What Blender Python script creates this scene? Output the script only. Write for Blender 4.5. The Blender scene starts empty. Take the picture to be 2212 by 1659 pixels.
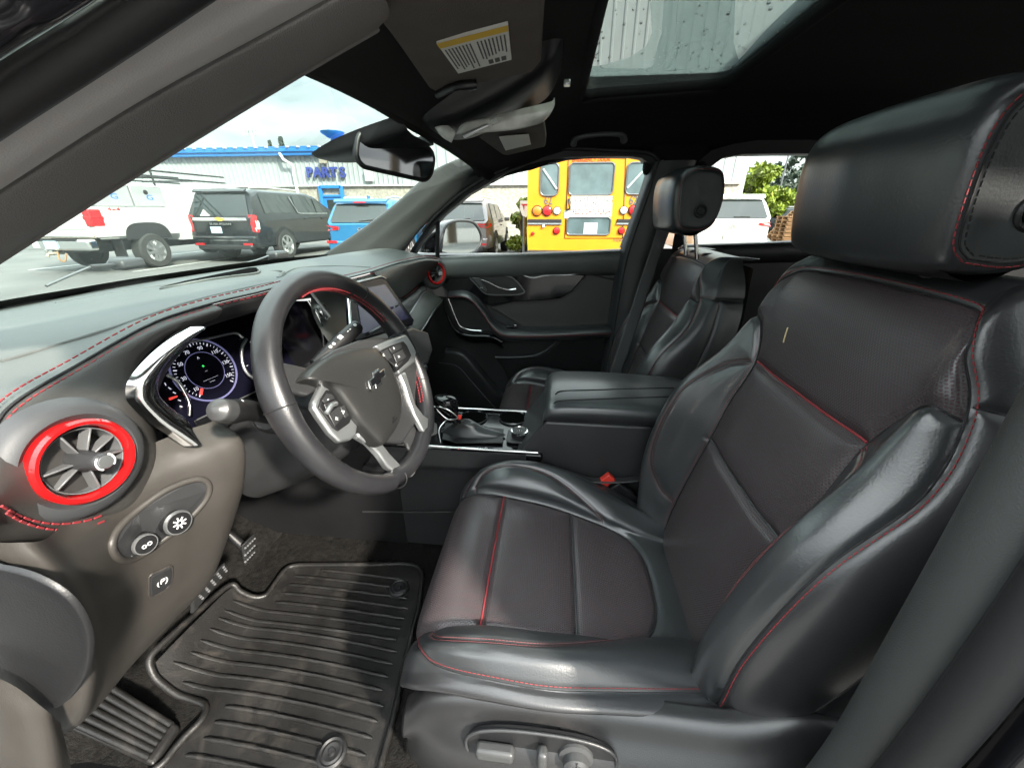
import bpy, bmesh, math, random
import numpy as np
from mathutils import Vector, Matrix
from mathutils.bvhtree import BVHTree
rnd = random.Random(7)
R = math.radians
scene = bpy.context.scene
COL = scene.collection

# ------------------------------------------------------------------ camera
# origin = the lens; x across the car to the passenger side, y forward, z up (metres); the lot is at z = GZ
GZ = -1.30
PW, PH, PF = 2212., 1659., 831.
PITCH, AZ = R(24), R(6)
CAM = np.array([-0.93, 0., 0.])
_f = np.array([math.cos(AZ), math.sin(AZ), 0.]); _r = np.array([math.sin(AZ), -math.cos(AZ), 0.]); _u = np.array([0, 0, 1.])
_fw = _f*math.cos(PITCH)-_u*math.sin(PITCH); _up = _f*math.sin(PITCH)+_u*math.cos(PITCH)
def at(px, py, x=None, y=None, z=None):
    """photo pixel -> point on the plane x=, y= or z= of the car (a surface whose place is known)"""
    d = _fw+_r*(px-PW/2)/PF+_up*(PH/2-py)/PF
    t = (x-CAM[0])/d[0] if x is not None else (y-CAM[1])/d[1] if y is not None else (z-CAM[2])/d[2]
    return CAM+d*t
cam = bpy.data.cameras.new('camera'); camo = bpy.data.objects.new('camera', cam); COL.objects.link(camo)
cam.sensor_fit = 'HORIZONTAL'; cam.sensor_width = 36; cam.lens = 36*PF/PW
cam.clip_start = 0.01; cam.clip_end = 2000
camo.matrix_world = Matrix(((_r[0], _up[0], -_fw[0], CAM[0]), (_r[1], _up[1], -_fw[1], CAM[1]), (_r[2], _up[2], -_fw[2], CAM[2]), (0, 0, 0, 1)))
scene.camera = camo

# ------------------------------------------------------------------ light
SUN = Vector((0.54, 0.62, -0.57)).normalized()          # direction the light travels
world = bpy.data.worlds.new('World'); scene.world = world; world.use_nodes = True
nt = world.node_tree; nt.nodes.clear()
N = nt.nodes.new; L = nt.links.new
out = N('ShaderNodeOutputWorld'); bg = N('ShaderNodeBackground'); bg.inputs[1].default_value = 0.14
sky = N('ShaderNodeTexSky'); sky.sky_type = 'NISHITA'; sky.sun_disc = False
sky.sun_elevation = math.asin(-SUN.z); sky.sun_rotation = math.atan2(-SUN.x, -SUN.y); sky.air_density = 1.2; sky.dust_density = 2.5
tc = N('ShaderNodeTexCoord'); mp = N('ShaderNodeMapping'); mp.inputs['Scale'].default_value = (1.6, 1.6, 4.2)
n1 = N('ShaderNodeTexNoise'); n1.inputs['Scale'].default_value = 1.7; n1.inputs['Detail'].default_value = 9; n1.inputs['Roughness'].default_value = .55
n1.inputs['Distortion'].default_value = .3
L(tc.outputs['Generated'], mp.inputs[0]); L(mp.outputs[0], n1.inputs['Vector'])
cr = N('ShaderNodeValToRGB'); e = cr.color_ramp.elements
e[0].position = .33; e[0].color = (3.4, 3.9, 4.0, 1); e[1].position = .70; e[1].color = (8.8, 9.0, 8.9, 1)
x_ = e.new(.5); x_.color = (6.1, 6.5, 6.5, 1)
mx = N('ShaderNodeMix'); mx.data_type = 'RGBA'; mx.inputs['Factor'].default_value = .88
L(n1.outputs['Fac'], cr.inputs[0]); L(sky.outputs[0], mx.inputs['A']); L(cr.outputs[0], mx.inputs['B'])
# overcast sky: about three times brighter overhead than at the horizon
sz = N('ShaderNodeSeparateXYZ'); L(tc.outputs['Generated'], sz.inputs[0])
gm = N('ShaderNodeMapRange'); gm.inputs['From Min'].default_value = 0; gm.inputs['From Max'].default_value = 1; gm.inputs['To Min'].default_value = .25; gm.inputs['To Max'].default_value = 1.75
L(sz.outputs['Z'], gm.inputs['Value'])
gx_ = N('ShaderNodeMix'); gx_.data_type = 'RGBA'; gx_.blend_type = 'MULTIPLY'; gx_.inputs['Factor'].default_value = 1
L(mx.outputs['Result'], gx_.inputs['A']); L(gm.outputs[0], gx_.inputs['B']); L(gx_.outputs['Result'], bg.inputs[0]); L(bg.outputs[0], out.inputs[0])
sl = bpy.data.lights.new('sun', 'SUN'); sl.energy = 3.2; sl.angle = R(3.5); sl.color = (1, .93, .82)
so = bpy.data.objects.new('sun', sl); COL.objects.link(so); so.rotation_euler = SUN.to_track_quat('-Z', 'Y').to_euler()
scene.view_settings.view_transform = 'Standard'; scene.view_settings.look = 'None'
scene.view_settings.gamma = 1; scene.view_settings.exposure = 2.15; scene.view_settings.use_curve_mapping = False
scene.render.engine = 'CYCLES'
scene.cycles.max_bounces = 5; scene.cycles.diffuse_bounces = 3; scene.cycles.glossy_bounces = 2; scene.cycles.transparent_max_bounces = 10; scene.cycles.use_adaptive_sampling = True; scene.cycles.adaptive_threshold = .035
scene.cycles.use_denoising = True; scene.cycles.caustics_reflective = False; scene.cycles.sample_clamp_indirect = 6

# ------------------------------------------------------------------ materials
M = {}
def mat(name, col, rough=.5, metal=0., spec=.5, bump=0., bscale=300., var=0., vscale=8., kind='noise', coat=0., emit=None, sheen=0., wear=0., coord='Object'):
    m = bpy.data.materials.new(name); m.use_nodes = True; t = m.node_tree; b = t.nodes['Principled BSDF']
    b.inputs['Base Color'].default_value = (*col, 1); b.inputs['Roughness'].default_value = rough; b.inputs['Metallic'].default_value = metal
    b.inputs['Specular IOR Level'].default_value = spec; b.inputs['Coat Weight'].default_value = coat; b.inputs['Coat Roughness'].default_value = .05
    b.inputs['Sheen Weight'].default_value = sheen
    if emit: b.inputs['Emission Color'].default_value = (*emit[:3], 1); b.inputs['Emission Strength'].default_value = emit[3]
    co = t.nodes.new('ShaderNodeTexCoord')
    if bump:
        if kind == 'voro':
            n = t.nodes.new('ShaderNodeTexVoronoi'); n.feature = 'F1'; n.inputs['Scale'].default_value = bscale; src = n.outputs['Distance']
        else:
            n = t.nodes.new('ShaderNodeTexNoise'); n.inputs['Scale'].default_value = bscale; n.inputs['Detail'].default_value = 1; src = n.outputs['Fac']
        t.links.new(co.outputs[coord], n.inputs['Vector'])
        bp = t.nodes.new('ShaderNodeBump'); bp.inputs['Strength'].default_value = bump; bp.inputs['Distance'].default_value = .002
        t.links.new(src, bp.inputs['Height']); t.links.new(bp.outputs[0], b.inputs['Normal'])
    if var:
        n2 = t.nodes.new('ShaderNodeTexNoise'); n2.inputs['Scale'].default_value = vscale; n2.inputs['Detail'].default_value = 3
        t.links.new(co.outputs[coord], n2.inputs['Vector'])
        rp = t.nodes.new('ShaderNodeMapRange'); rp.inputs['From Min'].default_value = .3; rp.inputs['From Max'].default_value = .7
        rp.inputs['To Min'].default_value = 1-var; rp.inputs['To Max'].default_value = 1+var
        t.links.new(n2.outputs['Fac'], rp.inputs['Value'])
        mm = t.nodes.new('ShaderNodeMix'); mm.data_type = 'RGBA'; mm.blend_type = 'MULTIPLY'; mm.inputs['Factor'].default_value = 1
        mm.inputs['A'].default_value = (*col, 1); t.links.new(rp.outputs[0], mm.inputs['B']); t.links.new(mm.outputs['Result'], b.inputs['Base Color'])
        rr = t.nodes.new('ShaderNodeMapRange'); rr.inputs['From Min'].default_value = .3; rr.inputs['From Max'].default_value = .7
        rr.inputs['To Min'].default_value = max(.02, rough*(1-var*.6)); rr.inputs['To Max'].default_value = min(1, rough*(1+var*.6))
        t.links.new(n2.outputs['Fac'], rr.inputs['Value']); t.links.new(rr.outputs[0], b.inputs['Roughness'])
    if wear:   # dust and scuffs with their own shape
        n3 = t.nodes.new('ShaderNodeTexNoise'); n3.inputs['Scale'].default_value = 14; n3.inputs['Detail'].default_value = 6; n3.inputs['Roughness'].default_value = .7; n3.inputs['Distortion'].default_value = .8
        t.links.new(co.outputs[coord], n3.inputs['Vector'])
        r3 = t.nodes.new('ShaderNodeMapRange'); r3.inputs['From Min'].default_value = .52; r3.inputs['From Max'].default_value = .72; r3.inputs['To Min'].default_value = 0; r3.inputs['To Max'].default_value = wear
        t.links.new(n3.outputs['Fac'], r3.inputs['Value']); m3 = t.nodes.new('ShaderNodeMix'); m3.data_type = 'RGBA'; m3.inputs['B'].default_value = (.16, .14, .12, 1)
        lk = b.inputs['Base Color'].links
        if lk: t.links.new(lk[0].from_socket, m3.inputs['A'])
        else: m3.inputs['A'].default_value = (*col, 1)
        t.links.new(r3.outputs[0], m3.inputs['Factor']); t.links.new(m3.outputs['Result'], b.inputs['Base Color'])
    M[name] = m; return m
def glassmat(name, tint, refl=1.0, ior=1.45):
    m = bpy.data.materials.new(name); m.use_nodes = True; t = m.node_tree; t.nodes.clear()
    o = t.nodes.new('ShaderNodeOutputMaterial'); tr = t.nodes.new('ShaderNodeBsdfTransparent'); gl = t.nodes.new('ShaderNodeBsdfGlossy')
    tr.inputs[0].default_value = (*tint, 1); gl.inputs['Roughness'].default_value = .01; gl.inputs[0].default_value = (refl, refl, refl, 1)
    fr = t.nodes.new('ShaderNodeFresnel'); fr.inputs[0].default_value = ior; ms = t.nodes.new('ShaderNodeMixShader')
    t.links.new(fr.outputs[0], ms.inputs[0]); t.links.new(tr.outputs[0], ms.inputs[1]); t.links.new(gl.outputs[0], ms.inputs[2]); t.links.new(ms.outputs[0], o.inputs[0])
    M[name] = m; return m

mat('leather', (.030, .032, .034), .30, bump=.10, bscale=420, var=.06, vscale=5, spec=.85)
mat('leather_side', (.024, .024, .026), .33, bump=.10, bscale=420, var=.06, vscale=5, spec=.8)
mat('leather_wheel', (.016, .016, .018), .36, bump=.10, bscale=600, var=.10, vscale=18, spec=.6, wear=.05)
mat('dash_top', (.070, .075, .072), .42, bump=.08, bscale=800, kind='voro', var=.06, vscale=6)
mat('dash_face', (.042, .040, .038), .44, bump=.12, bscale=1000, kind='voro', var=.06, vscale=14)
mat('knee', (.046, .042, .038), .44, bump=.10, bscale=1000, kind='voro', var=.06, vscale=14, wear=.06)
mat('vent_bezel', (.040, .042, .045), .55, bump=.05, bscale=900)
mat('grey_mid', (.045, .046, .047), .38)
mat('far_pillar', (.060, .061, .060), .6, bump=.2, bscale=700)
mat('plastic', (.028, .0285, .030), .38, bump=.12, bscale=900, kind='voro', var=.08, vscale=12, spec=.6)
mat('plastic_dark', (.009, .009, .010), .45, bump=.12, bscale=500, var=.10)
mat('plastic_grey', (.11, .112, .115), .45, bump=.12, bscale=600, var=.06)
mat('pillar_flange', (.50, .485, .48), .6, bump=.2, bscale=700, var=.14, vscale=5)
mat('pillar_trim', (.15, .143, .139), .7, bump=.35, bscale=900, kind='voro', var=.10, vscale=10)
mat('bpillar_trim', (.042, .045, .044), .5, bump=.14, bscale=800, kind='voro', var=.10, vscale=5)
mat('headliner', (.020, .0195, .020), .95, bump=.35, bscale=700, var=.10, vscale=25, spec=.1)
mat('visor_cloth', (.105, .094, .086), .9, bump=.35, bscale=700, var=.10, vscale=25, spec=.15)
mat('carpet', (.011, .0105, .010), 1.0, bump=1.0, bscale=320, var=.35, vscale=90, spec=.05, wear=.05)
mat('rubber_mat', (.0125, .012, .0118), .46, bump=.25, bscale=300, var=.3, vscale=9, wear=.16)
mat('rubber', (.012, .012, .013), .55, bump=.1, bscale=300)
mat('gloss_black', (.006, .006, .007), .10, spec=.4, coat=.15)
mat('cup_shade_and_grille_black', (.002, .002, .002), 1.0, spec=.02)
mat('screen', (.004, .004, .009), .25, spec=.10)
mat('hub_skin', (.019, .019, .0185), .38, bump=.10, bscale=900, spec=.6)
mat('chrome', (.82, .82, .81), .14, metal=1)
mat('satin', (.62, .64, .65), .33, metal=.9, var=.03)
mat('shield_plastic', (.016, .016, .017), .34, bump=.10, bscale=900, spec=.7, wear=.05)
mat('satin_dark', (.22, .225, .23), .35, metal=.85)
mat('red_ring', (.42, .008, .009), .12, coat=.5)
mat('red_thread', (.24, .024, .030), .7)
mat('pink_thread', (.22, .060, .066), .7)
mat('red_plastic', (.62, .045, .03), .4)
mat('straw_dry', (.62, .50, .28), .8)
mat('black_seam', (.008, .008, .009), .7)
mat('paper', (.72, .72, .68), .7, var=.03)
mat('label_yellow', (.72, .47, .05), .6)
mat('print_dark', (.10, .10, .10), .8)
mat('print_white', (.70, .71, .72), .6)
mat('print_green', (.05, .5, .10), .6, emit=(.05, .8, .15, .5))
mat('glow_white', (.3, .3, .3), .6, emit=(.8, .82, 1, .16))
mat('glow_red', (.5, .03, .03), .6, emit=(1, .08, .06, .2))
mat('glow_blue', (.10, .10, .2), .5, emit=(.30, .30, .62, .07))
mat('screen_ui', (.01, .01, .03), .2, emit=(.10, .09, .30, .025))
mat('black_paint', (.008, .008, .010), .12, coat=1.0, var=.1, vscale=3)
mat('lens', (.55, .55, .52), .15, coat=.5, var=.25, vscale=30)
mat('belt', (.12, .12, .12), .7, bump=.5, bscale=900)
mat('mirror_glass', (.55, .57, .56), .03, metal=1)
mat('mirror_dim', (.24, .25, .26), .04, metal=1)
glassmat('windshield_glass', (.70, .80, .76), .9)
glassmat('side_glass', (.82, .87, .85), .5)
glassmat('roof_glass', (.20, .23, .225), .7)
glassmat('drop', (.85, .9, .9), 1.0, 1.7)

def perf_material():
    """perforated leather: small holes with the red backing showing through"""
    m = bpy.data.materials.new('leather_perforated'); m.use_nodes = True; t = m.node_tree; b = t.nodes['Principled BSDF']
    def nn(k): return t.nodes.new(k)
    uv = nn('ShaderNodeUVMap'); sx = nn('ShaderNodeSeparateXYZ'); t.links.new(uv.outputs[0], sx.inputs[0])
    def mt(op, a, bb=None):
        q = nn('ShaderNodeMath'); q.operation = op
        for i, v in enumerate((a, bb)):
            if v is None: continue
            if isinstance(v, (int, float)): q.inputs[i].default_value = v
            else: t.links.new(v, q.inputs[i])
        return q.outputs[0]
    S = 1/.0038
    gx = mt('MULTIPLY', sx.outputs[0], S); gy = mt('MULTIPLY', sx.outputs[1], S*1.15)
    row = mt('FLOOR', gy); off = mt('MULTIPLY', mt('MODULO', row, 2.), .5); gx = mt('ADD', gx, off)
    fx = mt('SUBTRACT', mt('FRACT', gx), .5); fy = mt('SUBTRACT', mt('FRACT', gy), .5)
    d = mt('SQRT', mt('ADD', mt('MULTIPLY', fx, fx), mt('MULTIPLY', fy, fy)))
    mr = nn('ShaderNodeMapRange'); mr.inputs['From Min'].default_value = .17; mr.inputs['From Max'].default_value = .30; mr.inputs['To Min'].default_value = 1; mr.inputs['To Max'].default_value = 0
    t.links.new(d, mr.inputs['Value'])
    no = nn('ShaderNodeTexNoise'); no.inputs['Scale'].default_value = 7; co = nn('ShaderNodeTexCoord'); t.links.new(co.outputs['Object'], no.inputs['Vector'])
    base = nn('ShaderNodeMix'); base.data_type = 'RGBA'; base.inputs['A'].default_value = (.042, .040, .042, 1); base.inputs['B'].default_value = (.054, .050, .052, 1)
    t.links.new(no.outputs['Fac'], base.inputs['Factor'])
    mx = nn('ShaderNodeMix'); mx.data_type = 'RGBA'; mx.inputs['B'].default_value = (.075, .018, .028, 1)
    t.links.new(base.outputs['Result'], mx.inputs['A']); t.links.new(mr.outputs[0], mx.inputs['Factor']); t.links.new(mx.outputs['Result'], b.inputs['Base Color'])
    bp = nn('ShaderNodeBump'); bp.inputs['Strength'].default_value = .8; bp.inputs['Distance'].default_value = .0012; bp.invert = True
    t.links.new(mr.outputs[0], bp.inputs['Height']); t.links.new(bp.outputs[0], b.inputs['Normal'])
    b.inputs['Roughness'].default_value = .38; b.inputs['Specular IOR Level'].default_value = .7
    M['leather_perforated'] = m
perf_material()

# ------------------------------------------------------------------ mesh helpers
BASE = {}
def root_of(o):
    while o.parent: o = o.parent
    return o
def thing(name, label, cat, loc=(0, 0, 0), group=None, local=False):
    o = bpy.data.objects.new(name, None); COL.objects.link(o); o.empty_display_size = .05
    o['label'] = label; o['category'] = cat
    if group: o['group'] = group
    BASE[o] = Vector((0, 0, 0)) if local else Vector(loc)
    if not local: o.location = loc
    return o
def tag(o, label, cat, group=None):
    o['label'] = label; o['category'] = cat
    if group: o['group'] = group
    return o
def finish(name, me, m, parent, smooth=True, ang=38):
    if smooth:
        me.polygons.foreach_set('use_smooth', [True]*len(me.polygons)); me.set_sharp_from_angle(angle=R(ang))
    if m: me.materials.append(M[m] if isinstance(m, str) else m)
    o = bpy.data.objects.new(name, me); COL.objects.link(o)
    if parent is not None:
        rt = root_of(parent); b = BASE.get(rt, Vector((0, 0, 0)))
        if b.length: me.transform(Matrix.Translation(-b))
        o.parent = parent
    return o
def mk(name, V, F, m, parent=None, smooth=True, ang=38, uv=None):
    me = bpy.data.meshes.new(name); me.from_pydata([tuple(v) for v in V], [], [tuple(f) for f in F])
    if uv is not None:
        l = me.uv_layers.new(name='UVMap'); idx = np.zeros(len(me.loops), dtype=np.int32); me.loops.foreach_get('vertex_index', idx)
        l.data.foreach_set('uv', np.asarray(uv, dtype=np.float32)[idx].ravel())
    return finish(name, me, m, parent, smooth, ang)
def cr_eval(P, ts, closed=False):
    """Catmull-Rom through P (n,...) at parameters ts (index units)"""
    P = np.asarray(P, float); n = len(P); ts = np.asarray(ts, float)
    i = np.floor(ts).astype(int)
    if not closed: i = np.clip(i, 0, n-2)
    f = (ts-i).reshape((-1,)+(1,)*(P.ndim-1))
    g = (lambda k: P[k % n]) if closed else None
    if closed: a, b, c, d = g(i-1), g(i), g(i+1), g(i+2)
    else:
        b, c = P[i], P[i+1]
        a = np.where((i > 0).reshape(f.shape), P[np.maximum(i-1, 0)], 2*b-c); d = np.where((i < n-2).reshape(f.shape), P[np.minimum(i+2, n-1)], 2*c-b)
    return .5*((2*b)+(c-a)*f+(2*a-5*b+4*c-d)*f*f+(3*b-a-3*c+d)*f**3)
def spline(P, n, closed=False):
    m = len(P) if closed else len(P)-1
    return cr_eval(P, np.linspace(0, m, n, endpoint=not closed), closed)
def gridfaces(nv, nu, cu=False, cv=False):
    F = []
    for j in range(nv if cv else nv-1):
        for i in range(nu if cu else nu-1):
            a = j*nu+i; b = j*nu+(i+1) % nu; c = ((j+1) % nv)*nu+(i+1) % nu; d = ((j+1) % nv)*nu+i
            F.append((a, b, c, d))
    return F
def surf_pts(G, nv, nu, cu=False, cv=False):
    G = np.asarray(G, float)
    A = np.stack([spline(row, nu, cu) for row in G])
    return spline(A, nv, cv)
def surf(name, G, m, parent, nv=24, nu=32, cu=False, cv=False, thick=0., ang=50, caps=False):
    P = surf_pts(G, nv, nu, cu, cv); V = P.reshape(-1, 3); F = gridfaces(nv, nu, cu, cv)
    if caps:
        F.append(tuple(range(nu))[::-1]); F.append(tuple((nv-1)*nu+i for i in range(nu)))
    o = mk(name, V, F, m, parent, True, ang)
    if thick:
        md = o.modifiers.new('Solidify', 'SOLIDIFY'); md.thickness = abs(thick); md.offset = -1 if thick > 0 else 1
    return o
def frames(P, closed=False, up=None):
    P = np.asarray(P, float); n = len(P)
    T = np.zeros_like(P)
    if closed: T = np.roll(P, -1, 0)-np.roll(P, 1, 0)
    else: T[1:-1] = P[2:]-P[:-2]; T[0] = P[1]-P[0]; T[-1] = P[-1]-P[-2]
    T /= np.linalg.norm(T, axis=1)[:, None]+1e-12
    if up is None: up = np.array([0, 0, 1.]) if abs(T[0][2]) < .9 else np.array([1., 0, 0])
    up = np.asarray(up, float); Ns = []
    nrm = up-T[0]*(up@T[0]); nrm /= np.linalg.norm(nrm)+1e-12
    for t in T:
        nrm = nrm-t*(nrm@t); nrm /= np.linalg.norm(nrm)+1e-12; Ns.append(nrm.copy())
    Ns = np.array(Ns); return T, Ns, np.cross(T, Ns)
def tube_vf(pts, r, n=8, closed=False, res=None, up=None, flat=1.0):
    P = spline(pts, res, closed) if res else np.asarray(pts, float)
    rr = np.asarray(r if hasattr(r, '__len__') else [r]*len(pts), float)
    if res: rr = np.interp(np.linspace(0, 1, res), np.linspace(0, 1, len(rr)), rr)
    T, A, B = frames(P, closed, up); th = np.linspace(0, 2*math.pi, n, endpoint=False)
    V = (P[:, None]+rr[:, None, None]*(A[:, None]*np.cos(th)[None, :, None]*flat+B[:, None]*np.sin(th)[None, :, None])).reshape(-1, 3)
    F = gridfaces(len(P), n, True, closed)
    if not closed: F += [tuple(range(n))[::-1], tuple((len(P)-1)*n+i for i in range(n))]
    return V, F
def tube(name, pts, r, m, parent, n=8, closed=False, res=None, up=None, flat=1.0):
    V, F = tube_vf(pts, r, n, closed, res, up, flat); return mk(name, V, F, m, parent, ang=60)
class MB:
    """collects pieces of one part"""
    def __init__(s): s.V = []; s.F = []; s.n = 0
    def add(s, V, F):
        V = [tuple(v) for v in V]; s.F += [tuple(i+s.n for i in f) for f in F]; s.V += V; s.n += len(V); return s
    def tube(s, *a, **k): return s.add(*tube_vf(*a, **k))
    def box(s, c, d, rot=None): return s.add(*box_vf(c, d, rot))
    def build(s, name, m, parent=None, smooth=True, ang=38): return mk(name, s.V, s.F, m, parent, smooth, ang)
def box_vf(c, d, rot=None):
    c = np.asarray(c, float); h = np.asarray(d, float)/2; V = []
    for sx in (-1, 1):
        for sy in (-1, 1):
            for sz in (-1, 1):
                v = np.array([sx*h[0], sy*h[1], sz*h[2]])
                if rot is not None: v = np.asarray(rot) @ v
                V.append(c+v)
    return V, [(0, 1, 3, 2), (4, 6, 7, 5), (0, 4, 5, 1), (2, 3, 7, 6), (0, 2, 6, 4), (1, 5, 7, 3)]
def bev(o, w, seg=3, ang=30):
    b = o.modifiers.new('Bevel', 'BEVEL'); b.width = w; b.segments = seg; b.limit_method = 'ANGLE'; b.angle_limit = R(ang); return o
def box(name, c, d, m, parent, rot=None, b=0., seg=3):
    V, F = box_vf(c, d, rot); o = mk(name, V, F, m, parent, smooth=b > 0, ang=50)
    if b: bev(o, b, seg)
    return o
def rotm(axis, a): return np.array(Matrix.Rotation(a, 3, axis))
def basis(n, up=(0, 0, 1)):
    """columns x,y,z with z = n"""
    n = np.asarray(n, float); n = n/np.linalg.norm(n); up = np.asarray(up, float)
    x = np.cross(up, n); x /= np.linalg.norm(x); y = np.cross(n, x); return np.stack([x, y, n], 1)
def prism_vf(pts, vec):
    pts = np.asarray(pts, float); n = len(pts); V = np.concatenate([pts, pts+np.asarray(vec, float)])
    F = [tuple(range(n))[::-1], tuple(range(n, 2*n))]+[(i, (i+1) % n, n+(i+1) % n, n+i) for i in range(n)]
    return V, F
def prism(name, pts, vec, m, parent, b=0., seg=3, ang=30):
    V, F = prism_vf(pts, vec); o = mk(name, V, F, m, parent, smooth=b > 0, ang=50)
    bm = bmesh.new(); bm.from_mesh(o.data); bmesh.ops.recalc_face_normals(bm, faces=bm.faces); bm.to_mesh(o.data); bm.free()
    if b: bev(o, b, seg, ang)
    return o
def lathe_vf(prof, c, axis, n=32, up=(0, 0, 1)):
    B = basis(axis, up if abs(np.dot(np.asarray(axis, float)/np.linalg.norm(axis), up)) < .95 else (1, 0, 0)); c = np.asarray(c, float); th = np.linspace(0, 2*math.pi, n, endpoint=False); V = []
    for r, h in prof:
        for t in th: V.append(c+B[:, 0]*r*math.cos(t)+B[:, 1]*r*math.sin(t)+B[:, 2]*h)
    F = gridfaces(len(prof), n, True)
    return V, F
def lathe(name, prof, c, axis, m, parent, n=32, ang=35, cap=True):
    V, F = lathe_vf(prof, c, axis, n)
    if cap:
        k = len(prof)-1; F = F+[tuple(range(n))[::-1], tuple(k*n+i for i in range(n))]
    return mk(name, V, F, m, parent, ang=ang)
def rrect(w, h, r, n=5):
    P = []
    for cx, cy, a0 in ((w/2-r, h/2-r, 0), (-w/2+r, h/2-r, 90), (-w/2+r, -h/2+r, 180), (w/2-r, -h/2+r, 270)):
        for k in range(n+1):
            a = R(a0+90*k/n); P.append((cx+r*math.cos(a), cy+r*math.sin(a)))
    return P
def flat(P2, c, B):
    c = np.asarray(c, float); return [c+B[:, 0]*p[0]+B[:, 1]*p[1]+(B[:, 2]*p[2] if len(p) > 2 else 0) for p in P2]
def text(name, s, c, B, size, m, parent, ext=.0006, align='CENTER', sx=1., bold=0.):
    cu = bpy.data.curves.new(name, 'FONT'); cu.body = s; cu.size = size; cu.align_x = align; cu.align_y = 'CENTER'; cu.extrude = ext; cu.offset = bold; cu.resolution_u = 3
    cu.space_line = .9
    o = bpy.data.objects.new(name, cu); COL.objects.link(o)
    dg = bpy.context.evaluated_depsgraph_get(); me = bpy.data.meshes.new_from_object(o.evaluated_get(dg)); bpy.data.objects.remove(o); bpy.data.curves.remove(cu)
    Mx = Matrix(((B[0, 0]*sx, B[0, 1], B[0, 2], c[0]), (B[1, 0]*sx, B[1, 1], B[1, 2], c[1]), (B[2, 0]*sx, B[2, 1], B[2, 2], c[2]), (0, 0, 0, 1)))
    me.transform(Mx); me.materials.clear(); me.name = name
    return finish(name, me, m, parent, smooth=False)
def resample(P, step):
    P = np.asarray(P, float); d = np.r_[0, np.cumsum(np.linalg.norm(np.diff(P, axis=0), axis=1))]; n = max(2, int(d[-1]/step)+1)
    s = np.linspace(0, d[-1], n); return np.stack([np.interp(s, d, P[:, k]) for k in range(3)], 1)
def stitches(name, P, m, parent, nrm=None, ln=.0048, gap=.0022, r=.00075, off=0.):
    """thread along P (on a surface, lifted by nrm): one short raised loop per stitch, joined into one part"""
    Q = resample(P, .0005); mb = MB(); k = int((ln+gap)/.0005); l = int(ln/.0005)
    for i in range(0, len(Q)-l-1, k):
        seg = Q[[i, i+l//4, i+l//2, i+3*l//4, i+l]]
        if nrm is not None: seg = seg+np.asarray(nrm)*np.array([-.0006, .0003, .0007, .0003, -.0006])[:, None]
        mb.tube(seg, r, n=5)
    o = mb.build(name, m, parent); o['kind'] = 'stuff'; return o
def copy_tree(o, parent=None):
    c = o.copy(); COL.objects.link(c); c.parent = parent
    if parent is not None: c.matrix_parent_inverse = o.matrix_parent_inverse.copy()
    for ch in list(o.children): copy_tree(ch, c)
    return c
V3 = lambda *a: np.array(a, float)
# ================================================================== SEATS (local: X from the seat's centre line, y and z of the car)
def ev(C, u, v):
    C = np.asarray(C, float); u = np.atleast_1d(u).astype(float); v = np.atleast_1d(v).astype(float)
    A = np.stack([cr_eval(row, u) for row in C])            # rows, n, 3
    return np.stack([cr_eval(A[:, k], [v[k]])[0] for k in range(len(u))])
def uvline(C, pts, n=160):
    q = spline(np.array([(a, b, 0) for a, b in pts], float), n) if len(pts) > 2 else np.linspace((*pts[0], 0), (*pts[1], 0), n)
    return ev(C, q[:, 0], q[:, 1])
def upholster(C, nv, nu, seams, regions, parent, puff=.005):
    """C: control rows; seams: (3-D polyline, depth, width); regions: name -> (material, test(u,v))"""
    C = np.asarray(C, float); nr, nc = C.shape[:2]
    P = surf_pts(C, nv, nu); us = np.linspace(0, nc-1, nu); vs = np.linspace(0, nr-1, nv)
    du = np.gradient(P, axis=1); dv = np.gradient(P, axis=0); Nn = np.cross(du, dv); Nn /= np.linalg.norm(Nn, axis=2)[:, :, None]+1e-12
    flatP = P.reshape(-1, 3); disp = np.zeros(len(flatP)); dmin = np.full(len(flatP), 9.)
    from mathutils.kdtree import KDTree
    for line, dep, wid in seams:
        Q = resample(line, .002); kd = KDTree(len(Q))
        for i, q in enumerate(Q): kd.insert(q, i)
        kd.balance()
        lo = Q.min(0)-.05; hi = Q.max(0)+.05
        for i in np.nonzero(((flatP > lo) & (flatP < hi)).all(1))[0]:
            d = kd.find(flatP[i])[2]
            if d < .05:
                disp[i] = min(disp[i], -dep*math.exp(-(d/wid)**2)); dmin[i] = min(dmin[i], d)
    pf = puff*(1-np.exp(-(np.minimum(dmin, .05)/.022)**2)); tot = disp+pf
    sgn = 1.
    flatP = flatP+(Nn.reshape(-1, 3)*tot[:, None]*sgn)
    # metric uv
    ru = np.concatenate([np.zeros((nv, 1)), np.cumsum(np.linalg.norm(np.diff(P, axis=1), axis=2), axis=1)], 1); ru -= ru[:, nu//2:nu//2+1]
    mv = np.r_[0, np.cumsum(np.linalg.norm(np.diff(P[:, nu//2], axis=0), axis=1))]
    UV = np.stack([ru, np.repeat(mv[:, None], nu, 1)], 2).reshape(-1, 2)
    F = np.array(gridfaces(nv, nu)); fu = np.tile((us[:-1]+us[1:])/2, nv-1); fv = np.repeat((vs[:-1]+vs[1:])/2, nu-1)
    left = np.ones(len(F), bool); objs = {}
    for nm, m, test in regions:
        k = left & test(fu, fv); left &= ~k
        if not k.any(): continue
        f = F[k]; ids = np.unique(f); mp_ = np.zeros(len(flatP), int); mp_[ids] = np.arange(len(ids))
        objs.setdefault(nm, []).append(mk(nm, flatP[ids], mp_[f], m, parent, True, 80, UV[ids]))
    bvh = BVHTree.FromPolygons([tuple(p) for p in P.reshape(-1, 3)], [tuple(f) for f in F])      # the smooth surface under the seams
    return bvh, objs
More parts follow.
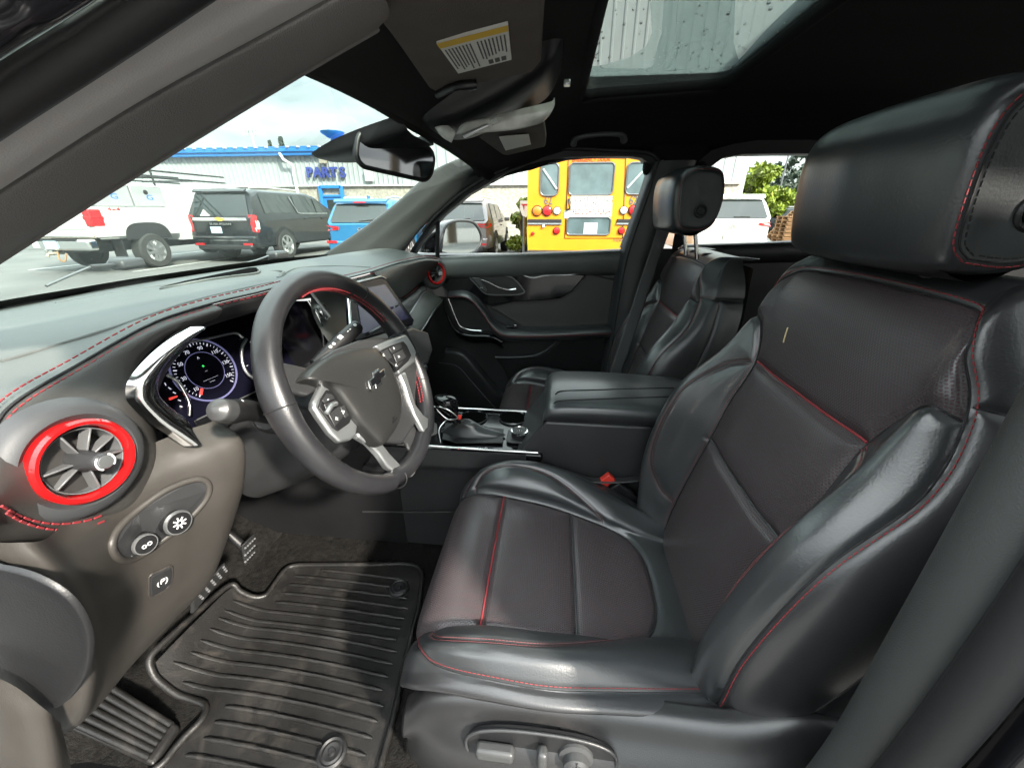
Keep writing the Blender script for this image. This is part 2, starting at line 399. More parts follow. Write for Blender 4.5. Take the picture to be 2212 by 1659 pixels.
def on(bvh, L3, lift=.0004, off=0., dep=0., wid=.005):
    """a seam line on the upholstery, moved sideways by off and sunk as deep as the groove is there"""
    L3 = resample(L3, .003); T, _, _ = frames(L3); res = []
    sink = -dep*math.exp(-(off/wid)**2)
    for p, t in zip(L3, T):
        h = bvh.find_nearest(Vector(p)); n = np.array(h[1])
        if off:
            h = bvh.find_nearest(Vector(np.array(h[0])+np.cross(t, n)*off)); n = np.array(h[1])
        res.append(np.array(h[0])+n*(lift+sink))
    res = np.array(res)
    for _ in range(2): res[1:-1] = (res[:-2]+2*res[1:-1]+res[2:])/4
    return res

SEAT = thing('car_seat', 'black leather driver seat with perforated red-flecked insert behind the steering wheel', 'car seat', (0, -.05, -.86), 'front seats')
mir = lambda half: half+[(-a, b, c) for a, b, c in half[-2::-1]]
# --- cushion
ST = [(-.30, -.672, .10, .012, .190, -.695), (-.22, -.657, .112, .024, .216, -.655), (-.12, -.636, .132, .042, .246, -.616), (-.02, -.615, .150, .056, .261, -.600),
      (.07, -.602, .156, .054, .259, -.598), (.13, -.598, .160, .038, .251, -.606), (.17, -.606, .163, .020, .240, -.624), (.196, -.627, .163, .005, .224, -.648),
      (.204, -.658, .158, .000, .212, -.675), (.196, -.71, .15, .0, .20, -.715)]
CC = []
NEAR = [(.050, .225, -.640), (.056, .238, -.618), (.059, .250, -.604), (.058, .261, -.596), (.053, .259, -.594), (.037, .251, -.602), (.020, .240, -.620), (.005, .224, -.648), (0, .212, -.675), (0, .20, -.715)]
for (y, zc, wi, hb, wo, zl), nr_ in zip(ST, NEAR):     # the outboard bolster stands higher towards the back
    def half(sg, hb, wo, zl):
        top = zc+hb; s1 = max(top-.022, zl+.012)
        return [(sg*(wo-.004), y, zl), (sg*wo, y, (zl+s1)/2), (sg*(wo-.012), y, s1), (sg*((wi+wo)/2+.004), y, top), (sg*(wi+.016), y, zc+hb*.45), (sg*wi, y, zc-.002), (sg*wi*.5, y, zc), (0, y, zc)]
    CC.append(half(-1, *nr_)+half(1, hb, wo, zl)[-2::-1])
CC = [r if len(r) == 15 else r for r in CC]
def insert_half(v): return np.where(v < 1.75, 2*np.sqrt(np.clip(1-((1.75-v)/.72)**2, 0, 1)), 2.)
bord = lambda s: [(7+s*.0, 1.03), (7+s*1.0, 1.08), (7+s*1.55, 1.22), (7+s*1.85, 1.45), (7+s*2, 1.85), (7+s*2, 3), (7+s*2, 5), (7+s*2, 7), (7+s*2, 8.9)]
sm = {}
for s in (-1, 1):
    sm['b%d' % s] = uvline(CC, bord(s), 260)
    sm['d%d' % s] = uvline(CC, [(7+s*2.1, 5.75), (7+s*2.9, 5.85), (7+s*3.6, 5.4), (7+s*3.85, 4.4), (7+s*3.75, 3.3), (7+s*3.3, 2.4), (7+s*2.75, 1.95), (7+s*2.1, 1.85)])
    sm['o%d' % s] = uvline(CC, [(7+s*4.6, .4), (7+s*4.8, 2), (7+s*4.95, 4), (7+s*4.75, 5.2), (7+s*4.3, 5.95), (7+s*3.6, 6.5), (7+s*2.95, 6.75), (7+s*2.4, 6.85), (7+s*2.05, 6.8)])
sm['red'] = uvline(CC, [(5, 4.33), (9, 4.33)]); sm['grey'] = uvline(CC, [(5, 2.55), (9, 2.55)])
seams = [(sm['b-1'], .006, .006), (sm['b1'], .006, .006), (sm['red'], .006, .006), (sm['grey'], .006, .006)]+[(sm[k+'%d' % s], .0035, .0045) for s in (-1, 1) for k in 'do']
ins = lambda u, v: (np.abs(u-7) < insert_half(v)) & (v > 1.03)
bv, _ = upholster(CC, 250, 300, seams, [
    ('cushion_insert_panel', 'leather_perforated', lambda u, v: ins(u, v) & (v < 2.55)), ('cushion_insert_panel', 'leather_perforated', lambda u, v: ins(u, v) & (v < 4.33)),
    ('cushion_insert_panel', 'leather_perforated', lambda u, v: ins(u, v)), ('cushion_side_panel', 'leather_side', lambda u, v: u < 2.05), ('cushion_side_panel', 'leather_side', lambda u, v: u > 11.95),
    ('cushion_bolster', 'leather', lambda u, v: u < 7), ('cushion_bolster', 'leather', lambda u, v: u >= 7)], SEAT)
def welt(bvh, line, nm, m, r, lift=.0, dep=.0035, wid=.005): return tube(nm, on(bvh, line, lift, 0., dep, wid), r, m, SEAT, n=6)
for s in (-1, 1):
    welt(bv, sm['b%d' % s], 'seam', 'black_seam', .0013, 0, .0055)
    welt(bv, sm['d%d' % s], 'seam', 'black_seam', .0008); welt(bv, sm['o%d' % s], 'seam', 'black_seam', .0008)
    for o_ in (-.0035, .0035): stitches('stitching', on(bv, sm['d%d' % s], .0005, o_, .0035, .0045), 'pink_thread', SEAT, ln=.0035, gap=.0018, r=.00042)
    stitches('stitching', on(bv, sm['o%d' % s], .0006, .004 if s < 0 else -.004, .0035, .0045), 'red_thread', SEAT, ln=.0045, gap=.002, r=.0005)
welt(bv, sm['red'], 'piping', 'red_thread', .0016, .0006, .005); welt(bv, sm['grey'], 'piping', 'leather', .0016, .0008, .005)
# --- backrest: rows bottom -> top -> over the top
BT = [(-.72, -.255, .132, .030, .215, .10), (-.60, -.271, .138, .050, .242, .12), (-.50, -.288, .132, .068, .254, .13), (-.40, -.311, .129, .072, .258, .135),
      (-.32, -.333, .135, .062, .254, .135), (-.24, -.358, .132, .026, .240, .13), (-.165, -.373, .140, .005, .218, .125), (-.115, -.385, .140, .004, .200, .11),
      (-.080, -.402, .135, .001, .186, .085), (-.062, -.440, .130, .0, .174, .05), (-.066, -.500, .125, .0, .165, .006)]
BC = []
for z, yc, wi, hb, wo, sd in BT:
    top = yc+hb; ro = .30*(wo-wi)
    BC.append(mir([(wo-.012, yc-sd, z), (wo, yc-sd*.45, z), (wo-.008, top-.036, z), ((wi+wo)/2+.004, top, z), (wi+ro, yc+hb*.46, z), (wi, yc-.003, z), (wi*.5, yc, z), (0, yc, z)]))
# columns run from +X to -X so that the normal points forward
bb = lambda s: [(7+s*2, .3), (7+s*2, 2), (7+s*2, 3.4), (7+s*2, 4.6), (7+s*2.08, 5.05), (7+s*2.4, 5.5), (7+s*3.1, 5.85), (7+s*3.9, 5.95), (7+s*4.5, 5.85)]
def up_line(u):  # upper panel's lower edge, v at |u-7|
    a = np.abs(u-7); return np.interp(a, [0, 2.0, 2.08, 2.4, 3.1, 3.9, 4.5, 7], [5.0, 5.0, 5.05, 5.5, 5.85, 5.95, 5.85, 5.85])
AV = [0, 4, 5, 5.8, 6.5, 7.05, 7.45, 7.75, 7.95, 8.07, 8.1]; AA = [4.72, 4.76, 4.74, 4.55, 4.25, 3.85, 3.3, 2.6, 1.8, .9, .01]
arch = [(7-a, v) for v, a in zip(AV[:-1], AA)]+[(7, 8.1)]
arch = arch+[(14-a, b) for a, b in arch[-2::-1]]
bs = {}
for s in (-1, 1):
    bs['b%d' % s] = uvline(BC, bb(s), 220)
    bs['d%d' % s] = uvline(BC, [(7+s*2.1, 1.25), (7+s*2.9, 1.4), (7+s*3.6, 2.0), (7+s*3.85, 3), (7+s*3.7, 4), (7+s*3.1, 4.7), (7+s*2.15, 4.95)])
    bs['h%d' % s] = uvline(BC, [(7+s*4.5, 6.05), (7+s*5.8, 6.0), (7+s*7, 5.95)])
    bs['k%d' % s] = uvline(BC, [(7+s*6.1, .2), (7+s*6.1, 3), (7+s*6.1, 5.9)])
bs['arch'] = uvline(BC, arch, 420); bs['red'] = uvline(BC, [(5, 5.0), (9, 5.0)]); bs['grey'] = uvline(BC, [(5, 2.95), (9, 2.95)])
seams = [(bs['b-1'], .006, .006), (bs['b1'], .006, .006), (bs['red'], .007, .008), (bs['grey'], .008, .008), (bs['arch'], .004, .005)]+[(bs[k+'%d' % s], .0035, .0045) for s in (-1, 1) for k in 'dhk']
def in_arch(u, v): return (np.abs(u-7) < np.interp(v, AV+[12], AA+[0])) & (v < 8.1)
bv2, _ = upholster(BC, 270, 300, seams, puff=.003, parent=SEAT, regions=[
    ('backrest_upper_panel', 'leather_perforated', lambda u, v: in_arch(u, v) & (v > up_line(u))),
    ('backrest_insert_panel', 'leather_perforated', lambda u, v: (np.abs(u-7) < 2) & (v < 2.95)), ('backrest_insert_panel', 'leather_perforated', lambda u, v: (np.abs(u-7) < 2) & (v < 5.2) & in_arch(u, v)),
    ('backrest_bolster', 'leather', lambda u, v: in_arch(u, v) & (u < 7)), ('backrest_bolster', 'leather', lambda u, v: in_arch(u, v)),
    ('backrest_top', 'leather_side', lambda u, v: v > 6.0), ('backrest_side_panel', 'leather_side', lambda u, v: u < 7), ('backrest_side_panel', 'leather_side', lambda u, v: u >= 7)])
for s in (-1, 1):
    welt(bv2, bs['b%d' % s], 'seam', 'black_seam', .0013, 0, .0055); welt(bv2, bs['d%d' % s], 'seam', 'black_seam', .0008)
    welt(bv2, bs['h%d' % s], 'seam', 'black_seam', .0010); welt(bv2, bs['k%d' % s], 'piping', 'plastic_grey', .0012, .0005)
    for o_ in (-.0035, .0035): stitches('stitching', on(bv2, bs['d%d' % s], .0005, o_, .0035, .0045), 'pink_thread', SEAT, ln=.0035, gap=.0018, r=.00042)
    stitches('stitching', on(bv2, bs['b%d' % s][:150], .0005, .004*s, .006, .006), 'pink_thread', SEAT, ln=.0042, gap=.002, r=.0005)
welt(bv2, bs['arch'], 'seam', 'black_seam', .0010)
stitches('stitching', on(bv2, bs['arch'], .0007, -.0045, .004, .005), 'red_thread', SEAT, ln=.0045, gap=.0022, r=.00065)
welt(bv2, bs['red'], 'piping', 'red_thread', .0017, .0008, .006); welt(bv2, bs['grey'], 'piping', 'leather', .0016, .0008, .007)
# hard shell behind the backrest
G = [[(.215, -.40, -.70), (.1, -.42, -.71), (-.1, -.42, -.71), (-.215, -.40, -.70)], [(.243, -.435, -.5), (.12, -.475, -.5), (-.12, -.475, -.5), (-.243, -.435, -.5)],
     [(.236, -.49, -.28), (.12, -.525, -.28), (-.12, -.525, -.28), (-.236, -.49, -.28)], [(.17, -.52, -.09), (.1, -.535, -.09), (-.1, -.535, -.09), (-.17, -.52, -.09)]]
surf('back_shell', G, 'plastic_dark', SEAT, 20, 20)
# --- headrest
prof = [(-.347, -.055), (-.330, -.036), (-.321, .030), (-.322, .075), (-.336, .100), (-.362, .111), (-.412, .110), (-.440, .095), (-.452, .050), (-.450, -.002), (-.434, -.043), (-.395, -.059)]
HC = []
cy, cz = -.386, .030
for X, sc, fy in ((-.128, .03, -.012), (-.133, .62, -.011), (-.132, .84, -.009), (-.122, .945, -.006), (-.093, .985, -.002), (-.05, 1, 0), (0, 1, .003), (.05, 1, 0), (.093, .985, -.002), (.122, .945, -.006), (.132, .84, -.009), (.133, .62, -.011), (.128, .03, -.012)):
    HC.append([(X, cy+fy+(y-cy)*sc, cz+(z-cz)*sc) for y, z in prof])
hp = surf_pts(HC, 90, 96, True)
V = hp.reshape(-1, 3); F = gridfaces(90, 96, True)
hd = mk('headrest', V, F, 'leather', SEAT, True, 80)
bm = bmesh.new(); bm.from_mesh(hd.data); bmesh.ops.holes_fill(bm, edges=bm.edges); bmesh.ops.recalc_face_normals(bm, faces=bm.faces); bm.to_mesh(hd.data); bm.free()
hb_ = BVHTree.FromPolygons([tuple(p) for p in V], [tuple(f) for f in F])
for s in (-1, 1):
    row = np.array([cr_eval(np.array(HC)[:, k], [6+s*4.15])[0] for k in range(12)])
    ring = spline(np.r_[row, row[:1]], 120)
    tube('seam', on(hb_, ring, -.0002), .0011, 'black_seam', hd, n=6)
    for o_ in (-.004, .004): stitches('stitching', on(hb_, ring, .0002, o_), 'red_thread' if o_*s > 0 else 'black_seam', hd, ln=.005, gap=.0022, r=.0007)
    c = V3(s*.1325, -.402, .000)
    lathe('release_button', [(.0001, .003), (.008, .0035), (.0098, .002), (.0105, -.001), (.0120, -.001), (.0132, .002), (.0152, .0022), (.0168, .0003), (.017, -.006)], c, (s, 0, 0), 'plastic_dark', hd, 32, cap=False)
    tube('headrest_post', [(s*.055, -.416, -.03), (s*.055, -.442, -.13)], .006, 'chrome', SEAT, 12)
    lathe('post_sleeve', [(.0001, .008), (.012, .008), (.017, .004), (.019, 0), (.019, -.01)], V3(s*.055, -.436, -.066), (0, 0, 1), 'plastic_dark', SEAT, 24)
G = [[(-.118, -.347, -.048), (0, -.340, -.049), (.118, -.347, -.048)], [(-.122, -.390, -.063), (0, -.388, -.064), (.122, -.390, -.063)], [(-.115, -.432, -.046), (0, -.436, -.047), (.115, -.432, -.046)]]
surf('headrest_base', G, 'plastic_dark', SEAT, 12, 24)
# --- plastic base, slides, side shields
for s in (-1, 1):
    rows = []
    for y, zt, bul in ((-.40, -.575, .03), (-.33, -.565, .032), (-.25, -.592, .036), (-.15, -.604, .040), (-.02, -.604, .042), (.08, -.606, .040), (.15, -.626, .026), (.188, -.665, .004)):
        x0 = .250 if y > -.2 else .256; li = .02
        rows.append([(s*(x0-li), y, zt+.002), (s*(x0+.002), y, zt), (s*(x0+.016), y, zt-.022), (s*(x0+bul), y, zt-.055), (s*(x0+bul+.002), y, zt-.105), (s*(x0+bul-.012), y, zt-.16), (s*(x0-.01), y, zt-.20)])
    sh = surf('side_shield', rows, 'shield_plastic', SEAT, 60, 36, thick=.003)
    # controls
    def shp(y, k):   # a point on the shield
        return cr_eval(np.stack([cr_eval(np.array(r), [k])[0] for r in rows]), [y])[0]
    if s < 0:
        c = (shp(4.1, 2.55)); n_ = V3(-1, 0, .15); B_ = basis(n_)
        B_ = np.stack([V3(0, -1, 0), np.cross(n_/np.linalg.norm(n_), V3(0, -1, 0)), n_/np.linalg.norm(n_)], 1)
        el = [(.098*math.copysign(abs(math.cos(t))**.8, math.cos(t)), .034*math.copysign(abs(math.sin(t))**.8, math.sin(t)), .004) for t in np.linspace(0, 2*math.pi, 48, endpoint=False)]
        tube('control_bezel', flat(el, c, B_), .0022, 'plastic', sh, 8, True)
        prism('control_plate', flat([(a*.985, b*.985, -.004) for a, b, _ in el], c, B_), B_[:, 2]*.0065, 'plastic_dark', sh, .001)
        bx = box('slide_switch', c+B_ @ V3(-.058, .004, .012), (.050, .017, .016), 'grey_mid', sh, B_, .005)
        box('recline_switch', c+B_ @ V3(.003, .004, .013), (.013, .034, .016), 'grey_mid', sh, B_, .005)
        kb = lathe('lumbar_knob', [(.0001, .020), (.012, .020), (.016, .017), (.017, .008), (.022, .006), (.023, .001)], c+B_ @ V3(.046, .0, 0), n_, 'grey_mid', sh, 32)
        for a in (0, 90, 180, 270):
            d_ = B_[:, 0]*math.cos(R(a))+B_[:, 1]*math.sin(R(a)); tube('knob_rib', [c+B_ @ V3(.046, 0, .0205)+d_*.002, c+B_ @ V3(.046, 0, .0185)+d_*.0145], .0016, 'grey_mid', sh, 6)
        P_ = surf_pts(rows, 60, 36).reshape(-1, 3); bsh = BVHTree.FromPolygons([tuple(q) for q in P_], [tuple(f) for f in gridfaces(60, 36)])
        hq = bsh.ray_cast(Vector(CAM-V3(-.38, 0, 0)), Vector(at(1505, 1541, x=0)-CAM)); c2 = np.array(hq[0]); n2 = np.array(hq[1]); n2 = n2 if n2[2] > 0 else -n2; B2 = np.stack([V3(0, -1, 0)-n2*(V3(0, -1, 0) @ n2), np.zeros(3), n2], 1); B2[:, 0] /= np.linalg.norm(B2[:, 0]); B2[:, 1] = np.cross(n2, B2[:, 0])
        prism('airbag_tag', flat([(a, b, .0) for a, b in rrect(.034, .0125, .003)], c2, B2), B2[:, 2]*.0016, 'shield_plastic', sh, .0004, 2)
        text('airbag_lettering', 'AIRBAG', c2+B2[:, 2]*.0020, B2, .0080, 'plastic_grey', sh, .0003)
    # rail with motor bits
    tube('seat_rail', [(s*.19, -.32, -.845), (s*.19, .22, -.845)], .018, 'satin_dark', SEAT, 8)
    lathe('rail_bolt', [(.0001, .008), (.008, .008), (.010, .004), (.010, 0)], V3(s*.212, .18, -.80), (s, .2, .2), 'satin', SEAT, 16)
    box('rail_bracket', (s*.20, .185, -.80), (.022, .06, .06), 'plastic_dark', SEAT, None, .004)
    lathe('recliner_cover', [(.0001, .014), (.038, .014), (.050, .008), (.055, -.004), (.055, -.03)], V3(s*.236, -.318, -.618), (s, 0, 0), 'plastic', SEAT, 32)
# seat pan so that nothing shows through
mbx = MB(); mbx.box((0, -.06, -.75), (.40, .48, .10)); o = mbx.build('seat_pan', 'plastic_dark', SEAT)
box('valance', (0, .165, -.735), (.38, .02, .07), 'plastic_dark', SEAT, None, .006)
PSEAT = copy_tree(SEAT)
SX = -.38
SEAT.location.x = SX
for ch in SEAT.children:      # the driver's headrest sits a little further back
    if ch.name.split('.')[0] in ('headrest', 'headrest_base', 'headrest_post'): ch.location.y -= .02
PSEAT.location = (.385, -.07, -.912)
for ch in PSEAT.children:     # the passenger's headrest is pulled up on its posts
    if ch.name.split('.')[0] in ('headrest', 'headrest_base', 'headrest_post'): ch.location.z += .055; ch.location.y += .035; PSEAT['label'] = 'black leather passenger seat with round button headrest beyond the centre armrest'
# a bit of straw left on the driver's backrest
h = bv2.ray_cast(Vector(at(1707, 725, x=-.38)-V3(SX, 0, 0)-3*(at(1707, 725, x=-.38)-CAM)*.2), Vector(at(1707, 725, x=-.38)-CAM).normalized())
if h[0] is not None:
    p0 = np.array(h[0])+V3(SX, 0, 0)+V3(-.001, .0055, .001)
    tag(tube('straw', [p0+V3(0, .002, .012), p0+V3(-.001, .003, .003), p0+V3(-.001, .003, -.004), p0+V3(0, .002, -.012)], .0011, 'straw_dry' if 'straw_dry' in M else 'label_yellow', None, 6), 'small pale piece of straw stuck on the driver backrest', 'straw')
# ================================================================== CABIN SHELL
CAB = thing('car_cabin', 'black headliner, roof pillars and glass of the car around the seats', 'car', (0, .2, -.9))
A_ = lambda pts, xs: np.array([at(p[0], p[1], x=x) for p, x in zip(pts, xs)])
# headliner with the sunroof opening
HX = [-.57, -.55, -.52, -.45, -.36, -.2, 0, .2, .36, .45, .56, .62, .655]
HY = [.285, .22, .14, .06, -.03, -.055, -.2, -.43, -.47, -.7, -1.1, -1.6, -2.0]
def roofz(x, y):
    zc = np.interp(-y, [-.285, -.22, -.14, -.06, .03, .1, .4, .8, 1.6, 2.0], [.165, .196, .235, .268, .297, .310, .322, .318, .265, .22])
    dr = np.interp(abs(x), [0, .2, .36, .45, .56, .62, .655], [0, .006, .02, .040, .075, .100, .128]); k = np.interp(-y, [-.285, -.1, .1], [.42, .8, 1.0])
    return zc-dr*k
def sub(L, k): return list(np.concatenate([np.linspace(L[i], L[i+1], k, endpoint=False) for i in range(len(L)-1)]))+[L[-1]]
fx, fy_ = sub(HX, 4), sub(HY, 4)
V = [(x, y, roofz(x, y)) for y in fy_ for x in fx]; F = []
for (a, b, c, d) in gridfaces(len(fy_), len(fx)):
    mx_, my_ = (V[a][0]+V[c][0])/2, (V[a][1]+V[c][1])/2
    if not (-.36 < mx_ < .36 and -.43 < my_ < -.055): F.append((a, b, c, d))
hl = mk('headliner', V, F, 'headliner', CAB, True, 60)
md = hl.modifiers.new('Solidify', 'SOLIDIFY'); md.thickness = .012; md.offset = 1
tube('roof_rail', [(-.60, -.04, .205), (-.61, -.2, .20), (-.61, -.8, .19), (-.60, -1.6, .15)], .045, 'headliner', CAB, 10, False, 30)
# sunroof: rim, glass, shade rail, drops
rim = [(a*1., b-.2425, 0) for a, b in rrect(.725, .380, .045, 6)]
tube('sunroof_rim', [(a, b, roofz(a, b)+.006) for a, b, _ in rim], .012, 'headliner', CAB, 10, True)
w_ = [(a*.99, b, 0) for a, b, _ in rim]
mb = MB(); n = len(w_)
mb.add([(a, b, roofz(a, b)+.005) for a, b, _ in w_]+[(a*1.02, b*1.0, .335) for a, b, _ in w_], [(i, (i+1) % n, n+(i+1) % n, n+i) for i in range(n)])
mb.build('sunroof_well', 'rubber', CAB)
G = [[(x, y, .330-.12*x*x) for x in (-.42, -.2, 0, .2, .42)] for y in (-.0, -.17, -.33, -.50)]
surf('sunroof_glass', G, 'roof_glass', CAB, 10, 20)
sg = CAB.children[-1]
def zg(x): return .330-.12*x*x
mb = MB(); r2 = random.Random(3)
for i in range(150):
    x, y = r2.uniform(-.25, .37), r2.uniform(-.44, -.05); s_ = r2.choice([.0012, .0016, .002, .0028])*r2.uniform(.8, 1.25); hh = []
    for j in range(3):
        a_ = j*.52
        for k in range(7): hh.append((x+s_*1.5*math.cos(a_)*math.cos(k*.898), y+s_*math.cos(a_)*math.sin(k*.898), zg(x)-.0006-s_*.8*math.sin(a_)))
    hh.append((x, y, zg(x)-.0006-s_*.8))
    mb.add(hh, [(a+7*j, (a+1) % 7+7*j, (a+1) % 7+7*(j+1), a+7*(j+1)) for j in range(2) for a in range(7)]+[(14+a, 14+(a+1) % 7, 21) for a in range(7)])
o = mb.build('rain_drops', 'drop', sg); o['kind'] = 'stuff'
mat('reflection_tint', (.30, .33, .32), .5)
m = M['reflection_tint']; t = m.node_tree; b_ = t.nodes['Principled BSDF']; tr = t.nodes.new('ShaderNodeBsdfTransparent'); ms = t.nodes.new('ShaderNodeMixShader'); ms.inputs[0].default_value = .5
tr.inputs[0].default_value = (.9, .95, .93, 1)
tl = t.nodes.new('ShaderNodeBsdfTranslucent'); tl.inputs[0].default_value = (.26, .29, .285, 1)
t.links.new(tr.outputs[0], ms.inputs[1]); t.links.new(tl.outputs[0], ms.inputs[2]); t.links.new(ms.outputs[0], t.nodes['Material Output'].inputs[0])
# a grey film standing in for reflections on the glass, open over one clear patch
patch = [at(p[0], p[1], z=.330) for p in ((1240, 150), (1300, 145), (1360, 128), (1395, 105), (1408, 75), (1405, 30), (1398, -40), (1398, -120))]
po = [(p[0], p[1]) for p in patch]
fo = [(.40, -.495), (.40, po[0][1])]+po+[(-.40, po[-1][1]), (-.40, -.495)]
prism('reflection_film', [(a, b, .3325) for a, b in fo], (0, 0, .0004), 'reflection_tint', sg)
box('sunshade', (0, -.475, .324), (.74, .085, .010), 'plastic_dark', CAB, None, .003)
box('shade_pull', (.31, -.482, .317), (.055, .022, .006), 'plastic', CAB, None, .002)
box('roof_crossbar', (0, -.46, .350), (.80, .07, .02), 'gloss_black', CAB, None, .004)
# ---- A pillars
nx = np.array
def ext(L3, a, b):
    L3 = np.asarray(L3); return np.r_[[L3[0]+(L3[0]-L3[1])*a], L3, [L3[-1]+(L3[-1]-L3[-2])*b]]
e1 = A_([(-220, 705), (0, 560), (300, 370), (628, 170), (820, 58)], [-.645, -.62, -.575, -.52, -.485])
g1 = A_([(-220, 560), (0, 415), (300, 225), (600, 60), (800, -50)], [-.68, -.66, -.63, -.59, -.56])
l1 = A_([(-220, 395), (0, 248), (190, 126), (380, 0), (620, -160)], [-.715, -.70, -.685, -.668, -.645])
k1 = A_([(-220, 312), (0, 165), (110, 92), (200, 35), (480, -150)], [-.755, -.735, -.728, -.722, -.70]); k2 = A_([(-220, 240), (0, 100), (90, 45), (160, 0), (420, -170)], [-.785, -.765, -.758, -.752, -.73])
mid = .5*(e1+g1)+V3(.004, -.010, -.004); w1 = e1+V3(.0, .10, -.03)
surf('pillar_trim', np.stack([w1, e1+V3(.004, .012, -.006), e1, mid, g1+V3(.001, -.004, -.003), g1+V3(0, .004, 0)], 1), 'pillar_trim', CAB, 40, 40, ang=70)
g2 = .5*(g1+l1)+V3(-.002, -.010, .006)
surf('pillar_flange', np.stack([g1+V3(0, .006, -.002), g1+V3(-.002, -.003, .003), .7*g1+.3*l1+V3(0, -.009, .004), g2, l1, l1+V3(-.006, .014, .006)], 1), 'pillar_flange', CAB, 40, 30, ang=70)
tube('weatherstrip', .6*l1+.4*k1+V3(0, .006, 0), .013, 'rubber', CAB, 12, False, 40)
k3 = k2+V3(-.035, .005, .02); k4 = k3+V3(-.03, .05, .01)
surf('pillar_metal', np.stack([k1+V3(.012, .03, -.004), k1, .5*(k1+k2)+V3(0, -.006, .004), k2, k3, k4], 1), 'black_paint', CAB, 30, 30, ang=70)
# far pillar
W2 = ext(A_([(705, 550), (780, 500), (860, 440), (940, 370), (1020, 334)], [.62, .61, .595, .575, .555]), .3, .5)
D2 = ext(A_([(866, 549), (905, 497), (958, 447), (1010, 405), (1056, 383)], [.665, .66, .65, .635, .62]), .3, .9)
md2 = .5*(W2+D2)+V3(-.022, -.01, 0)
surf('pillar_trim', np.stack([W2+V3(.02, .02, 0), W2, .65*W2+.35*D2+V3(-.018, 0, 0), md2, .25*W2+.75*D2+V3(-.015, -.006, 0), D2, D2+V3(.03, .005, 0)], 1), 'far_pillar', CAB, 36, 36, ang=70)
# ---- windshield
def ws(x, t):    # t 0 base .. 1 header
    a = abs(x)
    yb = np.interp(a, [0, .3, .5, .62, .70], [1.125, 1.09, 1.03, .93, .86]); zb = np.interp(a, [0, .62, .7], [-.170, -.165, -.16])
    yh = np.interp(a, [0, .4, .55, .7], [.305, .29, .27, .25]); zh = np.interp(a, [0, .3, .5, .6, .7], [.172, .165, .148, .125, .09])
    bow = math.sin(math.pi*t)*.044
    return (x, yb+(yh-yb)*t+bow*.4, zb+(zh-zb)*t+bow)
G = [[ws(x, t) for x in np.linspace(-.7, .7, 11)] for t in np.linspace(0, 1, 7)]
wsh = surf('windshield', G, 'windshield_glass', CAB, 30, 40)
G = [[ws(x, t) for x in np.linspace(-.7, .7, 11)] for t in (-.012, .004, .018, .032)]
fr_ = surf('windshield_frit', [[V3(*p)+V3(0, 0, -.004) for p in r_] for r_ in G], 'rubber', CAB, 8, 40)
# roof header rail and side rails
G = [[V3(x, np.interp(abs(x), [0, .4, .55, .66], [.305, .29, .27, .25]), roofz(x, .285)-.004)+V3(0, dy, dz) for x in np.linspace(-.50, .66, 13)] for dy, dz in ((.02, .012), (.006, -.004), (-.012, -.006), (-.04, .012))]
surf('header_trim', G, 'headliner', CAB, 14, 40)
# ---- visors
def visor(label, pts, dz, mname, shift):
    t_ = thing('sun_visor', label, 'sun visor', tuple(np.mean(pts, 0)), 'sun visors')
    P = np.array(pts)+V3(0, 0, dz)
    o = prism('visor_panel', P, (0, 0, .016), mname, t_, .006, 4); return t_
vp = [at(840, 75, z=.163), at(862, 104, z=.163), at(925, 192, z=.163), at(945, 203, z=.163), at(1152, 158, z=.168), at(1168, 140, z=.168), at(1176, 20, z=.168), at(1180, -60, z=.168), at(1182, -120, z=.168), at(715, -80, z=.160)]
vis = visor('brown-black driver sun visor with white warning label in the roof', vp, 0, 'visor_cloth', 0)
lp = [at(943, 95, z=.1625), at(1097, 55, z=.1625), at(1105, 130, z=.1625), at(990, 160, z=.1625)]
prism('warning_label', lp, (0, 0, .003), 'paper', vis)
lab = vis.children[-1]
ex = lp[1]-lp[0]; ey = lp[3]-lp[0]; eb = lp[2]-lp[1]
def onlab(a, b, dz=-.0006):
    p0 = lp[0]+ex*a; p1 = lp[3]+(lp[2]-lp[3])*a; return p0+(p1-p0)*b+V3(0, 0, dz)
prism('label_header', [onlab(0, 0), onlab(1, 0), onlab(1, .13), onlab(0, .13)], (0, 0, .0004), 'label_yellow', vis)
mb = MB(); r2 = random.Random(11)
for i in range(17):
    a0 = .05+i*.055
    if i == 8: continue
    b0 = .2; bend = r2.uniform(.72, .93) if i < 9 else r2.uniform(.6, .75)
    while b0 < bend:
        ln = r2.uniform(.03, .08); mb.add(*prism_vf([onlab(a0, b0), onlab(a0+.022, b0), onlab(a0+.022, b0+ln), onlab(a0, b0+ln)], (0, 0, .0003))); b0 += ln+.012
for k in range(3): mb.add(*prism_vf([onlab(.62+k*.11, .80), onlab(.70+k*.11, .80), onlab(.70+k*.11, .93), onlab(.62+k*.11, .93)], (0, 0, .0003)))
o = mb.build('label_print', 'print_dark', lab, False); o['kind'] = 'stuff'
c = at(1010, 188, z=.160)
tube('visor_clip', [at(945, 205, z=.160), at(985, 188, z=.158), at(1030, 182, z=.160)], .005, 'plastic_dark', vis, 8, False, 12)
tube('clip_rim', [c+V3(.016*math.cos(q_), .012*math.sin(q_), 0) for q_ in np.linspace(0, 6.28, 16, endpoint=False)], .002, 'plastic', vis, 6, True)
vp = [at(1035, 300, z=.166), at(1083, 334, z=.163), at(1095, 337, z=.163), at(1178, 318, z=.165), at(1180, 300, z=.165), at(1176, 272, z=.170), at(1040, 290, z=.168)]
pv = visor('grey passenger sun visor with small white label beyond the roof console', vp, 0, 'visor_cloth', 0)
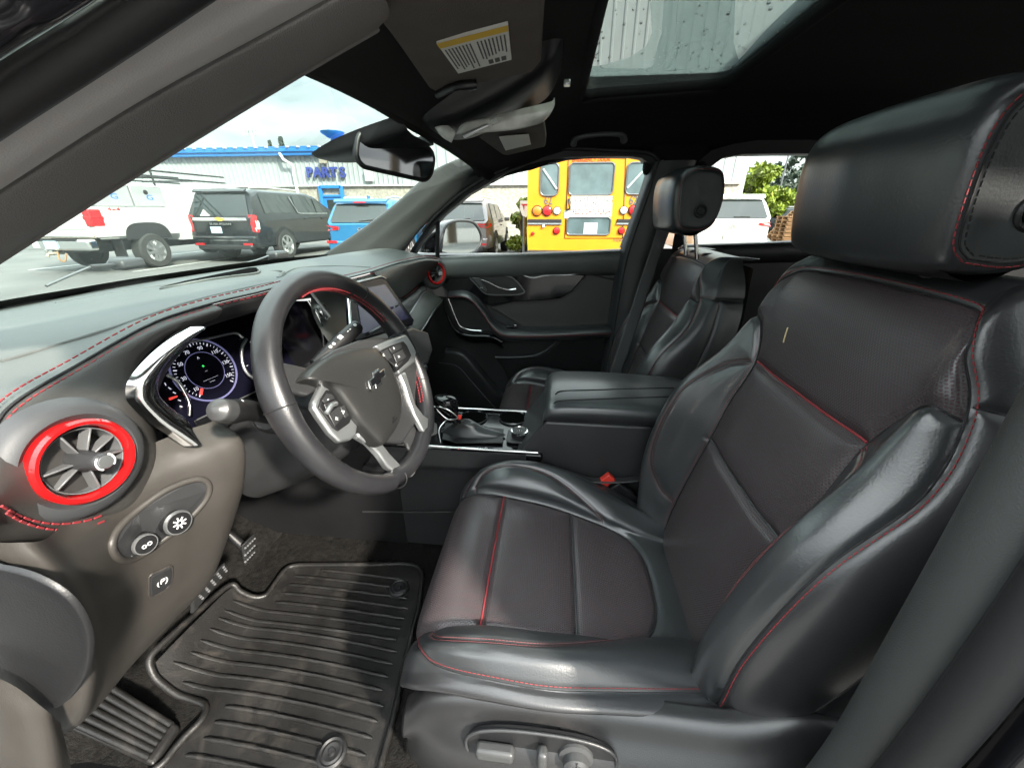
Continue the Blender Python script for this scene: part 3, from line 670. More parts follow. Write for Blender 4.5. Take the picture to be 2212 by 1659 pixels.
prism('warning_label', [at(1078, 297, z=.162), at(1142, 292, z=.162), at(1147, 313, z=.162), at(1092, 326, z=.162)], (0, 0, .002), 'paper', pv)
# ---- overhead console
oc = thing('overhead_console', 'overhead console with two map lights and switches in the headliner', 'roof console', (0, .12, .17))
def ocr(y, z, hw, dp): return [(-hw-.012, y, z+.02), (-hw, y, z), (-hw+.012, y, z-dp*.7), (-hw*.5, y, z-dp), (0, y, z-dp), (hw*.5, y, z-dp), (hw-.012, y, z-dp*.7), (hw, y, z), (hw+.012, y, z+.02)]
surf('console_shell', [ocr(.268, .165, .07, .0), ocr(.25, .168, .095, .018), ocr(.20, .185, .105, .035), ocr(.12, .218, .108, .042), ocr(.05, .247, .108, .038), ocr(.02, .260, .10, .028), ocr(.0, .275, .08, .0)], 'plastic_dark', oc, 30, 36, ang=70)
G = [[(-.1095, .225, .158), (-.1125, .205, .170), (-.106, .19, .178)], [(-.113, .12, .185), (-.1185, .11, .203), (-.114, .10, .214)], [(-.110, .03, .232), (-.113, .026, .248), (-.106, .02, .258)]]
surf('map_light', [[at(985, 290, x=-.115), at(1000, 268, x=-.122), at(1040, 262, x=-.122)], [at(1095, 282, x=-.122), at(1098, 258, x=-.13), at(1110, 240, x=-.13)], [at(1160, 268, x=-.120), at(1180, 245, x=-.128), at(1185, 222, x=-.128)], [at(1185, 250, x=-.116), at(1196, 228, x=-.120), at(1196, 212, x=-.120)]], 'lens', oc, 20, 12, thick=.002)
surf('map_light', [[at(940, 275, x=-.113), at(952, 272, x=-.118), at(968, 272, x=-.118)], [at(955, 295, x=-.113), at(968, 290, x=-.118), at(982, 282, x=-.118)], [at(976, 308, x=-.110), at(980, 298, x=-.115), at(984, 288, x=-.116)]], 'lens', oc, 10, 10, thick=.002)
box('roof_switch', at(1028, 283, x=-.124), (.008, .05, .006), 'satin', oc, rotm('X', -.35), .002)
box('roof_switch', at(1068, 262, x=-.132), (.006, .014, .010), 'lens', oc, rotm('X', -.35), .002)
box('sos_button', at(1225, 180, x=-.06), (.02, .012, .008), 'satin', oc, None, .002)
# ---- rear-view mirror with its housing on the glass
rm = thing('rearview_mirror', 'black rear-view mirror hanging from the top of the windshield', 'mirror', (0, .345, .10))
mc = V3(.0, .345, .110); n_ = V3(-.46, -.885, -.07); n_ /= np.linalg.norm(n_); Bm = basis(n_, (.10, 0, 1))
out_ = [(a+ (.006*(b/.03)), b, 0) for a, b in rrect(.208, .068, .027, 6)]
prism('mirror_back', flat([(a*.97, b*.95, -.022) for a, b, _ in out_], mc, Bm), Bm[:, 2]*.024, 'plastic_dark', rm, .008, 4)
tube('mirror_bezel', flat([(a, b, 0) for a, b, _ in out_], mc, Bm), .005, 'plastic_dark', rm, 10, True)
prism('mirror_glass', flat([(a*.965, b*.90, .001) for a, b, _ in out_], mc, Bm), Bm[:, 2]*.002, 'mirror_dim', rm)
tube('mirror_stem', [mc+V3(.02, .02, 0), mc+V3(.03, .06, .015), V3(.03, .44, .135)], [.012, .011, .016], 'plastic_dark', rm, 12, False, 12)
def hs(t, hw, dp): return [V3(*ws(-hw, t))+V3(0, 0, -.003), V3(*ws(-hw*.85, t))+V3(0, -dp*.5, -dp), V3(*ws(0, t))+V3(0, -dp*.55, -dp*1.1), V3(*ws(hw*.85, t))+V3(0, -dp*.5, -dp), V3(*ws(hw, t))+V3(0, 0, -.003)]
surf('sensor_housing', [hs(.745, .03, .004), hs(.76, .045, .014), hs(.83, .075, .026), hs(.91, .09, .030), hs(1.0, .095, .028)], 'plastic_dark', rm, 24, 24, ang=60)
# ---- grab handle
gh = thing('grab_handle', 'black grab handle folded against the headliner above the passenger window', 'grab handle', (.57, -.1, .22))
hh = [at(1238, 312, x=.56), at(1243, 300, x=.545), at(1262, 294, x=.538), at(1300, 290, x=.535), at(1335, 290, x=.538), at(1346, 296, x=.545), at(1348, 304, x=.56)]
tube('grip', hh, [.012, .010, .008, .0075, .008, .010, .012], 'plastic_grey', gh, 12, False, 40)
surf('handle_recess', [[at(1228, 320, x=.60), at(1290, 308, x=.592), at(1362, 312, x=.60)], [at(1225, 300, x=.585), at(1290, 296, x=.577), at(1368, 296, x=.585)], [at(1240, 286, x=.572), at(1290, 280, x=.565), at(1355, 280, x=.572)]], 'headliner', gh, 8, 16)

# ================================================================== PASSENGER DOOR
PD = thing('front_passenger_door', 'closed front passenger door with black trim, armrest and chrome handle', 'car door', (.72, .1, -.5))
X0 = .715
# window opening outline (x leans in towards the roof)
def leanx(z): return np.interp(z, [-.9, -.16, .18, .25], [.745, .715, .625, .60])
wo_px = [(889, 557), (905, 530), (930, 498), (957, 467), (1013, 421), (1058, 395), (1100, 373), (1142, 357), (1180, 347), (1226, 341), (1300, 339), (1362, 339), (1386, 343), (1400, 355), (1406, 372), (1395, 405), (1366, 475), (1342, 537)]
WO = []
for p in wo_px:
    x = .68
    for _ in range(4): q_ = at(p[0], p[1], x=x); x = leanx(q_[2])
    WO.append(q_)
WO = np.array(WO); cen = WO.mean(0)
fr = np.array([w + (w-cen)/np.linalg.norm(w-cen)*.028 for w in WO])
mb = MB(); n = len(WO)
mb.add(list(WO+V3(-.012, 0, 0))+list(fr+V3(-.014, 0, 0))+list(WO+V3(.05, 0, 0)), [(i, i+1, n+i+1, n+i) for i in range(n-1)]+[(i+1, i, 2*n+i, 2*n+i+1) for i in range(n-1)])
o = mb.build('window_frame', 'rubber', PD, True, 60)
tube('weatherstrip', fr[2:]+V3(-.016, 0, .003), .008, 'rubber', PD, 8, False, 60)
tube('frame_edge', fr[13:]+V3(-.022, -.012, 0), .006, 'plastic_grey', PD, 8, False, 30)
# glass
gl = [tuple(w+V3(.012, 0, 0)) for w in WO]; mk('window_glass', gl, [tuple(range(n))], 'side_glass', PD, False)
d0, d1 = at(948, 470, x=.70), at(946, 556, x=.72); tube('window_divider', [d0+V3(-.012, 0, .01), d1+V3(-.012, 0, -.02)], .009, 'rubber', PD, 8, flat=1.5)
# sill cap
sl_ = A_([(860, 562), (900, 558), (1000, 553), (1100, 549), (1200, 545), (1300, 541), (1345, 539)], [.715]*7)
sl_ = ext(sl_, .6, .3)
surf('door_sill_cap', np.stack([sl_+V3(.03, 0, .0), sl_+V3(.004, 0, .002), sl_+V3(-.018, 0, -.004), sl_+V3(-.030, 0, -.022), sl_+V3(-.030, 0, -.050), sl_+V3(-.020, 0, np.array(0.))*1+np.outer(np.linspace(0, 1, len(sl_)), V3(0, 0, -.012))+V3(0, 0, -.075), sl_+V3(.01, 0, -.10)], 1), 'dash_top', PD, 50, 24, ang=70)
# main panel
G = []
for z, x in ((-.17, .735), (-.25, .733), (-.34, .726), (-.43, .728), (-.52, .733), (-.64, .738), (-.76, .742), (-.9, .745)):
    G.append([(x, y, z) for y in (.80, .6, .45, .3, .15, 0, -.15, -.27, -.30)])
dp = surf('door_panel', G, 'plastic', PD, 30, 40)
# soft insert
def px_poly(pts, x): return [at(a, b, x=x) for a, b in pts]
ins_p = [(1150, 725), (1145, 715), (1060, 664), (1090, 655), (1120, 648), (1165, 646), (1205, 640), (1225, 632), (1250, 610), (1268, 592), (1335, 606), (1330, 650), (1318, 702), (1312, 724), (1200, 724)]
prism('soft_insert', px_poly(ins_p, .716), (.02, 0, 0), 'dash_face', PD, .004, 3)
# gloss trim
gt = [(905, 590), (935, 583), (960, 577), (1060, 583), (1150, 588), (1266, 594), (1255, 607), (1235, 630), (1210, 645), (1165, 650), (1110, 652), (1060, 660), (1000, 648), (930, 640), (890, 640)]
prism('gloss_trim', px_poly(gt, .704), (.022, 0, 0), 'gloss_black', PD, .004, 3)
tube('trim_line', px_poly([(945, 580), (1000, 584), (1080, 590), (1120, 592), (1150, 600), (1180, 595), (1225, 594), (1262, 590)], .701), .0026, 'satin', PD, 6, False, 50)
hb2 = [(1015, 596), (1055, 592), (1095, 596), (1112, 604), (1128, 622), (1132, 632), (1110, 637), (1062, 637), (1045, 632), (1030, 616)]
tube('handle_bezel', px_poly(hb2, .700), .0028, 'satin_dark', PD, 6, True, 60)
prism('handle_recess', px_poly(hb2, .7025), (.01, 0, 0), 'plastic_dark', PD)
tube('door_handle', px_poly([(1040, 604), (1058, 611), (1078, 621), (1100, 626), (1115, 625)], .690), [.004, .006, .0065, .007, .010], 'chrome', PD, 10, False, 30, flat=.8)
prism('lock_switch', px_poly([(1017, 599), (1036, 601), (1052, 628), (1047, 632), (1033, 616)], .696), (.008, 0, 0), 'plastic', PD, .002)
text('lock_symbols', '..', at(1040, 618, x=.6945), np.stack([V3(0, -1, 0), V3(0, 0, 1), V3(-1, 0, 0)], 1), .03, 'print_white', PD, .0003)
# armrest: swept pad falling from the pull to the rest
ar = np.array([at(968, 634, x=.69), at(1000, 634, x=.68), at(1022, 645, x=.672), at(1045, 672, x=.665), at(1065, 700, x=.655), at(1090, 716, x=.65), at(1140, 718, x=.648), at(1220, 716, x=.65), at(1300, 712, x=.655), at(1325, 711, x=.66)])
G = []
for i, p in enumerate(ar):
    w = np.interp(i, [0, 2, 4, 5, 9], [.035, .045, .06, .075, .07]); h = np.interp(i, [0, 2, 4, 9], [.030, .034, .046, .045])
    G.append([p+V3(w, 0, .006), p+V3(w*.5, 0, .008), p+V3(.012, 0, .004), p+V3(-.002, 0, -.010), p+V3(.0, 0, -h*.6), p+V3(.016, 0, -h), p+V3(w, 0, -h*.95)])
arm = surf('armrest', G, 'leather', PD, 90, 24, caps=True, ang=70)
st = spline(np.array([g[3]*.5+g[4]*.5 for g in G])+V3(-.0015, 0, 0), 200); tube('stitching', st, .0011, 'red_thread', arm, 5)
pl_ = px_poly([(968, 645), (975, 662), (985, 688), (995, 705), (1015, 713), (1040, 715)], .668)
tube('pull_trim', pl_, .004, 'chrome', PD, 8, False, 40)
G = [[p+V3(.06, 0, 0), p+V3(.004, 0, -.002), p+V3(.002, 0, -.022), p+V3(.02, 0, -.045), p+V3(.06, 0, -.05)] for p in px_poly([(955, 648), (962, 668), (975, 695), (990, 714), (1015, 722), (1060, 724), (1085, 735)], .668)]
surf('pull_cup', G, 'gloss_black', PD, 40, 16, ang=70)
box('window_switch', at(1105, 706, x=.69), (.02, .05, .008), 'gloss_black', PD, None, .002); box('switch_button', at(1113, 703, x=.685), (.008, .012, .008), 'chrome', PD, None, .002)
# lower pocket
pk = px_poly([(1105, 835), (1085, 790), (1068, 772), (1120, 772), (1160, 770), (1185, 760), (1215, 735), (1230, 728), (1310, 722), (1302, 835)], .722)
prism('pocket_wall', pk, (.018, 0, 0), 'plastic_dark', PD, .003)
tube('pocket_edge', px_poly([(1070, 772), (1115, 772), (1155, 768), (1178, 758), (1200, 740), (1222, 727)], .716), .0042, 'plastic_grey', PD, 8, False, 40)
spk = [at(960, 760, x=.70), at(1000, 768, x=.69), at(1030, 800, x=.685), at(1060, 835, x=.685), at(1090, 868, x=.69)]
surf('speaker_pod', [[p+V3(.05, 0, .01), p+V3(.01, 0, .004), p+V3(0, 0, -.02), p+V3(.004, .03, -.06), p+V3(.01, .08, -.14), p+V3(.03, .12, -.26)] for p in spk], 'plastic', PD, 40, 24, ang=70)
tube('pod_edge', [p+V3(.002, .03, -.055) for p in spk], .002, 'plastic_grey', PD, 6, False, 30)
# door outside skin
box('door_skin', (.80, .17, -.55), (.05, .98, .78), 'black_paint', PD, None, .02)
# exterior mirror
em = thing('door_mirror', 'black exterior door mirror seen through the passenger window', 'mirror', (.93, .42, -.09))
B3 = np.stack([V3(.35, -.94, 0)/1.003, V3(0, 0, 1), V3(-.94, -.35, 0)/1.003], 1)
mn_ = V3(-.60, -.80, .02); mn_ /= np.linalg.norm(mn_); mcq = at(998, 513, x=.97)
def onmir(px, py): d = at(px, py, x=1.)-CAM; return CAM+d*(((mcq-CAM) @ mn_)/(d @ mn_))
q0 = [onmir(a, b) for a, b in ((953, 545), (958, 500), (968, 484), (990, 477), (1020, 480), (1034, 495), (1040, 515), (1034, 535), (1022, 546), (990, 552))]
nrm_ = V3(-.90, -.42, .02)
cq = np.mean(q0, 0)
tube('mirror_rim', [p for p in q0], .007, 'plastic', em, 10, True, 60)
prism('mirror_glass', [p+(cq-p)*.04-mn_*.006 for p in q0], mn_*.006, 'mirror_glass', em)
G = [[p-mn_*.004 for p in q0], [p+V3(.02, .03, 0)+(p-cq)*.06 for p in q0], [cq+(p-cq)*.9+V3(.05, .09, 0) for p in q0], [cq+(p-cq)*.35+V3(.06, .125, 0) for p in q0]]
surf('mirror_shell', G, 'black_paint', em, 20, 40, cu=True, ang=80)
G2 = [[at(905, 552, x=.86), at(910, 520, x=.86), at(930, 500, x=.87), at(945, 498, x=.88)], [at(915, 556, x=.90), at(925, 520, x=.90), at(940, 500, x=.91), at(952, 496, x=.92)], [at(945, 556, x=.93), at(948, 525, x=.95), at(953, 505, x=.96), at(960, 492, x=.97)]]
surf('mirror_arm', G2, 'black_paint', em, 12, 12, thick=.02)
# ================================================================== B PILLARS, REAR DOOR
bp_ = [(1432, 372), (1420, 420), (1380, 540), (1358, 600), (1330, 700), (1305, 815), (1290, 880)]
bl = ext(A_([(1408, 372), (1396, 410), (1355, 530), (1338, 600), (1322, 700), (1305, 815), (1295, 900)], [.60, .605, .635, .648, .655, .66, .665]), .6, .3)
br = bl+V3(.0, -.14, 0)
G = [[a+V3(.06, .01, 0), a+V3(.012, .0, 0), a+V3(-.006, -.018, 0), .5*(a+b)+V3(-.018, 0, 0), b+V3(-.006, .01, 0), b+V3(.05, 0, 0)] for a, b in zip(bl, br)]
bpt = surf('pillar_trim', G, 'plastic', CAB, 40, 24, ang=70)
tube('pillar_seam', [p+V3(-.004, -.012, 0) for p in bl], .003, 'rubber', CAB, 6, False, 40)
box('pillar_header', (.655, -.405, .175), (.075, .215, .12), 'headliner', CAB, None, .025)
tube('roof_rail', [(.665, .30, .165), (.665, .05, .205), (.665, -.4, .225), (.665, -1.0, .215), (.66, -1.6, .17)], .034, 'headliner', CAB, 10, False, 30)
# seat belt
sb = thing('seat_belt', 'grey woven passenger seat belt running down the door pillar', 'seat belt', (.6, -.35, -.4))
bt = [q_+V3(0, .012, 0) for q_ in (at(1440, 470, x=.60), at(1425, 520, x=.585), at(1398, 600, x=.55), at(1372, 680, x=.515), at(1345, 760, x=.495), at(1325, 820, x=.485), at(1310, 880, x=.48))]
bw = V3(.012, -.046, -.004)
surf('webbing', [[p+V3(0, .010, 0), p+V3(0, .010, 0)+bw*.5, p+V3(0, .010, 0)+bw] for p in bt], 'belt', sb, 40, 8, thick=.0015)
box('belt_guide', bt[0]+V3(.012, -.012, .01), (.02, .075, .035), 'plastic_dark', sb, None, .006)
# rear passenger door
RD = thing('rear_passenger_door', 'closed rear door with dark trim panel behind the passenger seat', 'car door', (.72, -.7, -.5))
rw = [(1475, 528), (1490, 470), (1512, 400), (1535, 360), (1560, 342), (1600, 335), (1680, 333), (1760, 333), (1840, 350), (1880, 400), (1885, 470), (1880, 522)]
RW = []
for p in rw:
    x = .68
    for _ in range(4): q_ = at(p[0], p[1], x=x); x = leanx(q_[2])
    RW.append(q_)
RW = np.array(RW); cen = RW.mean(0); fr2 = np.array([w+(w-cen)/np.linalg.norm(w-cen)*.05 for w in RW]); n = len(RW)
mb = MB(); mb.add(list(RW+V3(-.012, 0, 0))+list(fr2+V3(-.014, 0, 0))+list(RW+V3(.05, 0, 0)), [(i, i+1, n+i+1, n+i) for i in range(n-1)]+[(i+1, i, 2*n+i, 2*n+i+1) for i in range(n-1)])
mb.build('window_frame', 'rubber', RD, True, 60)
mk('window_glass', [tuple(w+V3(.012, 0, 0)) for w in RW], [tuple(range(n))], 'side_glass', RD, False)
sl2 = A_([(1470, 530), (1560, 527), (1650, 524), (1740, 521), (1900, 519)], [.715]*5)
surf('door_sill_cap', np.stack([sl2+V3(.03, 0, 0), sl2+V3(0, 0, .002), sl2+V3(-.02, 0, -.006), sl2+V3(-.028, 0, -.03), sl2+V3(-.02, 0, -.06), sl2+V3(.02, 0, -.08)], 1), 'plastic', RD, 20, 20, ang=70)
G = [[(x, y, z) for y in (-.36, -.6, -.9, -1.3)] for z, x in ((-.13, .735), (-.25, .728), (-.4, .73), (-.6, .735), (-.9, .74))]
surf('door_panel', G, 'plastic_dark', RD, 20, 20)
tube('trim_line', A_([(1560, 555), (1640, 560), (1720, 552), (1780, 545)], [.70]*4), .003, 'satin_dark', RD, 6, False, 20)
tube('door_handle', A_([(1580, 597), (1600, 592), (1612, 600), (1605, 612)], [.70]*4), [.004, .007, .009, .005], 'chrome', RD, 10, False, 20)
box('door_skin', (.80, -.85, -.55), (.05, .98, .82), 'black_paint', RD, None, .02)
# shell behind the doors: quarter panel, tail
for s in (-1, 1):
    box('quarter_panel', (s*.76, -1.72, -.42), (.06, .70, 1.05), 'plastic_dark', CAB, None, .02)
box('tail_panel', (0, -2.05, -.55), (1.5, .05, .80), 'plastic_dark', CAB)
# driver-side B pillar, front face towards the opening
sec = [(-.655, -.40), (-.668, -.335), (-.680, -.300), (-.693, -.287), (-.708, -.284), (-.722, -.289), (-.731, -.300)]
G = [[(x+np.interp(z, [-.9, -.2, .2], [-.01, .0, .055]), y+np.interp(z, [-.9, -.5, -.2, .2], [.045, .0, .0, -.04]), z) for x, y in sec] for z in (-.90, -.7, -.5, -.3, -.1, .05, .2)]
surf('pillar_trim', G, 'bpillar_trim', CAB, 40, 40, ang=70)
ln = [(np.interp(z, [-.9, -.2, .2], [-.752, -.743, -.683]), -.300+np.interp(z, [-.9, -.5, -.2, .2], [.05, .01, .0, -.04]), z) for z in (-.92, -.7, -.5, -.3, -.1, .1, .22)]
tube('weatherstrip', ln, .015, 'rubber', CAB, 12, False, 40)
G = [[(x+np.interp(z, [-.9, -.2, .2], [0, .0, .06]), y+np.interp(z, [-.9, -.5, -.2, .2], [.05, .0, .0, -.04]), z) for x, y in ((-.752, -.315), (-.768, -.312), (-.782, -.322), (-.830, -.338), (-.860, -.338), (-.885, -.352), (-.90, -.40))] for z in (-1.0, -.7, -.5, -.3, -.1, .05, .2)]
surf('pillar_metal', G, 'black_paint', CAB, 30, 30, ang=60)
box('striker_plate', (-.845, -.336, -.36), (.03, .004, .07), 'satin', CAB, None, .004)
# driver rear door (closed) and sill
DR = thing('rear_driver_door', 'closed rear door behind the driver seat on the near side', 'car door', (-.74, -.9, -.5))
box('door_panel', (-.76, -.86, -.55), (.06, .92, .80), 'plastic_dark', DR, None, .02)
mk('window_glass', [(-.73, -.42, -.14), (-.73, -1.30, -.12), (-.66, -1.2, .16), (-.66, -.45, .16)], [(0, 1, 2, 3)], 'roof_glass', DR, False)
# door sill of the driver opening
G = [[(x, y, z) for y in (-.42, -.2, .1, .4, .7, .95)] for x, z in ((-.655, -.905), (-.675, -.885), (-.70, -.865), (-.735, -.862), (-.765, -.875), (-.80, -.93), (-.84, -.98), (-.90, -1.02))]
surf('door_sill', G, 'plastic', CAB, 24, 24, ang=60)

# the driver door, swung open to the left of the opening
OD = thing('open_driver_door', 'open front driver door beside the seat, just left of the picture', 'car door', (-.90, .78, -.5))
hv = V3(-.86, -.51, 0); hn = V3(.51, -.86, 0)
def odp(s_, z, o_=0.): return V3(-.93, .86, 0)+hv*s_+hn*o_+V3(0, 0, z)
surf('door_panel', [[odp(s_, z, o_) for s_ in (0, .3, .6, .9, 1.12)] for z, o_ in ((-.16, .02), (-.20, .035), (-.32, .03), (-.42, .04), (-.48, .075), (-.54, .05), (-.75, .035), (-.95, .0))], 'plastic_dark', OD, 24, 20)
surf('door_skin', [[odp(s_, z, o_) for s_ in (0, .3, .6, .9, 1.12)] for z, o_ in ((-.14, -.03), (-.3, -.07), (-.6, -.09), (-.95, -.06))], 'black_paint', OD, 16, 20)
tube('window_frame', [odp(0, -.15), odp(.25, -.02), odp(.55, .12), odp(.95, .17), odp(1.08, .12), odp(1.12, -.15)], .018, 'rubber', OD, 8, False, 30)
# ================================================================== DASHBOARD
DA = thing('dashboard', 'dark grey dashboard with red double stitching and round red-ringed vents', 'dashboard', (0, .6, -.5))
def cast(o_or_b, px, py, lift=0.):
    d = at(px, py, x=1.0)-CAM; d = Vector(d/np.linalg.norm(d)); h = o_or_b.ray_cast(Vector(CAM), d)
    if h[0] is None: return None
    n = np.array(h[1]); n = n if n @ np.array(d) < 0 else -n
    return np.array(h[0])+n*lift, n
def bvh_of(G, nv, nu):
    P = surf_pts(G, nv, nu).reshape(-1, 3); return BVHTree.FromPolygons([tuple(p) for p in P], [tuple(f) for f in gridfaces(nv, nu)])
EX = [-.745, -.70, -.66, -.58, -.50, -.44, -.38, -.30, -.22, -.10, .10, .30, .50, .60, .66, .70]
EY = [.44, .475, .50, .525, .507, .473, .446, .45, .47, .50, .50, .50, .49, .478, .465, .46]
EZ = [-.208, -.185, -.166, -.156, -.130, -.117, -.112, -.113, -.125, -.143, -.15, -.15, -.155, -.163, -.175, -.19]
E_ = np.array(list(zip(EX, EY, EZ)))
rows = []
for k in range(7):
    row = []
    for x, y, z in E_:
        yb = np.interp(abs(x), [0, .3, .5, .62, .70, .75], [1.13, 1.095, 1.035, .935, .865, .80]); zb = -.176
        top = -.128 if abs(x) < .6 else -.128-(abs(x)-.6)*.35
        t_ = [0, .22, .42, .62, .82, .95, 1][k]
        zz = [zb, -.158+.0*x, (top-.018), top, (top*.5+z*.5)+.004, z+.004, z][k]
        # dished tray between the rear hump and the cluster hood
        if k in (1, 2) and -.35 < x < .45: zz -= .004
        row.append((x, yb+(y-yb)*t_, zz))
    rows.append(row)
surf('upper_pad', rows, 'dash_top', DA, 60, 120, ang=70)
bd = bvh_of(rows, 60, 120)
# raised rib lines and speaker grille on the pad
def onpad(pts, lift=.001): return np.array([q_[0] for q_ in (cast(bd, a, b, lift) for a, b in pts) if q_])
gr_ = np.array([at(a, b, z=-.131) for a, b in [(345, 618), (395, 596), (470, 586), (540, 581), (556, 585), (558, 594), (500, 604), (430, 613)]])
gr_[:, 2] = [bd.ray_cast(Vector((p[0], p[1], .1)), Vector((0, 0, -1)))[0].z+.0015 for p in gr_]
o = mk('speaker_grille', list(gr_)+list(gr_+V3(0, 0, .003)), [tuple(range(8, 16))]+[(i, (i+1) % 8, 8+(i+1) % 8, 8+i) for i in range(8)], 'cup_shade_and_grille_black', DA, False)
tube('grille_rim', gr_, .0025, 'dash_top', DA, 6, True, 60)
for a_ in ([(120, 655), (330, 620), (480, 575), (570, 572), (592, 585), (600, 600)], [(0, 780), (120, 745), (250, 705), (400, 655), (520, 625), (590, 610)], [(600, 600), (640, 580), (720, 575), (800, 578)]):
    tube('pad_crease', onpad(a_, -.0015), .0035, 'dash_top', DA, 8, False, 50) if len(onpad(a_)) > 2 else None

# stitched edge
ed = spline(E_, 400)
for dz, dy in ((-.006, -.002), (.0045, .006)): stitches('stitching', ed+V3(0, dy-.001, dz+.003), 'red_thread', DA, ln=.006, gap=.003, r=.0009)
tube('seam', ed+V3(0, 0, .001), .0016, 'black_seam', DA, 6)
# ---- left face with the vent bulge
LE = E_[:6]
G = []
for i, (x, y, z) in enumerate(LE):
    yv = np.interp(x, [-.745, -.70, -.64, -.58, -.54, -.50, -.44], [.455, .466, .476, .488, .525, .56, .60])
    zb = np.interp(x, [-.745, -.66, -.58, -.50, -.44], [-.262, -.315, -.330, -.315, -.30])
    G.append([(x, y, z), (x, y-.010, z-.012), (x, (y+yv)/2-.012, z*.7+zb*.3), (x, yv-.004, z*.35+zb*.65), (x, yv+.004, zb+.012), (x, yv+.022, zb-.004)])
G = np.array(G).transpose(1, 0, 2)
Gl = np.array([np.array(r_) for r_ in G])
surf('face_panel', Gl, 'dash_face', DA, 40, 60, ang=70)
bf = bvh_of(Gl, 40, 60)
lo = [cast(bf, a, b, .001) for a, b in ((2, 1100), (40, 1120), (90, 1134), (140, 1136), (190, 1128), (228, 1114))]
lo = np.array([q_[0] for q_ in lo if q_])
if len(lo) > 3:
    sp = spline(lo, 120)
    for dz in (.0035, -.004): stitches('stitching', sp+V3(0, -.0012, dz), 'red_thread', DA, ln=.007, gap=.0035, r=.0011)
def round_vent(c, n_, r, nm):
    B = basis(n_); rg = lathe(nm+'_bezel', [(r*1.62, -.018), (r*1.52, -.008), (r*1.38, -.002), (r*1.20, .000), (r*1.06, -.005)], c, n_, 'vent_bezel', DA, 64, cap=False)
    lathe(nm+'_ring', [(r*1.08, -.006), (r*1.08, .004), (r*1.02, .0070), (r*.95, .0070), (r*.895, .003), (r*.87, -.012)], c, n_, 'red_ring', DA, 64, cap=False)
    lathe(nm+'_cup', [(r*.89, -.004), (r*.86, -.010), (r*.84, -.035), (r*.6, -.045), (.0001, -.046)], c, n_, 'plastic_dark', DA, 48, cap=False)
    lathe(nm+'_barrel', [(r*.85, -.002), (r*.84, .0005), (r*.815, .0), (r*.80, -.020)], c, n_, 'plastic_grey', DA, 48, cap=False)
    for a in (60, 103, 172, 205, 268, 345, 20):
        d_ = B[:, 0]*math.cos(R(a))+B[:, 1]*math.sin(R(a))
        p0, p1 = c+d_*r*.2+B[:, 2]*-.006, c+d_*r*.82+B[:, 2]*-.004
        t3 = np.cross(d_, B[:, 2]); box(nm+'_vane', (p0+p1)/2, (np.linalg.norm(p1-p0), .0022 if r > .05 else .002, .014), 'plastic_grey', DA, np.stack([d_, t3, B[:, 2]], 1), .0006, 1)
    k = lathe(nm+'_knob', [(r*.27, -.02), (r*.27, .002), (r*.235, .006), (r*.23, .020), (r*.215, .024), (r*.18, .0255), (.0001, .0255)], c, n_, 'plastic', DA, 32, cap=False)
    lathe('knob_cap', [(r*.165, .0258), (r*.16, .0272), (.0001, .0274)], c, n_, 'satin', k, 32, cap=False)
    tube('knob_mark', [c+B[:, 0]*r*.2*math.cos(q_)+B[:, 1]*r*.2*math.sin(q_)+B[:, 2]*.0258 for q_ in np.linspace(2.2, 4.1, 9)], .0009, 'print_white', k, 5)
    tube('knob_mark', [c+B[:, 0]*r*.2*math.cos(q_)+B[:, 1]*r*.2*math.sin(q_)+B[:, 2]*.0258 for q_ in np.linspace(-.9, .9, 9)], .0009, 'print_white', k, 5)
round_vent(V3(-.656, .4585, -.2265), V3(-.06, -1, .06), .0390, 'vent')
round_vent(V3(.632, .472, -.224), V3(-.55, -.83, .05), .040, 'vent')
# ---- knee panel
KX = [-.745, -.738, -.70, -.64, -.58, -.53, -.495, -.475]
KZ = [-.270, -.30, -.36, -.42, -.50, -.57, -.610, -.63]
KY = [[.56, .435, .46, .505, .505, .490, .480, .50], [.56, .43, .452, .480, .472, .452, .442, .48], [.56, .435, .458, .488, .474, .452, .455, .50], [.58, .452, .478, .505, .492, .472, .485, .53],
      [.62, .495, .518, .538, .528, .512, .535, .58], [.66, .545, .560, .568, .562, .555, .585, .63], [.65, .59, .595, .597, .595, .60, .63, .67], [.70, .63, .63, .63, .63, .64, .67, .71]]
KG = [[(x, KY[j][i], z+(.035 if i == 0 else .03*(x < -.71)) -.06*(max(0, -.60-x)) + (0 if x < -.5 else -.004)) for i, x in enumerate(KX)] for j, z in enumerate(KZ)]
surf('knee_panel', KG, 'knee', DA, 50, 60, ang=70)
bk = bvh_of(KG, 50, 60)
def onk(pts, lift=0.): return np.array([cast(bk, a, b, lift)[0] for a, b in pts if cast(bk, a, b)])
sw = [(447, 1042), (450, 1060), (438, 1085), (400, 1125), (350, 1165), (300, 1200), (270, 1210), (247, 1202), (237, 1178), (250, 1145), (290, 1105), (350, 1062), (400, 1040), (430, 1034)]
pt = onk(sw, .0015); cn = pt.mean(0); nn_ = cast(bk, 345, 1122)[1]
tube('switch_bezel', pt, .0042, 'knee', DA, 8, True, 80)
wv = [p+(cn-p)*.06 for p in pt]; mk('switch_plate', [tuple(p+nn_*.0012) for p in spline(np.array(wv), 56, True)], [tuple(range(56))], 'plastic', DA, False)
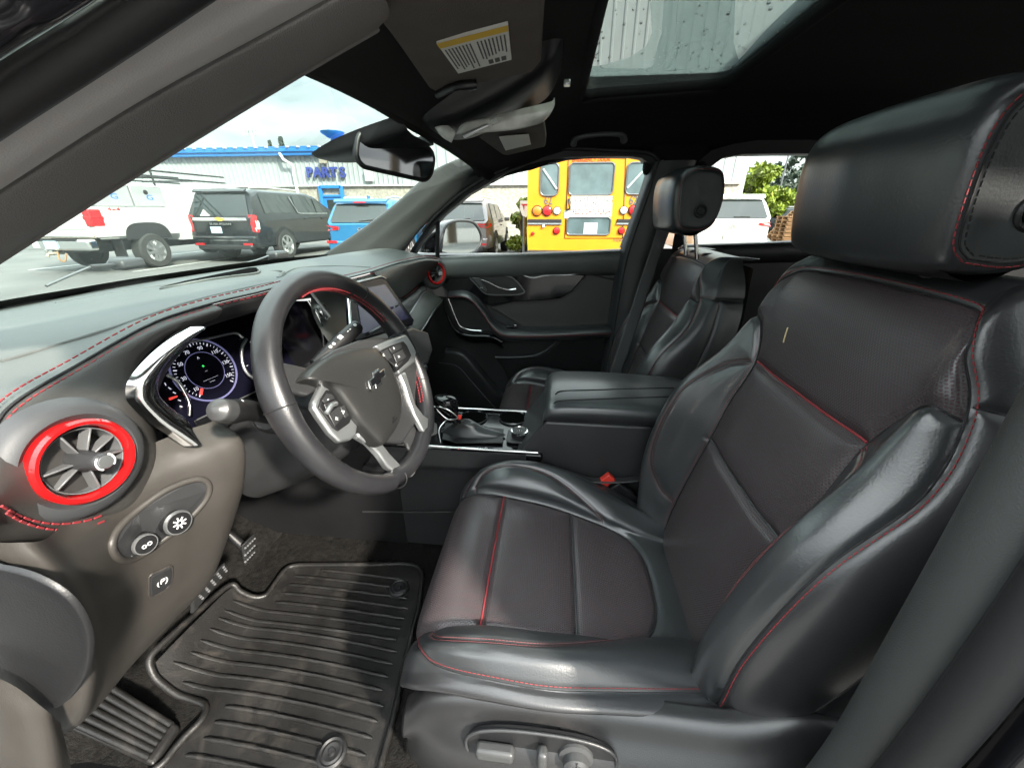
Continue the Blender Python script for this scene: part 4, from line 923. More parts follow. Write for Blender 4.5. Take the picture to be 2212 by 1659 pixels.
def knobat(px, py, r, h_, nm, cap):
    q_ = cast(bk, px, py, 0.)
    n_ = nn_*.7+V3(-.1, -.7, .25); n_ /= np.linalg.norm(n_)
    k = lathe(nm, [(r*1.25, -.002), (r*1.22, .003), (r*1.05, .0045), (r, .006), (r*.96, h_-.003), (r*.88, h_), (.0001, h_+.0005)], q_[0], n_, 'plastic_dark', DA, 40, cap=False)
    lathe('knob_ring', [(r*1.0, h_*.78), (r*1.02, h_*.84), (r*.94, h_*1.03), (r*.86, h_*1.03)], q_[0], n_, cap, k, 40, cap=False)
    return q_[0]+n_*(h_+.0008), basis(n_), k
p_, Bk, k_ = knobat(368, 1124, .0155, .018, 'headlamp_knob', 'satin')
for a in range(8):
    d_ = Bk[:, 0]*math.cos(a*math.pi/4)+Bk[:, 1]*math.sin(a*math.pi/4); tube('lamp_symbol', [p_+d_*.004, p_+d_*.0075], .0009, 'print_white', k_, 5)
tube('lamp_symbol', [p_+Bk[:, 0]*.003*math.cos(q_)+Bk[:, 1]*.003*math.sin(q_) for q_ in np.linspace(0, 6.28, 10, endpoint=False)], .0008, 'print_white', k_, 5, True)
p_, Bk, k_ = knobat(297, 1170, .0125, .017, 'dimmer_knob', 'plastic_grey')
text('dimmer_symbol', 'oo', p_+Bk[:, 2]*.0004, Bk, .010, 'print_white', k_, .0003)
Bs = basis(nn_, (.35, .2, 1))
for s_, px, py, sz in (('AUTO', 348, 1095, .0095), ('o', 328, 1122, .010), ('*', 366, 1082, .013), ('o', 379, 1093, .009)):
    q_ = cast(bk, px, py, .0032)
    if q_: text('switch_legend', s_, q_[0], Bs, sz, 'print_white', DA, .0003, bold=.0002)
tube('dimmer_arc', onk([(262, 1168), (258, 1180), (263, 1192), (276, 1200)], .0035), .0014, 'print_white', DA, 5, False, 16)
ep = onk([(322, 1242), (342, 1232), (366, 1222), (370, 1232), (366, 1258), (350, 1274), (322, 1288), (320, 1262)], .0015); ec = ep.mean(0)
mk('parking_brake_button', [tuple(p) for p in ep]+[tuple(p+nn_*.003+(ec-p)*.10) for p in ep], [tuple(range(8, 16))]+[(i, (i+1) % 8, 8+(i+1) % 8, 8+i) for i in range(8)], 'plastic', DA, True, 30)
tube('button_rim', ep, .0014, 'knee', DA, 6, True, 40)
text('brake_symbol', '(P)', ec+nn_*.0042, Bs, .012, 'print_white', DA, .0003)
# ---- dark panel painting a soft shadow on the dash end, and kick panel on the driver side
def pxx(L, x): return [at(a, b, x=x) for a, b in L]
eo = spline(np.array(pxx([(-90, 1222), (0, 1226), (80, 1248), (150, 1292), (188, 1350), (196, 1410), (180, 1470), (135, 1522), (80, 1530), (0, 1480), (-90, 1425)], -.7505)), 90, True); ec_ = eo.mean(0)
mk('end_shadow_panel', np.concatenate([ec_+(eo-ec_)*s_+V3(-dx, 0, 0) for s_, dx in ((1.0, -.003), (.99, .0005), (.97, .0012), (.85, .002), (.5, .003), (.0005, .003))]), gridfaces(6, 90, True), 'plastic_dark', DA, True, 60)
G = [[at(-80, 1440, x=-.765), at(20, 1475, x=-.765), at(95, 1530, x=-.762), at(130, 1560, x=-.75)], [at(-80, 1540, x=-.772), at(20, 1560, x=-.775), at(110, 1600, x=-.765), at(150, 1640, x=-.75)], [at(-80, 1700, x=-.785), at(20, 1720, x=-.785), at(120, 1730, x=-.775), at(165, 1740, x=-.75)]]
surf('kick_panel', G, 'knee', DA, 16, 16)
# ---- cluster: chrome surround, hood, displays
def pc(px, py, y): return at(px, py, y=y)
outer = [(436, 706), (398, 728), (360, 757), (325, 793), (303, 825), (299, 850), (306, 872), (346, 911), (389, 941), (421, 963)]
inner = [(432, 714), (410, 728), (382, 757), (356, 787), (341, 815), (338, 836), (345, 858), (375, 886), (400, 905), (427, 950)]
yy = [.446, .450, .453, .456, .459, .462, .463, .462, .458, .454]
O3 = np.array([pc(*p, y) for p, y in zip(outer, yy)]); I3 = np.array([pc(*p, y+.012) for p, y in zip(inner, yy)])
surf('cluster_trim', np.stack([O3+V3(-.002, .014, 0), O3, O3*.7+I3*.3+V3(0, -.007, 0), O3*.3+I3*.7+V3(0, -.006, 0), I3, I3+V3(.004, .03, 0)], 1), 'chrome', DA, 70, 24, ang=70)
I4 = I3+V3(.004, .028, 0)
surf('cluster_wall', np.stack([I4, I4+V3(.012, .05, .0), I4+V3(.02, .10, 0)], 1), 'gloss_black', DA, 40, 8, ang=60)
# hood underside and right edge
hx = [-.52, -.46, -.38, -.30, -.22, -.19]
hx = list(np.linspace(-.52, -.17, 12))
EI = lambda x, k: cr_eval(E_, [np.interp(x, EX, range(len(EX)))])[0][k]
G = [[(x, EI(x, 1), EI(x, 2)-.001) for x in hx], [(x, EI(x, 1)-.003, EI(x, 2)-.012) for x in hx], [(x, np.interp(x, EX, EY)+.012, np.interp(x, EX, EZ)-.030) for x in hx], [(x, .56, -.150) for x in hx], [(x, .62, -.165) for x in hx]]
surf('cluster_hood', G, 'plastic_dark', DA, 16, 30, ang=60)
rt = [at(665, 650, x=-.205), at(690, 690, x=-.203), at(700, 740, x=-.205), at(700, 790, x=-.21), at(690, 830, x=-.215)]
tube('cluster_edge', rt, .0035, 'chrome', DA, 8, False, 30)
surf('cluster_side', [[p, p+V3(-.01, .06, 0), p+V3(-.03, .12, 0)] for p in rt], 'gloss_black', DA, 20, 8)
# display plane
cd = V3(-.385, .574, -.240); nd = V3(-.10, -.94, .30); nd /= np.linalg.norm(nd); Bd = basis(nd)
prism('cluster_display', flat([(a, b, 0) for a, b in rrect(.34, .155, .02)], cd, Bd), -Bd[:, 2]*.004, 'screen', DA)
CD = DA.children[-1]
def gauge(px, py, r, nums, a0, a1, rot=None):
    d = at(px, py, x=0)-CAM; t_ = ((cd-CAM) @ nd)/(d @ nd); c = CAM+d*t_+nd*.001; d3 = lambda a, q: c+Bd[:, 0]*q*math.cos(R(a))+Bd[:, 1]*q*math.sin(R(a))
    return c, d3
gc, g3 = gauge(443, 800, .05, None, 0, 0)
tube('dial_ring', [g3(a, .052) for a in range(0, 360, 6)], .0016, 'glow_blue', CD, 6, True); tube('dial_inner_ring', [g3(a, .031) for a in range(0, 360, 8)], .0006, 'glow_blue', CD, 5, True)
mb = MB()
for i, a in enumerate(np.linspace(228, -48, 41)):
    mb.tube([g3(a, .0475), g3(a, .0440 if i % 5 else .0425)], .0005 if i % 5 else .0009, n=4)
o = mb.build('dial_ticks', 'glow_white', CD, False); o['kind'] = 'stuff'
for s_, a in zip(('10', '30', '50', '70', '90', '110', '130', '150'), np.linspace(216, -36, 8)): text('dial_number', s_, g3(a, .0375)+nd*.0005, Bd, .0085, 'glow_white', CD, .0002)
tube('dial_needle', [g3(229, .033), g3(229, .044)], .0022, 'glow_red', CD, 6)
for s_, off, sz, m_ in (('^', .021, .009, 'glow_white'), ('ECO', .008, .006, 'print_green'), ('AWD', -.001, .005, 'glow_white'), ('_________', -.013, .006, 'glow_white'), ('32718 mi', -.020, .005, 'glow_white')):
    if s_ in ('ECO', 'AWD', '32718 mi'): s_ = {'ECO': 'o', 'AWD': '---', '32718 mi': '------'}[s_]
    text('dial_readout', s_, gc+Bd[:, 1]*off+nd*.0005, Bd, sz, m_, CD, .0002)
def gscreen(px, py):
    d = at(px, py, x=0)-CAM; return CAM+d*(((cd-CAM) @ nd)/(d @ nd))+nd*.004
gl_ = gscreen(352, 868)
tube('gauge_ring', [gscreen(a, b)+nd*.004 for a, b in ((352, 812), (375, 826), (392, 852), (402, 876), (402, 900))], .003, 'chrome', CD, 8, False, 24)
mb = MB()
for a, b, a2, b2 in ((352, 828, 355, 834), (360, 838, 366, 842), (370, 848, 376, 851), (381, 865, 387, 867), (385, 878, 390, 880)): mb.tube([gscreen(a, b), gscreen(a2, b2)], .0008, n=4)
o = mb.build('gauge_ticks', 'glow_white', CD, False); o['kind'] = 'stuff'
tube('gauge_needle', [gscreen(363, 863), gscreen(379, 857)], [.0022, .0012], 'glow_red', CD, 6)
tube('gauge_ring', [gscreen(a, b)+nd*.006 for a, b in ((524, 735), (514, 755), (515, 785), (525, 808), (545, 824))], .0028, 'satin', CD, 8, False, 24)
tube('display_frame', [gscreen(a, b)+nd*.004 for a, b in ((400, 742), (450, 732), (500, 722), (518, 732))], .002, 'satin', CD, 6, False, 20)
for px, py, m_, s_ in ((535, 737, 'glow_white', '.'), (543, 773, 'glow_red', 'o'), (530, 790, 'glow_white', '-')): text('warning_light', s_, gscreen(px, py), Bd, .012, m_, CD, .0002)
prism('cluster_ledge', [gscreen(a, b)+nd*.006 for a, b in ((405, 912), (500, 868), (560, 840), (590, 860), (520, 900), (430, 952))], nd*.004, 'gloss_black', DA, .002)
tube('ledge_line', [gscreen(a, b)+nd*.012 for a, b in ((410, 911), (470, 882), (545, 846))], .0012, 'satin', DA, 5)
# ---- steering column
WC = V3(-.3645, .3096, -.2578); wn = V3(-.0505, -.9151, .4004); wn /= np.linalg.norm(wn); WB = basis(wn)
def wp(px, py, h_=0.):
    d = at(px, py, x=0)-CAM; c = WC+wn*h_; return CAM+d*(((c-CAM) @ wn)/(d @ wn))
col = thing('steering_column', 'dark steering column cover with two control stalks', 'steering column', (-.37, .42, -.32))
G = []
for h_, rx, ru, rd in ((-.045, .050, .040, .060), (-.07, .062, .046, .085), (-.13, .066, .05, .10), (-.22, .07, .05, .115), (-.32, .07, .05, .12)):
    G.append([WC+wn*h_+WB[:, 0]*rx*math.copysign(abs(math.cos(t))**.7, math.cos(t))+WB[:, 1]*((ru if math.sin(t) > 0 else rd)*math.copysign(abs(math.sin(t))**.7, math.sin(t))-.02) for t in np.linspace(0, 2*math.pi, 24, endpoint=False)])
surf('column_cover', G, 'plastic', col, 20, 48, cu=True, caps=True, ang=60)
s0, s1 = at(584, 902, y=.405), at(468, 885, y=.385)
lathe('stalk_boot', [(.0001, .01), (.018, .010), (.022, .004), (.024, -.012)], s0, s1-s0, 'rubber', col, 24)
L_ = np.linalg.norm(s1-s0)
tube('turn_stalk', [s0+V3(0, .01, -.012), s0, s0+(s1-s0)*.35+V3(0, 0, .006), s0+(s1-s0)*.6+V3(0, 0, .004), s0+(s1-s0)*.78, s1+(s1-s0)*-.04], [.010, .011, .0135, .015, .0155, .013], 'plastic_dark', col, 16, False, 36)
tube('stalk_button', [s0+(s1-s0)*.84, s0+(s1-s0)*.97, s1, s1+(s1-s0)*.03], [.0150, .0138, .0105, .004], 'grey_mid', col, 20, False, 14)
dS = (s1-s0)/L_; nS = V3(-.3, -.5, .8); nS -= dS*(nS @ dS); nS /= np.linalg.norm(nS); BS = np.stack([-dS, np.cross(nS, -dS), nS], 1)
for s_, f in (('*  D', .62), ('oo', .30)): text('stalk_print', s_, s0+(s1-s0)*f+V3(0, 0, .003)+nS*.0142, BS, .011, 'print_white', col, .0003)
w0, w1_ = at(705, 765, y=.40), at(772, 705, y=.375)
dW = (w1_-w0)/np.linalg.norm(w1_-w0)
tube('wiper_stalk', [w0-dW*.03, w0, w0+(w1_-w0)*.5, w0+(w1_-w0)*.85, w1_, w1_+dW*.004], [.010, .0125, .0145, .0135, .0125, .007], 'plastic_dark', col, 16, False, 30)
nW = V3(-.6, -.4, .7); nW -= dW*(nW @ dW); nW /= np.linalg.norm(nW); BW = np.stack([dW, np.cross(nW, dW), nW], 1)
for f, s_ in ((.15, 'o o'), (.42, 'llll'), (.68, '- -'), (.88, 'o')): text('stalk_print', s_, w0+(w1_-w0)*f+nW*.0145, BW if s_ != 'llll' else BW, .0105, 'print_white', col, .0003, bold=.0003)

# ================================================================== STEERING WHEEL
SW = thing('steering_wheel', 'black leather steering wheel with silver spokes and red inner stitching', 'steering wheel', tuple(WC))
RW_ = .1746
ang_ = np.linspace(0, 2*math.pi, 120, endpoint=False); V = []
for a in ang_:
    rd = WB[:, 0]*math.cos(a)+WB[:, 1]*math.sin(a); fl = RW_-(.006 if math.sin(a) < -.9 else 0)
    grip = 1+.10*math.exp(-((math.sin(a)-.25)/.16)**2)*abs(math.cos(a))
    for t in np.linspace(0, 2*math.pi, 24, endpoint=False): V.append(WC+rd*(fl+.0158*grip*math.cos(t))+wn*(.0190*grip*math.sin(t)))
rim_o = mk('rim', V, gridfaces(120, 24, True, True), 'leather_wheel', SW, ang=80)
def rimring(a, nm='rim_seam', m_='black_seam', r=.0009, e=1.03):
    rd = WB[:, 0]*math.cos(a)+WB[:, 1]*math.sin(a); g = 1+.10*math.exp(-((math.sin(a)-.25)/.16)**2)*abs(math.cos(a))
    tube(nm, [WC+rd*(RW_+.0158*g*e*math.cos(t))+wn*.0190*g*e*math.sin(t) for t in np.linspace(0, 2*math.pi, 24, endpoint=False)], r, m_, rim_o, 5, True)
for a in (168, 48, 250, 335, 12): rimring(R(a))
for a0, a1 in ((60, 105), (25, 58), (-42, -12), (-75, -62)):
    for e_ in (-.0035, .0035):
        pts = [WC+(WB[:, 0]*math.cos(R(a))+WB[:, 1]*math.sin(R(a)))*(RW_-.0165)+wn*(.004+e_) for a in np.linspace(a0, a1, 60)]
        stitches('rim_stitching', np.array(pts), 'red_thread', rim_o, ln=.004, gap=.002, r=.0011)
def wpoly(L, h_): return [wp(a, b, h_) for a, b in L]
pad = [(660, 815), (670, 800), (683, 788), (712, 769), (757, 754), (790, 751), (808, 751), (818, 760), (840, 785), (853, 814), (862, 840), (866, 859), (868, 880), (866, 897), (860, 918), (850, 936), (836, 955), (827, 961), (817, 954), (808, 945), (773, 910), (757, 888), (740, 865), (726, 846), (712, 833), (686, 823), (667, 820)]
# domed airbag pad
P0 = np.array(wpoly(pad, .026)); cN = P0.mean(0); P0 = spline(P0, 80, True); rowsP = []
for s_, h_ in ((1.0, -.022), (1.0, -.006), (.985, .0), (.95, .0035), (.86, .006), (.7, .008), (.5, .009), (.25, .0095), (.02, .0095)): rowsP.append([cN+(p-cN)*s_+wn*h_ for p in P0])
V = np.array(rowsP).reshape(-1, 3); hub = mk('airbag_pad', V, gridfaces(9, 80, True), 'hub_skin', SW, ang=50)
# back body that joins the spokes
prism('hub_body', wpoly([(650, 800), (700, 765), (760, 742), (830, 735), (870, 760), (885, 800), (880, 860), (880, 920), (850, 965), (800, 960), (745, 920), (700, 880), (665, 850)], -.012), wn*.022, 'plastic', SW, .006)
prism('spoke', wpoly([(575, 800), (600, 790), (650, 800), (690, 825), (672, 850), (650, 862), (600, 850), (580, 835)], -.006), wn*.014, 'plastic', SW, .005)
prism('spoke', wpoly([(815, 742), (850, 722), (880, 712), (915, 722), (925, 760), (915, 790), (880, 800), (860, 790)], -.006), wn*.014, 'plastic', SW, .005)
# silver bezels
prism('spoke_bezel', wpoly([(688, 826), (712, 836), (726, 850), (757, 905), (760, 925), (757, 945), (745, 955), (722, 960), (700, 940), (675, 905), (662, 885), (664, 872), (678, 842)], .006), wn*.012, 'satin', SW, .004)
prism('spoke_bezel', wpoly([(800, 752), (830, 738), (866, 725), (876, 732), (890, 765), (887, 786), (860, 806), (853, 812), (840, 786)], .006), wn*.012, 'satin', SW, .004)
prism('button_pad', wpoly([(702, 843), (718, 847), (737, 873), (756, 903), (752, 915), (727, 933), (716, 925), (697, 898), (684, 882), (690, 862)], .017), wn*.004, 'plastic_dark', SW, .002)
prism('button_pad', wpoly([(817, 759), (840, 748), (868, 738), (876, 747), (886, 769), (880, 781), (855, 804), (845, 790)], .017), wn*.004, 'plastic_dark', SW, .002)
for L in ([(704, 850), (716, 852), (722, 862), (700, 872), (694, 866)], [(698, 874), (724, 864), (730, 874), (706, 893)], [(733, 880), (742, 876), (752, 898), (744, 904)], [(708, 896), (731, 878), (741, 900), (722, 922)],
          [(822, 762), (836, 755), (845, 772), (836, 780)], [(839, 753), (864, 743), (868, 752), (846, 764)], [(848, 766), (868, 756), (876, 772), (856, 786)], [(842, 783), (854, 789), (870, 780), (856, 798)]):
    prism('wheel_button', wpoly(L, .0215), wn*.002, 'plastic', SW, .001, 2)
for px, py, s_ in ((708, 862, '-'), (714, 880, 'o+'), (742, 890, '>'), (728, 905, '+'), (829, 768, '<'), (852, 754, '^'), (862, 771, '='), (856, 790, '<')): text('button_symbol', s_, wp(px, py, .0242), WB, .010, 'print_white', SW, .0003, bold=.0002)
tube('button_roller', [wp(706, 892, .026), wp(716, 876, .028), wp(726, 872, .026)], .0035, 'satin', SW, 8, False, 10)
# lower silver spokes
ls = [(757, 925), (778, 928), (800, 948), (830, 985), (866, 1022), (888, 1022), (878, 1034), (853, 1030), (824, 1013), (805, 986), (782, 962), (758, 948)]
prism('lower_spoke', wpoly(ls, -.004), wn*.014, 'satin', SW, .004)
rs = [(853, 812), (866, 806), (874, 833), (888, 878), (905, 900), (935, 918), (936, 940), (925, 944), (905, 936), (885, 900), (872, 866), (864, 838)]
prism('lower_spoke', wpoly(rs, .002), wn*.012, 'satin', SW, .004)
prism('spoke_web', wpoly([(868, 880), (885, 898), (905, 938), (925, 946), (915, 980), (890, 1010), (872, 960), (850, 950)], -.012), wn*.008, 'plastic', SW, .003)
# emblem: a cross of two slanted bars
bt_ = [(-.0225, -.0045), (-.0225, .0045), (-.0085, .0045), (-.0085, .0095), (.0085, .0095), (.0085, .0045), (.0225, .0045), (.0225, -.0045), (.0085, -.0045), (.0085, -.0095), (-.0085, -.0095), (-.0085, -.0045)]
bt_ = [(a+b*.55, b) for a, b in bt_]
ce = wp(813, 818, .0365)
prism('emblem', flat([(a*1.2, b*1.25) for a, b in bt_], ce, WB), wn*.0025, 'chrome', SW, .0007, 2)
prism('emblem_face', flat([(a*.98, b*.88) for a, b in bt_], ce+wn*.0024, WB), wn*.0008, 'gloss_black', SW)
text('pad_lettering', 'SRS\nAIRBAG', wp(852, 905, .0345), WB, .005, 'plastic_dark', SW, .0002)

# ================================================================== CENTRE STACK
CS = thing('centre_stack', 'centre dash panel with touch screen and silver trim beside the wheel', 'dash panel', (0, .46, -.22))
sc_c = V3(.02, .452, -.222); sn = V3(-.05, -.93, .36); sn /= np.linalg.norm(sn); Bc = basis(sn)
G = [[(x, np.interp(x, EX, EY)+.002-k_*.0, np.interp(x, EX, EZ)-.006) for x in (-.225, -.15, -.05, .05, .14)] for k_ in (0,)]
top = np.array(G[0]); G = [top, top+V3(0, -.006, -.010), top+V3(0, -.001, -.055), top+V3(0, -.028, -.12), top+V3(0, -.070, -.18), top+V3(0, -.10, -.26), top+V3(0, -.09, -.36)]
surf('stack_panel', G, 'dash_top', CS, 30, 30, ang=70)
bst = bvh_of(G, 30, 30)
scr = [at(742, 620, y=.442), at(818, 600, y=.440), at(826, 606, y=.440), at(888, 695, y=.392), at(884, 705, y=.390), at(760, 742, y=.398), at(750, 735, y=.400)]
scr = [V3(*p) for p in scr]; c_ = np.mean(scr, 0); n_ = np.cross(scr[3]-scr[0], scr[5]-scr[0]); n_ /= np.linalg.norm(n_); n_ = n_ if n_[1] < 0 else -n_
scr = [p-n_*((p-c_) @ n_) for p in scr]
prism('touch_screen', scr, n_*.010, 'screen', CS, .003, 3)
tube('screen_edge', [scr[6]+n_*.010, scr[0]+n_*.011, scr[0]+n_*.011+(scr[1]-scr[0])*.2], .0035, 'chrome', CS, 8)
tube('screen_edge', [scr[0]+n_*.010, scr[1]+n_*.010, scr[2]+n_*.010], .003, 'satin', CS, 8)
ui = [c_+(p-c_)*.8+n_*.0106 for p in (scr[0], scr[2], scr[3], scr[5])]; prism('screen_panel', ui, n_*.0004, 'screen_ui', CS)
q_ = cast(bst, 696, 674, .001); Bq = basis(q_[1])
lathe('start_button', [(.0001, .004), (.013, .004), (.0145, .002), (.0148, 0)], q_[0], q_[1], 'plastic', CS, 32); lathe('button_ring', [(.0150, 0), (.0155, .005), (.0185, .005), (.0195, 0)], q_[0], q_[1], 'chrome', CS, 40, cap=False)
text('button_lettering', 'ENGINE\nSTART\nSTOP', q_[0]+q_[1]*.0045, Bq, .0052, 'print_white', CS, .0002)
tube('stack_trim', [cast(bst, 665, 640, .0)[0] if cast(bst, 665, 640) else top[0], top[0]+V3(.01, -.03, -.06)], .003, 'satin_dark', CS, 6)
# ---- passenger side of the dash
rx_ = [.125, .20, .30, .40, .50, .58, .64]
tp = np.array([(x, np.interp(x, EX, EY), np.interp(x, EX, EZ)) for x in rx_])
lw = np.array([at(822, 618, x=.125), at(842, 632, x=.20), at(861, 642, x=.28), at(876, 636, x=.38), at(892, 624, x=.48), at(906, 612, x=.56), at(915, 608, x=.62)])
surf('passenger_face', np.stack([tp, tp+V3(0, -.010, -.010), .5*(tp+lw)+V3(0, -.010, 0), lw, lw+V3(0, .02, -.006)]), 'dash_top', DA, 30, 40, ang=70)
l2 = np.array([at(826, 626, x=.125), at(846, 645, x=.20), at(863, 656, x=.28), at(880, 646, x=.38), at(895, 634, x=.48), at(908, 622, x=.56), at(918, 618, x=.62)])
surf('gloss_strip', np.stack([lw+V3(0, .004, 0), lw+V3(0, -.002, -.003), l2, l2+V3(0, .012, -.003)]), 'gloss_black', DA, 10, 40, ang=70)
l3 = np.array([at(836, 645, x=.125), at(852, 664, x=.20), at(868, 690, x=.24), at(882, 678, x=.34), at(897, 656, x=.44), at(910, 636, x=.54), at(921, 628, x=.62)])
surf('silver_strip', np.stack([l2+V3(0, .004, 0), l2+V3(0, -.004, -.003), .5*(l2+l3)+V3(0, -.006, 0), l3, l3+V3(0, .012, -.003)]), 'plastic_grey', DA, 14, 50, ang=70)
tube('strip_edge', l3+V3(0, -.004, 0), .0024, 'satin', DA, 6, False, 50)
l4 = np.array([at(842, 730, x=.12), at(866, 740, x=.20), at(889, 738, x=.26), at(905, 722, x=.36), at(920, 700, x=.46), at(935, 678, x=.56), at(951, 658, x=.66)])
surf('passenger_pad', np.stack([l3+V3(0, .006, 0), l3+V3(0, -.008, -.004), .5*(l3+l4)+V3(0, -.028, .0), .2*l3+.8*l4+V3(0, -.022, 0), l4, l4+V3(0, .03, -.01)]), 'dash_top', DA, 30, 50, ang=70)
tube('pad_line', .35*l3+.65*l4+V3(0, -.0305, 0), .0018, 'satin', DA, 6, False, 50)
tube('pad_line', l4+V3(0, -.002, .002), .0022, 'satin', DA, 6, False, 50)
surf('glove_box', np.stack([l4+V3(0, .012, -.004), l4+V3(0, .04, -.06), l4+V3(0, .10, -.14), l4+V3(0, .25, -.20)]), 'plastic_dark', DA, 16, 24)
sq = [cast(bst, 845, 648)] ; box('seat_heat_button', at(853, 662, y=.40), (.022, .006, .018), 'plastic', CS, Bc, .003); text('button_symbol', 'oo', at(853, 662, y=.3955), Bc, .011, 'print_white', CS, .0003)
box('climate_button', at(812, 712, y=.385), (.05, .006, .014), 'plastic_grey', CS, Bc, .003); text('button_symbol', '-  =', at(812, 712, y=.381), Bc, .010, 'print_white', CS, .0003)
# firewall and underside
G = [[(x, y, z) for x in (-.75, -.3, .1, .5, .74)] for y, z in ((.62, -.30), (.80, -.36), (.98, -.48), (1.05, -.65), (.95, -.82), (.80, -.905))]
surf('firewall', G, 'carpet', CAB, 24, 24)

# ================================================================== CENTRE CONSOLE
CO = thing('centre_console', 'black centre console with padded armrest between the seats', 'console', (0, .1, -.9))
# lid
def lidrow(y, s_, dz, b=0): return [(-.104*s_, y, -.466), (-.116*s_, y, -.448+dz*.4), (-.118*s_, y, -.432+dz), (-.104*s_, y, -.418+dz), (-.05*s_, y, -.410+dz), (.0, y, -.407+dz), (.05*s_, y, -.410+dz), (.104*s_, y, -.418+dz), (.118*s_, y, -.432+dz), (.116*s_, y, -.448+dz*.4), (.104*s_, y, -.466)]
LG = [lidrow(.012, .90, -.060), lidrow(.010, .94, -.032), lidrow(.0, .97, -.010), lidrow(-.022, 1, 0), lidrow(-.08, 1, .004), lidrow(-.16, 1, .004), lidrow(-.26, 1, .0), lidrow(-.36, .98, -.006), lidrow(-.385, .93, -.03)]
lid = surf('armrest_lid', LG, 'leather', CO, 60, 60, ang=70)
lb = bvh_of(LG, 60, 60)
for pts in ([(1200, 852), (1215, 845), (1300, 842), (1455, 838)], [(1196, 872), (1212, 866), (1300, 862), (1455, 857)]):
    q3 = [cast(lb, a, b, .0004) for a, b in pts]; q3 = [q_[0] for q_ in q3 if q_]
    if len(q3) > 2: tube('lid_seam', q3, .0016, 'black_seam', lid, 6, False, 40)
# bin
bn = [(.005, -.466), (-.385, -.466), (-.385, -.90), (.12, -.90), (.15, -.62), (.115, -.592), (.06, -.545), (.03, -.50)]
prism('bin', [(-.106, y, z) for y, z in bn], (.212, 0, 0), 'plastic', CO, .006)
tube('bin_line', [at(1355, 1148, x=-.1068), at(1560, 1060, x=-.1068)], .0009, 'plastic_grey', CO, 5)
# deck
dk = [at(945, 968, z=-.552), at(1080, 990, z=-.556), at(1166, 982, z=-.552), at(1176, 960, z=-.552), at(1178, 893, z=-.552), at(1000, 886, z=-.552), at(940, 886, z=-.552), at(840, 900, z=-.552), at(840, 968, z=-.552)]
xy = [(-.118, .10), (-.118, .02), (.100, .02), (.100, .45), (-.118, .45)]
prism('gloss_deck', [(a, b, -.556) for a, b in [(-.118, .008), (.098, .008), (.098, .46), (-.118, .46)]], (0, 0, -.02), 'gloss_black', CO, .006)
dz_ = -.553
def oval(px, py, r, z, k=24): c = at(px, py, z=z); return [c+V3(r*math.cos(t), r*math.sin(t), 0) for t in np.linspace(0, 2*math.pi, k, endpoint=False)], c
for px in (1022, 1108):
    ov, c = oval(px, 902, .040, dz_)
    tube('cup_rim', ov, .0028, 'satin_dark', CO, 6, True); mk('cup_shade', [tuple(p+V3(0, 0, .0005)) for p in ov]+[tuple(c+V3(0, 0, .0008))], [(i, (i+1) % 24, 24) for i in range(24)], 'cup_shade_and_grille_black', CO, False)  # flat black disc paints the shade inside the cup hollow
    lathe('cup_lip', [(.036, .001), (.040, .004), (.042, .0)], c, (0, 0, 1), 'gloss_black', CO, 32, cap=False)
tube('deck_trim', [(-.119, .44, -.548), (-.119, .30, -.548), (-.1195, .10, -.548), (-.119, .02, -.548)], .0035, 'chrome', CO, 8)
tube('deck_trim', [(.098, .44, -.550), (.098, .02, -.550)], .003, 'chrome', CO, 8)
tube('gate_trim', [at(952, 958, z=-.551), at(948, 930, z=-.551), at(960, 912, z=-.551), at(975, 905, z=-.551)], .0025, 'chrome', CO, 8, False, 20)
gate = [at(955, 950, z=-.551), at(962, 915, z=-.551), at(1088, 928, z=-.551), at(1086, 958, z=-.551), at(985, 958, z=-.551)]
prism('shift_gate', gate, (0, 0, .003), 'plastic_dark', CO, .001)
# side walls under the deck
G = [[(-.120, .46, -.556), (-.120, .30, -.556), (-.120, .15, -.556), (-.119, .05, -.556)], [(-.124, .46, -.59), (-.124, .30, -.590), (-.122, .15, -.588), (-.119, .05, -.575)], [(-.123, .48, -.615), (-.124, .30, -.612), (-.122, .15, -.606), (-.118, .05, -.60)], [(-.112, .5, -.65), (-.112, .3, -.645), (-.112, .15, -.64), (-.112, .05, -.63)], [(-.108, .55, -.90), (-.108, .3, -.90), (-.108, .15, -.90), (-.108, .05, -.90)]]
surf('side_wall', G, 'plastic', CO, 30, 20, ang=60)
surf('side_wall', [[(-x, y, z) for x, y, z in r_] for r_ in G], 'plastic', CO, 30, 20, ang=60)
prism('stack_base', [(-.1125, .40, -.57), (-.1125, .95, -.50), (-.1125, .95, -.90), (-.1125, .40, -.90)], (.224, 0, 0), 'plastic_dark', CO)
prism('stack_lower', [(-.12, .36, -.42), (-.12, .62, -.30), (-.12, .62, -.56), (-.12, .42, -.56)], (.24, 0, 0), 'plastic_dark', CO, .01)
tube('wall_line', [(-.1135, .52, -.79), (-.1135, .30, -.77), (-.1135, .22, -.76)], .003, 'plastic', CO, 6, False, 20)
# bin at the front of the armrest
box('phone_slot', (.02, .004, -.535), (.13, .02, .05), 'rubber', CO, None, .003)
